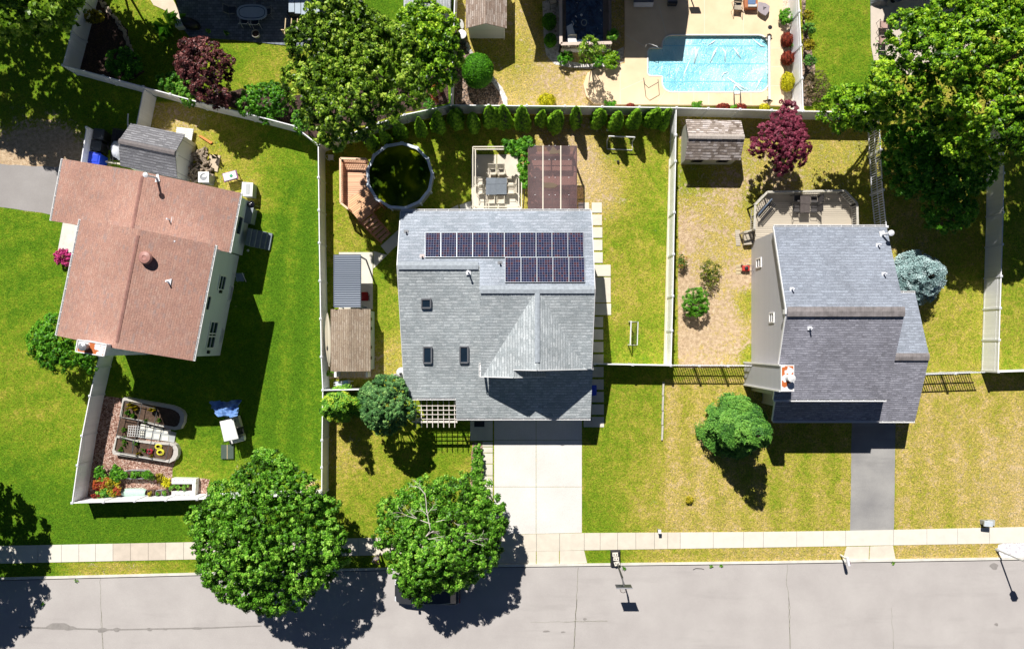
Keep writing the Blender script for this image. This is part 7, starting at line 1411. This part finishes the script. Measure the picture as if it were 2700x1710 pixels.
t3 = thing('raised_bed', 'middle vegetable bed strip with soil, between the stone walled beds', 'raised bed', W3(780, 480)); MB().extrude([W3(690, 365, .3), W3(950, 410, .3), W3(890, 640, .3), W3(650, 590, .3)], (0, 0, -.3)).build('soil', SOIL, t3)
FRB = M('black_white_frame', (.08, .08, .08), .2, 4, .6)
t = thing('trellis_frame', 'thin dark frame bars standing over the vegetable beds', 'garden frame', W3(960, 500)); z = .75
for a, c in (((745, 138), (640, 620)), ((985, 170), (860, 830)), ((745, 138), (1190, 240)), ((1190, 260), (1115, 650)), ((690, 350), (1280, 460)), ((640, 585), (880, 650)), ((1120, 650), (1060, 870)), ((860, 660), (860, 840)), ((1355, 700), (1300, 930)), ((640, 815), (1300, 930))): MB().bar(W3(*a, z), W3(*c, z), .04, .04).build('bar', FRB, t)
b = MB()
t = thing('stepping_grid', 'pale square paving grid between the two stone walled beds', 'paving', W3(1190, 560))
MB().extrude([W3(975, 430, .1), W3(1440, 560, .1), W3(1420, 690, .1), W3(930, 620, .1)], (0, 0, -.1)).build('base', M('grey_grout', (.4, .42, .42), .05, 3, .8), t)
for i, (x, y) in enumerate(((1010, 480), (1110, 500), (1225, 520), (1330, 545), (990, 570), (1085, 590), (1190, 610), (1300, 635))): MB().extrude([W3(x - 40, y - 35, .13), W3(x + 42, y - 28, .13), W3(x + 38, y + 35, .13), W3(x - 44, y + 28, .13)], (0, 0, -.04)).build('tile', M('cream_tile', (.72, .7, .62), .05, 3, .8) if i == 0 else bpy.data.materials['cream_tile'], t)
t = thing('plant_cage', 'white wire grid basket lying on the soil between the beds', 'wire basket', W3(880, 540)); z = .55
for i in range(5): MB().bar(W3(800 + i * 2, 470 + i * 33, z), W3(970 - i * 3, 480 + i * 33, z), .03).build('wire', ALU, t)
for i in range(6): MB().bar(W3(815 + i * 31, 460, z), W3(795 + i * 31, 610, z), .03).build('wire', ALU, t)
def hose(label, x, y, r, m, n=4, name='garden_hose'):
    c = W3(x, y, .42); pts = [c + Vector((math.cos(a) * r * (1 - .12 * (a // 6.28)), math.sin(a) * r * .8 * (1 - .12 * (a // 6.28)), .02 * (a // 6.28))) for a in [k * .45 for k in range(n * 14)]]; meta(MB().tube(pts, .025, 6).build(name, m), label, 'garden hose', 'coiled hoses in the lower bed')
YH = M('yellow_hose', (.65, .6, .05), .1, 3, .5); hose('coiled yellow hose in the lower vegetable bed, upper coil', 1210, 745, .26, YH); hose('coiled yellow hose in the lower vegetable bed, lower coil', 1235, 820, .28, YH); hose('coiled dark red hose in the lower vegetable bed', 1090, 810, .24, M('red_hose', (.35, .02, .04), .1, 3, .5))
VG = [(820, 200, 26, .5, GOLD, 'straw coloured leek plant in the upper bed, upper left'), (890, 230, 18, .4, GOLD, 'straw coloured leek plant in the upper bed, next to the frame bar'), (780, 295, 16, .35, LEAFG, 'green leafy plant in the upper bed, left edge'), (850, 335, 18, .35, LEAFG, 'green leafy plant in the upper bed, lower left corner'), (1120, 250, 22, .4, GOLD, 'yellow leafy plant in the upper bed, middle cell'), (1045, 400, 7, .2, LEAFG, 'small seedling at the lower edge of the upper bed'), (1205, 390, 14, .3, LEAFG, 'small plant at the shadow edge of the upper bed'), (745, 520, 8, .2, LEAFG, 'seedling in the middle bed strip'), (740, 640, 8, .2, LEAFG, 'seedling in the lower bed, top left'), (755, 710, 9, .2, LEAFG, 'seedling in the lower bed, left middle'), (895, 695, 9, .25, LEAFG, 'seedling in the lower bed beside the frame bar'), (705, 780, 8, .2, LEAFG, 'seedling in the lower bed, bottom left'), (1010, 795, 8, .2, LEAFG, 'seedling in the lower bed, left of the red hose'), (1110, 870, 12, .25, GOLD, 'yellow plant in the lower bed below the red hose'), (940, 850, 9, .2, GOLD, 'tiny yellow plant at the lower edge of the lower bed')]
for i, (x, y, r, z, m, l) in enumerate(VG): weed('bed_plant', l, 180 + x / 5.083, 1030 + y / 5.083, r / 2.2 if r > 10 else r, z + .3, m, 200 + i, 16, grp='plants in the vegetable beds')
for i, (x, y, r, m, l) in enumerate(((440, 1075, 12, FRESH, 'dark green one at the top left of the flower patch'), (650, 1080, 13, FRESH, 'dark green one left of the oval planter'), (450, 1160, 13, LEAFG, 'pale green one on the left of the flower patch'), (440, 1220, 12, REDLF, 'red tinged one on the left of the flower patch'), (545, 1210, 11, REDLF, 'orange red one in the middle of the flower patch'), (610, 1215, 15, GOLD, 'golden one in the middle of the flower patch'), (430, 1275, 12, REDLF, 'dark red one near the left fence'), (490, 1350, 18, LEAFG, 'big pale one at the lower left'), (620, 1350, 15, GOLD, 'golden one at the lower middle'), (670, 1330, 10, REDLF, 'red one beside the striped green tunnel'), (400, 1400, 9, REDLF, 'low dark red one at the fence'), (640, 1150, 12, FRESH, 'green one above the golden one'))):
    bush('garden_plant', 'leafy garden plant, ' + l, 180 + x / 5.083, 1030 + y / 5.083, r, m, .7, group='leafy plants in the flower patch', seed=300 + i, leaf=.16, dens=260, clump=.25, wob=.2, cat='plant')
for i, (x, y, r, m, l) in enumerate(((1130, 1160, 8, LEAFG, 'small green plant right of the oval planter'), (1185, 1200, 6, PLUM, 'tiny dark red plant right of the oval planter'), (1230, 1160, 11, GOLD, 'pale yellow plant right of the oval planter'), (1300, 1225, 12, YELL, 'bright yellow plant above the round pots'))): bush('garden_plant', l, 180 + x / 5.083, 1030 + y / 5.083, r, m, .35, seed=330 + i, leaf=.1, dens=250, wob=.2, cat='plant')
def planter(label, x, y, a, c, m, plant, h=.5, seed=0, group=None, nb=2):
    p0 = W3(x, y, 0); t = thing('planter', label, 'planter', p0, 0, group); ov = oval(x, y, a, c, 28, p=3.2); b = MB(); ring_i = oval(x, y, a * .93, c * .86, 28, p=3.2)
    for i in range(28): j = (i + 1) % 28; b.extrude([W3(*ov[i], h), W3(*ov[j], h), W3(*ring_i[j], h), W3(*ring_i[i], h)], (0, 0, -h))
    b.build('tub', m, t); MB().extrude([W3(px_, py_, h - .08) for px_, py_ in ring_i], (0, 0, -.1)).build('soil', SOIL, t)
    for k in range(nb): crown(t, circ(180 + (x + (k - (nb - 1) / 2) * a * .95) / 5.083, 1030 + y / 5.083, a * .42 / 5.083, c * .75 / 5.083, 10, .15, seed + k), h, h, h + .2, plant, .18, .16, .1, 500, seed + k, name='planting')
    return t
GALV = M('galvanised_steel', (.5, .52, .55), .08, 3, .35, metal=.5)
planter('long oval steel planter with green plants on the mulch', 900, 1120, 172, 60, GALV, FRESH, .5, 400, nb=3)
planter('small round brown pot at the fence, right of the striped green tunnel', 1105, 1365, 45, 42, M('brown_pot', (.16, .1, .07), .1, 3, .6), GOLD, .35, 410, 'round pots at the lower left fence', 1)
planter('round white rimmed pot at the fence, middle one of three', 1210, 1370, 42, 42, GALV, FRESH, .4, 412, 'round pots at the lower left fence', 1)
planter('round dark pot at the fence, next to the white lattice planter', 1300, 1370, 42, 42, M('dark_pot', (.07, .06, .055), .1, 3, .6), LEAFG, .4, 414, 'round pots at the lower left fence', 1)
t = thing('plant_tunnel', 'pale green ribbed mesh plant tunnel at the fence', 'plant tunnel', W3(890, 1360)); TUN = M('pale_green_mesh', (.42, .6, .5), .1, 6, .6)
b = MB(); nu, nv = 46, 10
b.grid(nu, nv, lambda u, v: tuple(W3(735 + 320 * u, 1360, 0) + Vector((0, math.cos(v * 3.14159) * .32 * (1 - .35 * abs(2 * u - 1) ** 6), math.sin(v * 3.14159) * .32 * (1 + .07 * math.sin(u * 75))))) ); b.build('mesh_cover', TUN, t, smooth=True)
t = thing('lattice_planter', 'white square planter box with three pots beside the mulch bed', 'planter', W3(1545, 1285)); z = .55
MB().extrude([W3(1385, 1170, z), W3(1712, 1178, z), W3(1705, 1245, z), W3(1385, 1245, z)], (0, 0, -z)).build('rear_panel', WT, t); MB().extrude([W3(1385, 1345, z), W3(1700, 1345, z), W3(1700, 1395, z), W3(1385, 1395, z)], (0, 0, -z)).build('front_panel', WT, t); MB().extrude([W3(1385, 1248, .25), W3(1660, 1248, .25), W3(1660, 1342, .25), W3(1385, 1342, .25)], (0, 0, -.2)).build('soil', SOIL, t)
MB().extrude([W3(1662, 1246, z), W3(1708, 1246, z), W3(1702, 1344, z), W3(1662, 1344, z)], (0, 0, -z)).build('side_panel', WT, t); b = MB()
for i in range(5):
    for y in (1200, 1362, 1385): p = W3(1410 + i * 60 + (y % 7) * 4, y, z + .004); b.box((p.x, p.y, z + .003), (.07, .05, .006))
b.build('slot', DARKM, t)
for k, x in enumerate((1415, 1495, 1590)): bush('potted_plant', 'yellow green plant in the white square planter, %s' % ('left', 'middle', 'right')[k], 180 + x / 5.083, 1030 + 1290 / 5.083, 7, LEAFG, .6, seed=420 + k, leaf=.1, dens=400, cat='plant', group='plants in the white square planter', zlo=.3)
# ---------------------------------------------------------------- street furniture
t = thing('basketball_hoop', 'portable basketball hoop with black base weighted by pale blocks at the kerb', 'basketball hoop', P(1622, 1472)); c = P(1622, 1470); c.z = 0
MB().box((c.x, c.y, .14), (.78, 1.28, .26), 0, .86).build('base', DARKM, t, bevel=.06)
for i, (dx, dy, a) in enumerate(((-.05, .36, .05), (.02, .05, -.02), (.08, -.3, .3))): MB().box((c.x + dx, c.y + dy, .33), (.4, .26, .14), a).build('weight_block', CONCC, t); b = MB(); [b.box((c.x + dx + q_ * .09, c.y + dy, .402), (.06, .1, .01), a) for q_ in (-1, 1)]; b.build('block_hole', BLK, t)
HT = P(1637, 1526, 3.05); HT = Vector((c.x + .02, HT.y + .0, 0)); base = Vector((c.x + .12, c.y - .35, .25)); top = Vector((c.x + .1, c.y - .5, 2.9)); MB().tube([base, top], .05, 10).build('pole', BLK, t)
bd = Vector((top.x + .05, top.y - .55, 2.95)); MB().bar(top, bd + Vector((0, .05, .2)), .06).bar(top - Z * .4, bd + Vector((0, .05, -.2)), .06).build('arm', BLK, t)
MB().box((bd.x, bd.y, bd.z + .1), (1.1, .05, .7)).build('backboard', M('smoked_board', (.03, .035, .045), .1, 3, .3), t); MB().box((bd.x, bd.y, bd.z + .46), (1.14, .08, .04)).build('board_frame', M('pale_board_edge', (.3, .3, .32), .1, 3, .4), t)
MB().tube([bd + Vector((.23 * math.cos(k * .4488), -.28 + .23 * math.sin(k * .4488), -.1)) for k in range(15)], .015, 6).build('rim', M('orange_rim', (.6, .15, .04), .1, 3, .4), t); b = MB()
for k in range(12): a = k * .5236; b.bar(bd + Vector((.22 * math.cos(a), -.28 + .22 * math.sin(a), -.11)), bd + Vector((.12 * math.cos(a + .25), -.28 + .12 * math.sin(a + .25), -.5)), .012)
b.build('net', WT, t)
def mailbox(label, x, y, rz, m, flag=None, paper=False):
    c = P(x, y, 0); t = thing('mailbox', label, 'mailbox', c, rz, 'mailboxes along the street'); MB().box((0, 0, .5), (.1, .1, 1.0)).build('post', TRIM, t, world=False); MB().box((0, -.1, 1.0), (.1, .55, .08)).build('bracket', TRIM, t, world=False)
    pr_ = [(-.1, 0), (.1, 0), (.1, .14), (.07, .2), (0, .23), (-.07, .2), (-.1, .14)]; MB().extrude([(px_, -.42, 1.04 + pz) for px_, pz in pr_], (0, .6, 0)).build('box', m, t, world=False)
    if flag: MB().box((.115, -.25, 1.16), (.015, .28, .06)).build('flag', flag, t, world=False)
    return t
MAR = M('maroon_flag', (.22, .02, .06), .1, 3, .4)
mailbox('white mailbox with maroon side at the kerb left of the asphalt driveway', 2216, 1462, R(12), M('white_mailbox', (.75, .77, .82), .04, 3, .3), MAR)
t = thing('meter_box', 'pale grey mailbox shaped box on the lawn near the right end sidewalk', 'utility box', P(2600, 1377)); t.name = 'utility_post'; c = P(2590, 1374); MB().box((c.x, c.y, .3), (.35, .3, .6)).build('post', M('grey_post', (.3, .32, .34), .1, 3, .5), t); MB().box((c.x, c.y, .66), (.62, .42, .14), -.1).build('cap', M('pale_grey_cap', (.55, .6, .64), .1, 3, .4), t, bevel=.03); MB().box((c.x + .55, c.y - .05, .08), (.55, .42, .16), -.05).build('side_box', M('translucent_grey', (.42, .44, .42), .1, 3, .4), t)
t = thing('marker_post', 'short white topped post beside the sidewalk on the right front lawn', 'post', P(1735, 1398)); c = P(1735, 1395); MB().box((c.x, c.y, .28), (.16, .16, .55)).build('post', GREYM, t); MB().box((c.x, c.y, .59), (.22, .3, .07)).build('cap', WT, t, bevel=.02)
t = thing('street_lamp', 'tall grey street lamp leaning out of the lower right corner', 'street lamp', P(2628, 1448)); c = P(2628, 1448); c.z = 0; top = c + Z * 4.0; MB().lathe([(.13, 0), (.11, .2), (.06, .3), (.055, 3.8)], c, 14).build('pole', M('galvanised_pole', (.5, .52, .55), .06, 3, .4, metal=.3), t, smooth=False)
MB().lathe([(.1, 3.75), (.26, 3.95), (.28, 4.0)], c, 6).build('lamp_base', DARKM, t); MB().lathe([(.27, 4.0), (.22, 4.28), (.2, 4.3)], c, 6).build('lamp_glass', M('frosted_glass', (.6, .62, .62), .03, 3, .3), t); MB().lathe([(.3, 4.3), (.1, 4.48), (.02, 4.52)], c, 6).build('lamp_cap', DARKM, t)
t = thing('debris', 'thin curved dark branch lying on the road near the kerb', 'branch', P(1840, 1497)); t.name = 'fallen_branch'; MB().tube([P(1827, 1501, .03), P(1835, 1497, .04), P(1850, 1498, .03), P(1856, 1500, .03)], .02, 5).build('branch', DARKM, t)
# dark green weeds at the kerb
for i, (x, y) in enumerate(((1645, 1497), (1875, 1491), (1901, 1490), (2355, 1483), (200, 1530), (110, 1590))): weed('weed_tuft', 'small green weed at the kerb, ' + ('right of the basketball hoop', 'left one of the pair right of centre', 'right one of the pair right of centre', 'below the asphalt driveway', 'at the left end of the street', 'growing in the left street shadow')[i], x, y, 7, .12, LEAFG, 500 + i, 14, grp='weeds along the kerb')
for i, (x, y) in enumerate(((500, 440), )): pass
# ---------------------------------------------------------------- car
CARP = M('dark_silver_car_paint', (.09, .095, .105), .03, 3, .25, metal=.6); TYRE = M('tyre_rubber', (.02, .02, .02), .1, 6, .8)
t = thing('parked_car', 'dark silver car parked at the kerb under the round maple', 'car', P(1130, 1547)); c = P(1130, 1547); c.z = 0; L, Wd = 4.75, 1.9
# stations along x: (x, half width at sill, half width at belt, belt height, roof half width, roof height)
st = [(-2.38, .62, .66, .72, .0, .72), (-2.3, .84, .86, .9, .0, .92), (-2.1, .92, .94, .98, .55, 1.12), (-1.75, .94, .95, 1.0, .66, 1.55), (-1.0, .95, .95, 1.0, .7, 1.68), (0, .95, .95, .99, .7, 1.7), (.55, .95, .95, .98, .66, 1.62), (1.15, .94, .94, .97, .5, 1.12), (1.35, .94, .93, .95, .0, 1.0), (1.9, .92, .9, .9, .0, .93), (2.25, .84, .8, .75, .0, .78), (2.38, .6, .6, .6, .0, .62)]
vs = []; 
for (x, a, b_, hb, r_, hr) in st:
    vs += [(x, -a * .96, .28), (x, -a, .5), (x, -b_, hb), (x, -b_ * .93, hb + .02), (x, 0, hb + .04), (x, b_ * .93, hb + .02), (x, b_, hb), (x, a, .5), (x, a * .96, .28)]
n = 9; fs = [(i * n + k, i * n + k + 1, (i + 1) * n + k + 1, (i + 1) * n + k) for i in range(len(st) - 1) for k in range(n - 1)] + [(i * n + n - 1, i * n, (i + 1) * n, (i + 1) * n + n - 1) for i in range(len(st) - 1)] + [tuple(range(n)), tuple(range(len(st) * n - 1, (len(st) - 1) * n - 1, -1))]
b = MB().add([(c.x - x, c.y + y, z) for x, y, z in vs], fs); b.build('body', CARP, t, smooth=False, bevel=.04)
cab = [s_ for s_ in st if s_[4] > 0]; vs = []
for (x, a, b_, hb, r_, hr) in cab: vs += [(x, -b_ * .9, hb), (x, -r_, hr - .06), (x, r_, hr - .06), (x, b_ * .9, hb)]
fs = [(i * 4 + k, i * 4 + (k + 1) % 4, (i + 1) * 4 + (k + 1) % 4, (i + 1) * 4 + k) for i in range(len(cab) - 1) for k in range(4)] + [(0, 1, 2, 3), tuple(len(cab) * 4 - 1 - k for k in range(4))]
MB().add([(c.x - x, c.y + y, z) for x, y, z in vs], fs).build('window', GLASS, t)
rf = [s_ for s_ in cab if s_[5] > 1.5]; vs = []
for (x, a, b_, hb, r_, hr) in rf: vs += [(x, -r_ * 1.02, hr - .05), (x, -r_ * .9, hr), (x, r_ * .9, hr), (x, r_ * 1.02, hr - .05)]
fs = [(i * 4 + k, i * 4 + (k + 1) % 4, (i + 1) * 4 + (k + 1) % 4, (i + 1) * 4 + k) for i in range(len(rf) - 1) for k in range(4)] + [(0, 1, 2, 3), tuple(len(rf) * 4 - 1 - k for k in range(4))]
MB().add([(c.x - x, c.y + y, z) for x, y, z in vs], fs).build('roof', CARP, t)
for x in (-1.45, 1.45):
    for y in (-.86, .86):
        o = MB().lathe([(.2, -.11), (.34, -.1), (.34, .1), (.2, .11)], (0, 0, 0), 22).build('tyre', TYRE, t, world=False); o.name = 'wheel'; o.matrix_local = Matrix.Translation(Vector((c.x + x, c.y + y, .34)) - t.location) @ Matrix.Rotation(R(90), 4, 'X'); r2 = MB().lathe([(.2, -.115), (.2, .115)], (0, 0, 0), 14).build('rim', GREYM); r2.parent = o
for y in (-.7, .7): MB().box((c.x + 2.36, c.y + y, .74), (.06, .34, .16)).build('tail_light', REDP, t); MB().box((c.x - 2.3, c.y + y * .85, .66), (.14, .34, .12)).build('headlight', M('headlight_glass', (.7, .72, .75), .03, 3, .2) if y < 0 else bpy.data.materials['headlight_glass'], t)
for y in (-1.03, 1.03): MB().box((c.x - .95, c.y + y, 1.02), (.18, .2, .13)).build('wing_mirror', CARP, t, bevel=.02)
# ---------------------------------------------------------------- person standing by the maple
def skinned(name, pts, edges, m, parent, sub=2, root=0):
    off = parent.location; me = bpy.data.meshes.new(name); me.from_pydata([(p[0], p[1], p[2]) for p in pts], edges, []); o = bpy.data.objects.new(name, me); COL.objects.link(o); o.parent = parent
    sk = o.modifiers.new('skin', 'SKIN'); sk.use_smooth_shade = True; lay = me.skin_vertices[0].data if me.skin_vertices else None
    if lay is None: bm = bmesh.new(); bm.from_mesh(me); bm.verts.layers.skin.verify(); bm.to_mesh(me); bm.free(); lay = me.skin_vertices[0].data
    for i, p in enumerate(pts): lay[i].radius = (p[3], p[4] if len(p) > 4 else p[3])
    lay[root].use_root = True; ss = o.modifiers.new('sub', 'SUBSURF'); ss.levels = ss.render_levels = sub; me.materials.append(m); return o
SKIN = M('skin', (.5, .27, .17), .06, 6, .55); SHIRT = M('grey_shirt', (.22, .2, .21), .1, 5, .8); TROU = M('black_trousers', (.02, .02, .025), .1, 5, .8); HAIR = M('black_hair', (.01, .008, .007), .2, 8, .5)
pt = thing('person', 'person with black hair and grey shirt standing on the grass, hands together in front', 'person', P(999, 1460), R(-62))
# local frame: x forward, y left
body = [(0, 0, .95, .12, .09), (0, 0, 1.2, .11, .08), (.01, 0, 1.4, .11, .07), (.02, 0, 1.52, .055), (.04, 0, 1.6, .06, .065), (.05, 0, 1.68, .09, .1), (.04, 0, 1.77, .075, .085),
        (0, .18, 1.41, .05), (.04, .25, 1.15, .042), (.3, .1, 1.13, .035), (0, -.18, 1.41, .05), (.04, -.25, 1.15, .042), (.3, -.1, 1.13, .035),
        (0, .1, .9, .09), (.01, .11, .5, .06), (-.01, .12, .09, .042), (.13, .13, .04, .038), (0, -.1, .9, .09), (.02, -.12, .5, .06), (0, -.14, .09, .042), (.14, -.15, .04, .038)]
ed = [(0, 1), (1, 2), (2, 3), (3, 4), (4, 5), (5, 6), (2, 7), (7, 8), (8, 9), (2, 10), (10, 11), (11, 12), (0, 13), (13, 14), (14, 15), (15, 16), (0, 17), (17, 18), (18, 19), (19, 20)]
n0 = len(body)
for sgn, wr in ((1, 9), (-1, 12)):
    body.append((.36, .07 * sgn, 1.14, .028, .02)); pi = len(body) - 1; ed.append((wr, pi))
    for k in range(4):
        yy = (.035 + .022 * k) * sgn; l1 = (.03, .036, .034, .026)[k]; body += [(.395, yy, 1.145, .0095), (.395 + l1, yy * .85, 1.13, .0088), (.39 + l1, yy * .7, 1.105, .0078)]; q0_ = len(body) - 3; ed += [(pi, q0_), (q0_, q0_ + 1), (q0_ + 1, q0_ + 2)]
    body += [(.37, .025 * sgn, 1.17, .011), (.4, .012 * sgn, 1.185, .009)]; ed += [(pi, len(body) - 2), (len(body) - 2, len(body) - 1)]
skinned('body', body, ed, SKIN, pt, 1)
skinned('shirt', [(0, 0, .9, .19, .15), (0, 0, 1.2, .18, .14), (.01, 0, 1.4, .19, .13), (0, .19, 1.42, .095), (.04, .24, 1.2, .08), (0, -.19, 1.42, .095), (.04, -.24, 1.2, .08), (.015, 0, 1.5, .1, .09)], [(0, 1), (1, 2), (2, 3), (3, 4), (2, 5), (5, 6), (2, 7)], SHIRT, pt)
skinned('trousers', [(0, 0, .96, .155, .12), (0, .1, .88, .105), (.01, .11, .5, .078), (-.01, .12, .1, .062), (0, -.1, .88, .105), (.02, -.12, .5, .078), (0, -.14, .1, .062)], [(0, 1), (1, 2), (2, 3), (0, 4), (4, 5), (5, 6)], TROU, pt)
o = MB().lathe([(.09, -.09), (.112, -.03), (.114, .03), (.095, .09), (.05, .12), (.005, .13)], (.012, 0, 1.765), 16, 1.05, .95).build('hair', HAIR, pt, world=False, smooth=True)
for y in (-.125, .14): MB().box((.05, y, .035), (.28, .1, .07), 0, .8).build('shoe', DARKM, pt, world=False, bevel=.02)
for y in (-.035, .035): MB().lathe([(.002, -.012), (.012, 0), (.002, .012)], (.15, y, 1.71), 8).build('eye', DARKM, pt, world=False)
MB().lathe([(.012, -.02), (.014, 0), (.004, .03)], (.15, 0, 1.68), 8).build('nose', SKIN, pt, world=False); MB().box((.14, 0, 1.64), (.012, .045, .012)).build('mouth', REDP, pt, world=False)
for y in (-.1, .1): MB().lathe([(.01, -.03), (.018, 0), (.01, .03)], (.05, y, 1.69), 8).build('ear', SKIN, pt, world=False)
o = MB().box((0, 0, 0), (.1, .17, .03)).build('remote_controller', DARKM, bevel=.01); o.location = Matrix.Rotation(R(-62), 4, 'Z') @ Vector((.43, 0, 1.14)) + P(999, 1460); o.rotation_euler = (0, 0, R(-62)); meta(o, 'small black remote controller held in the hands of the standing person', 'remote controller')
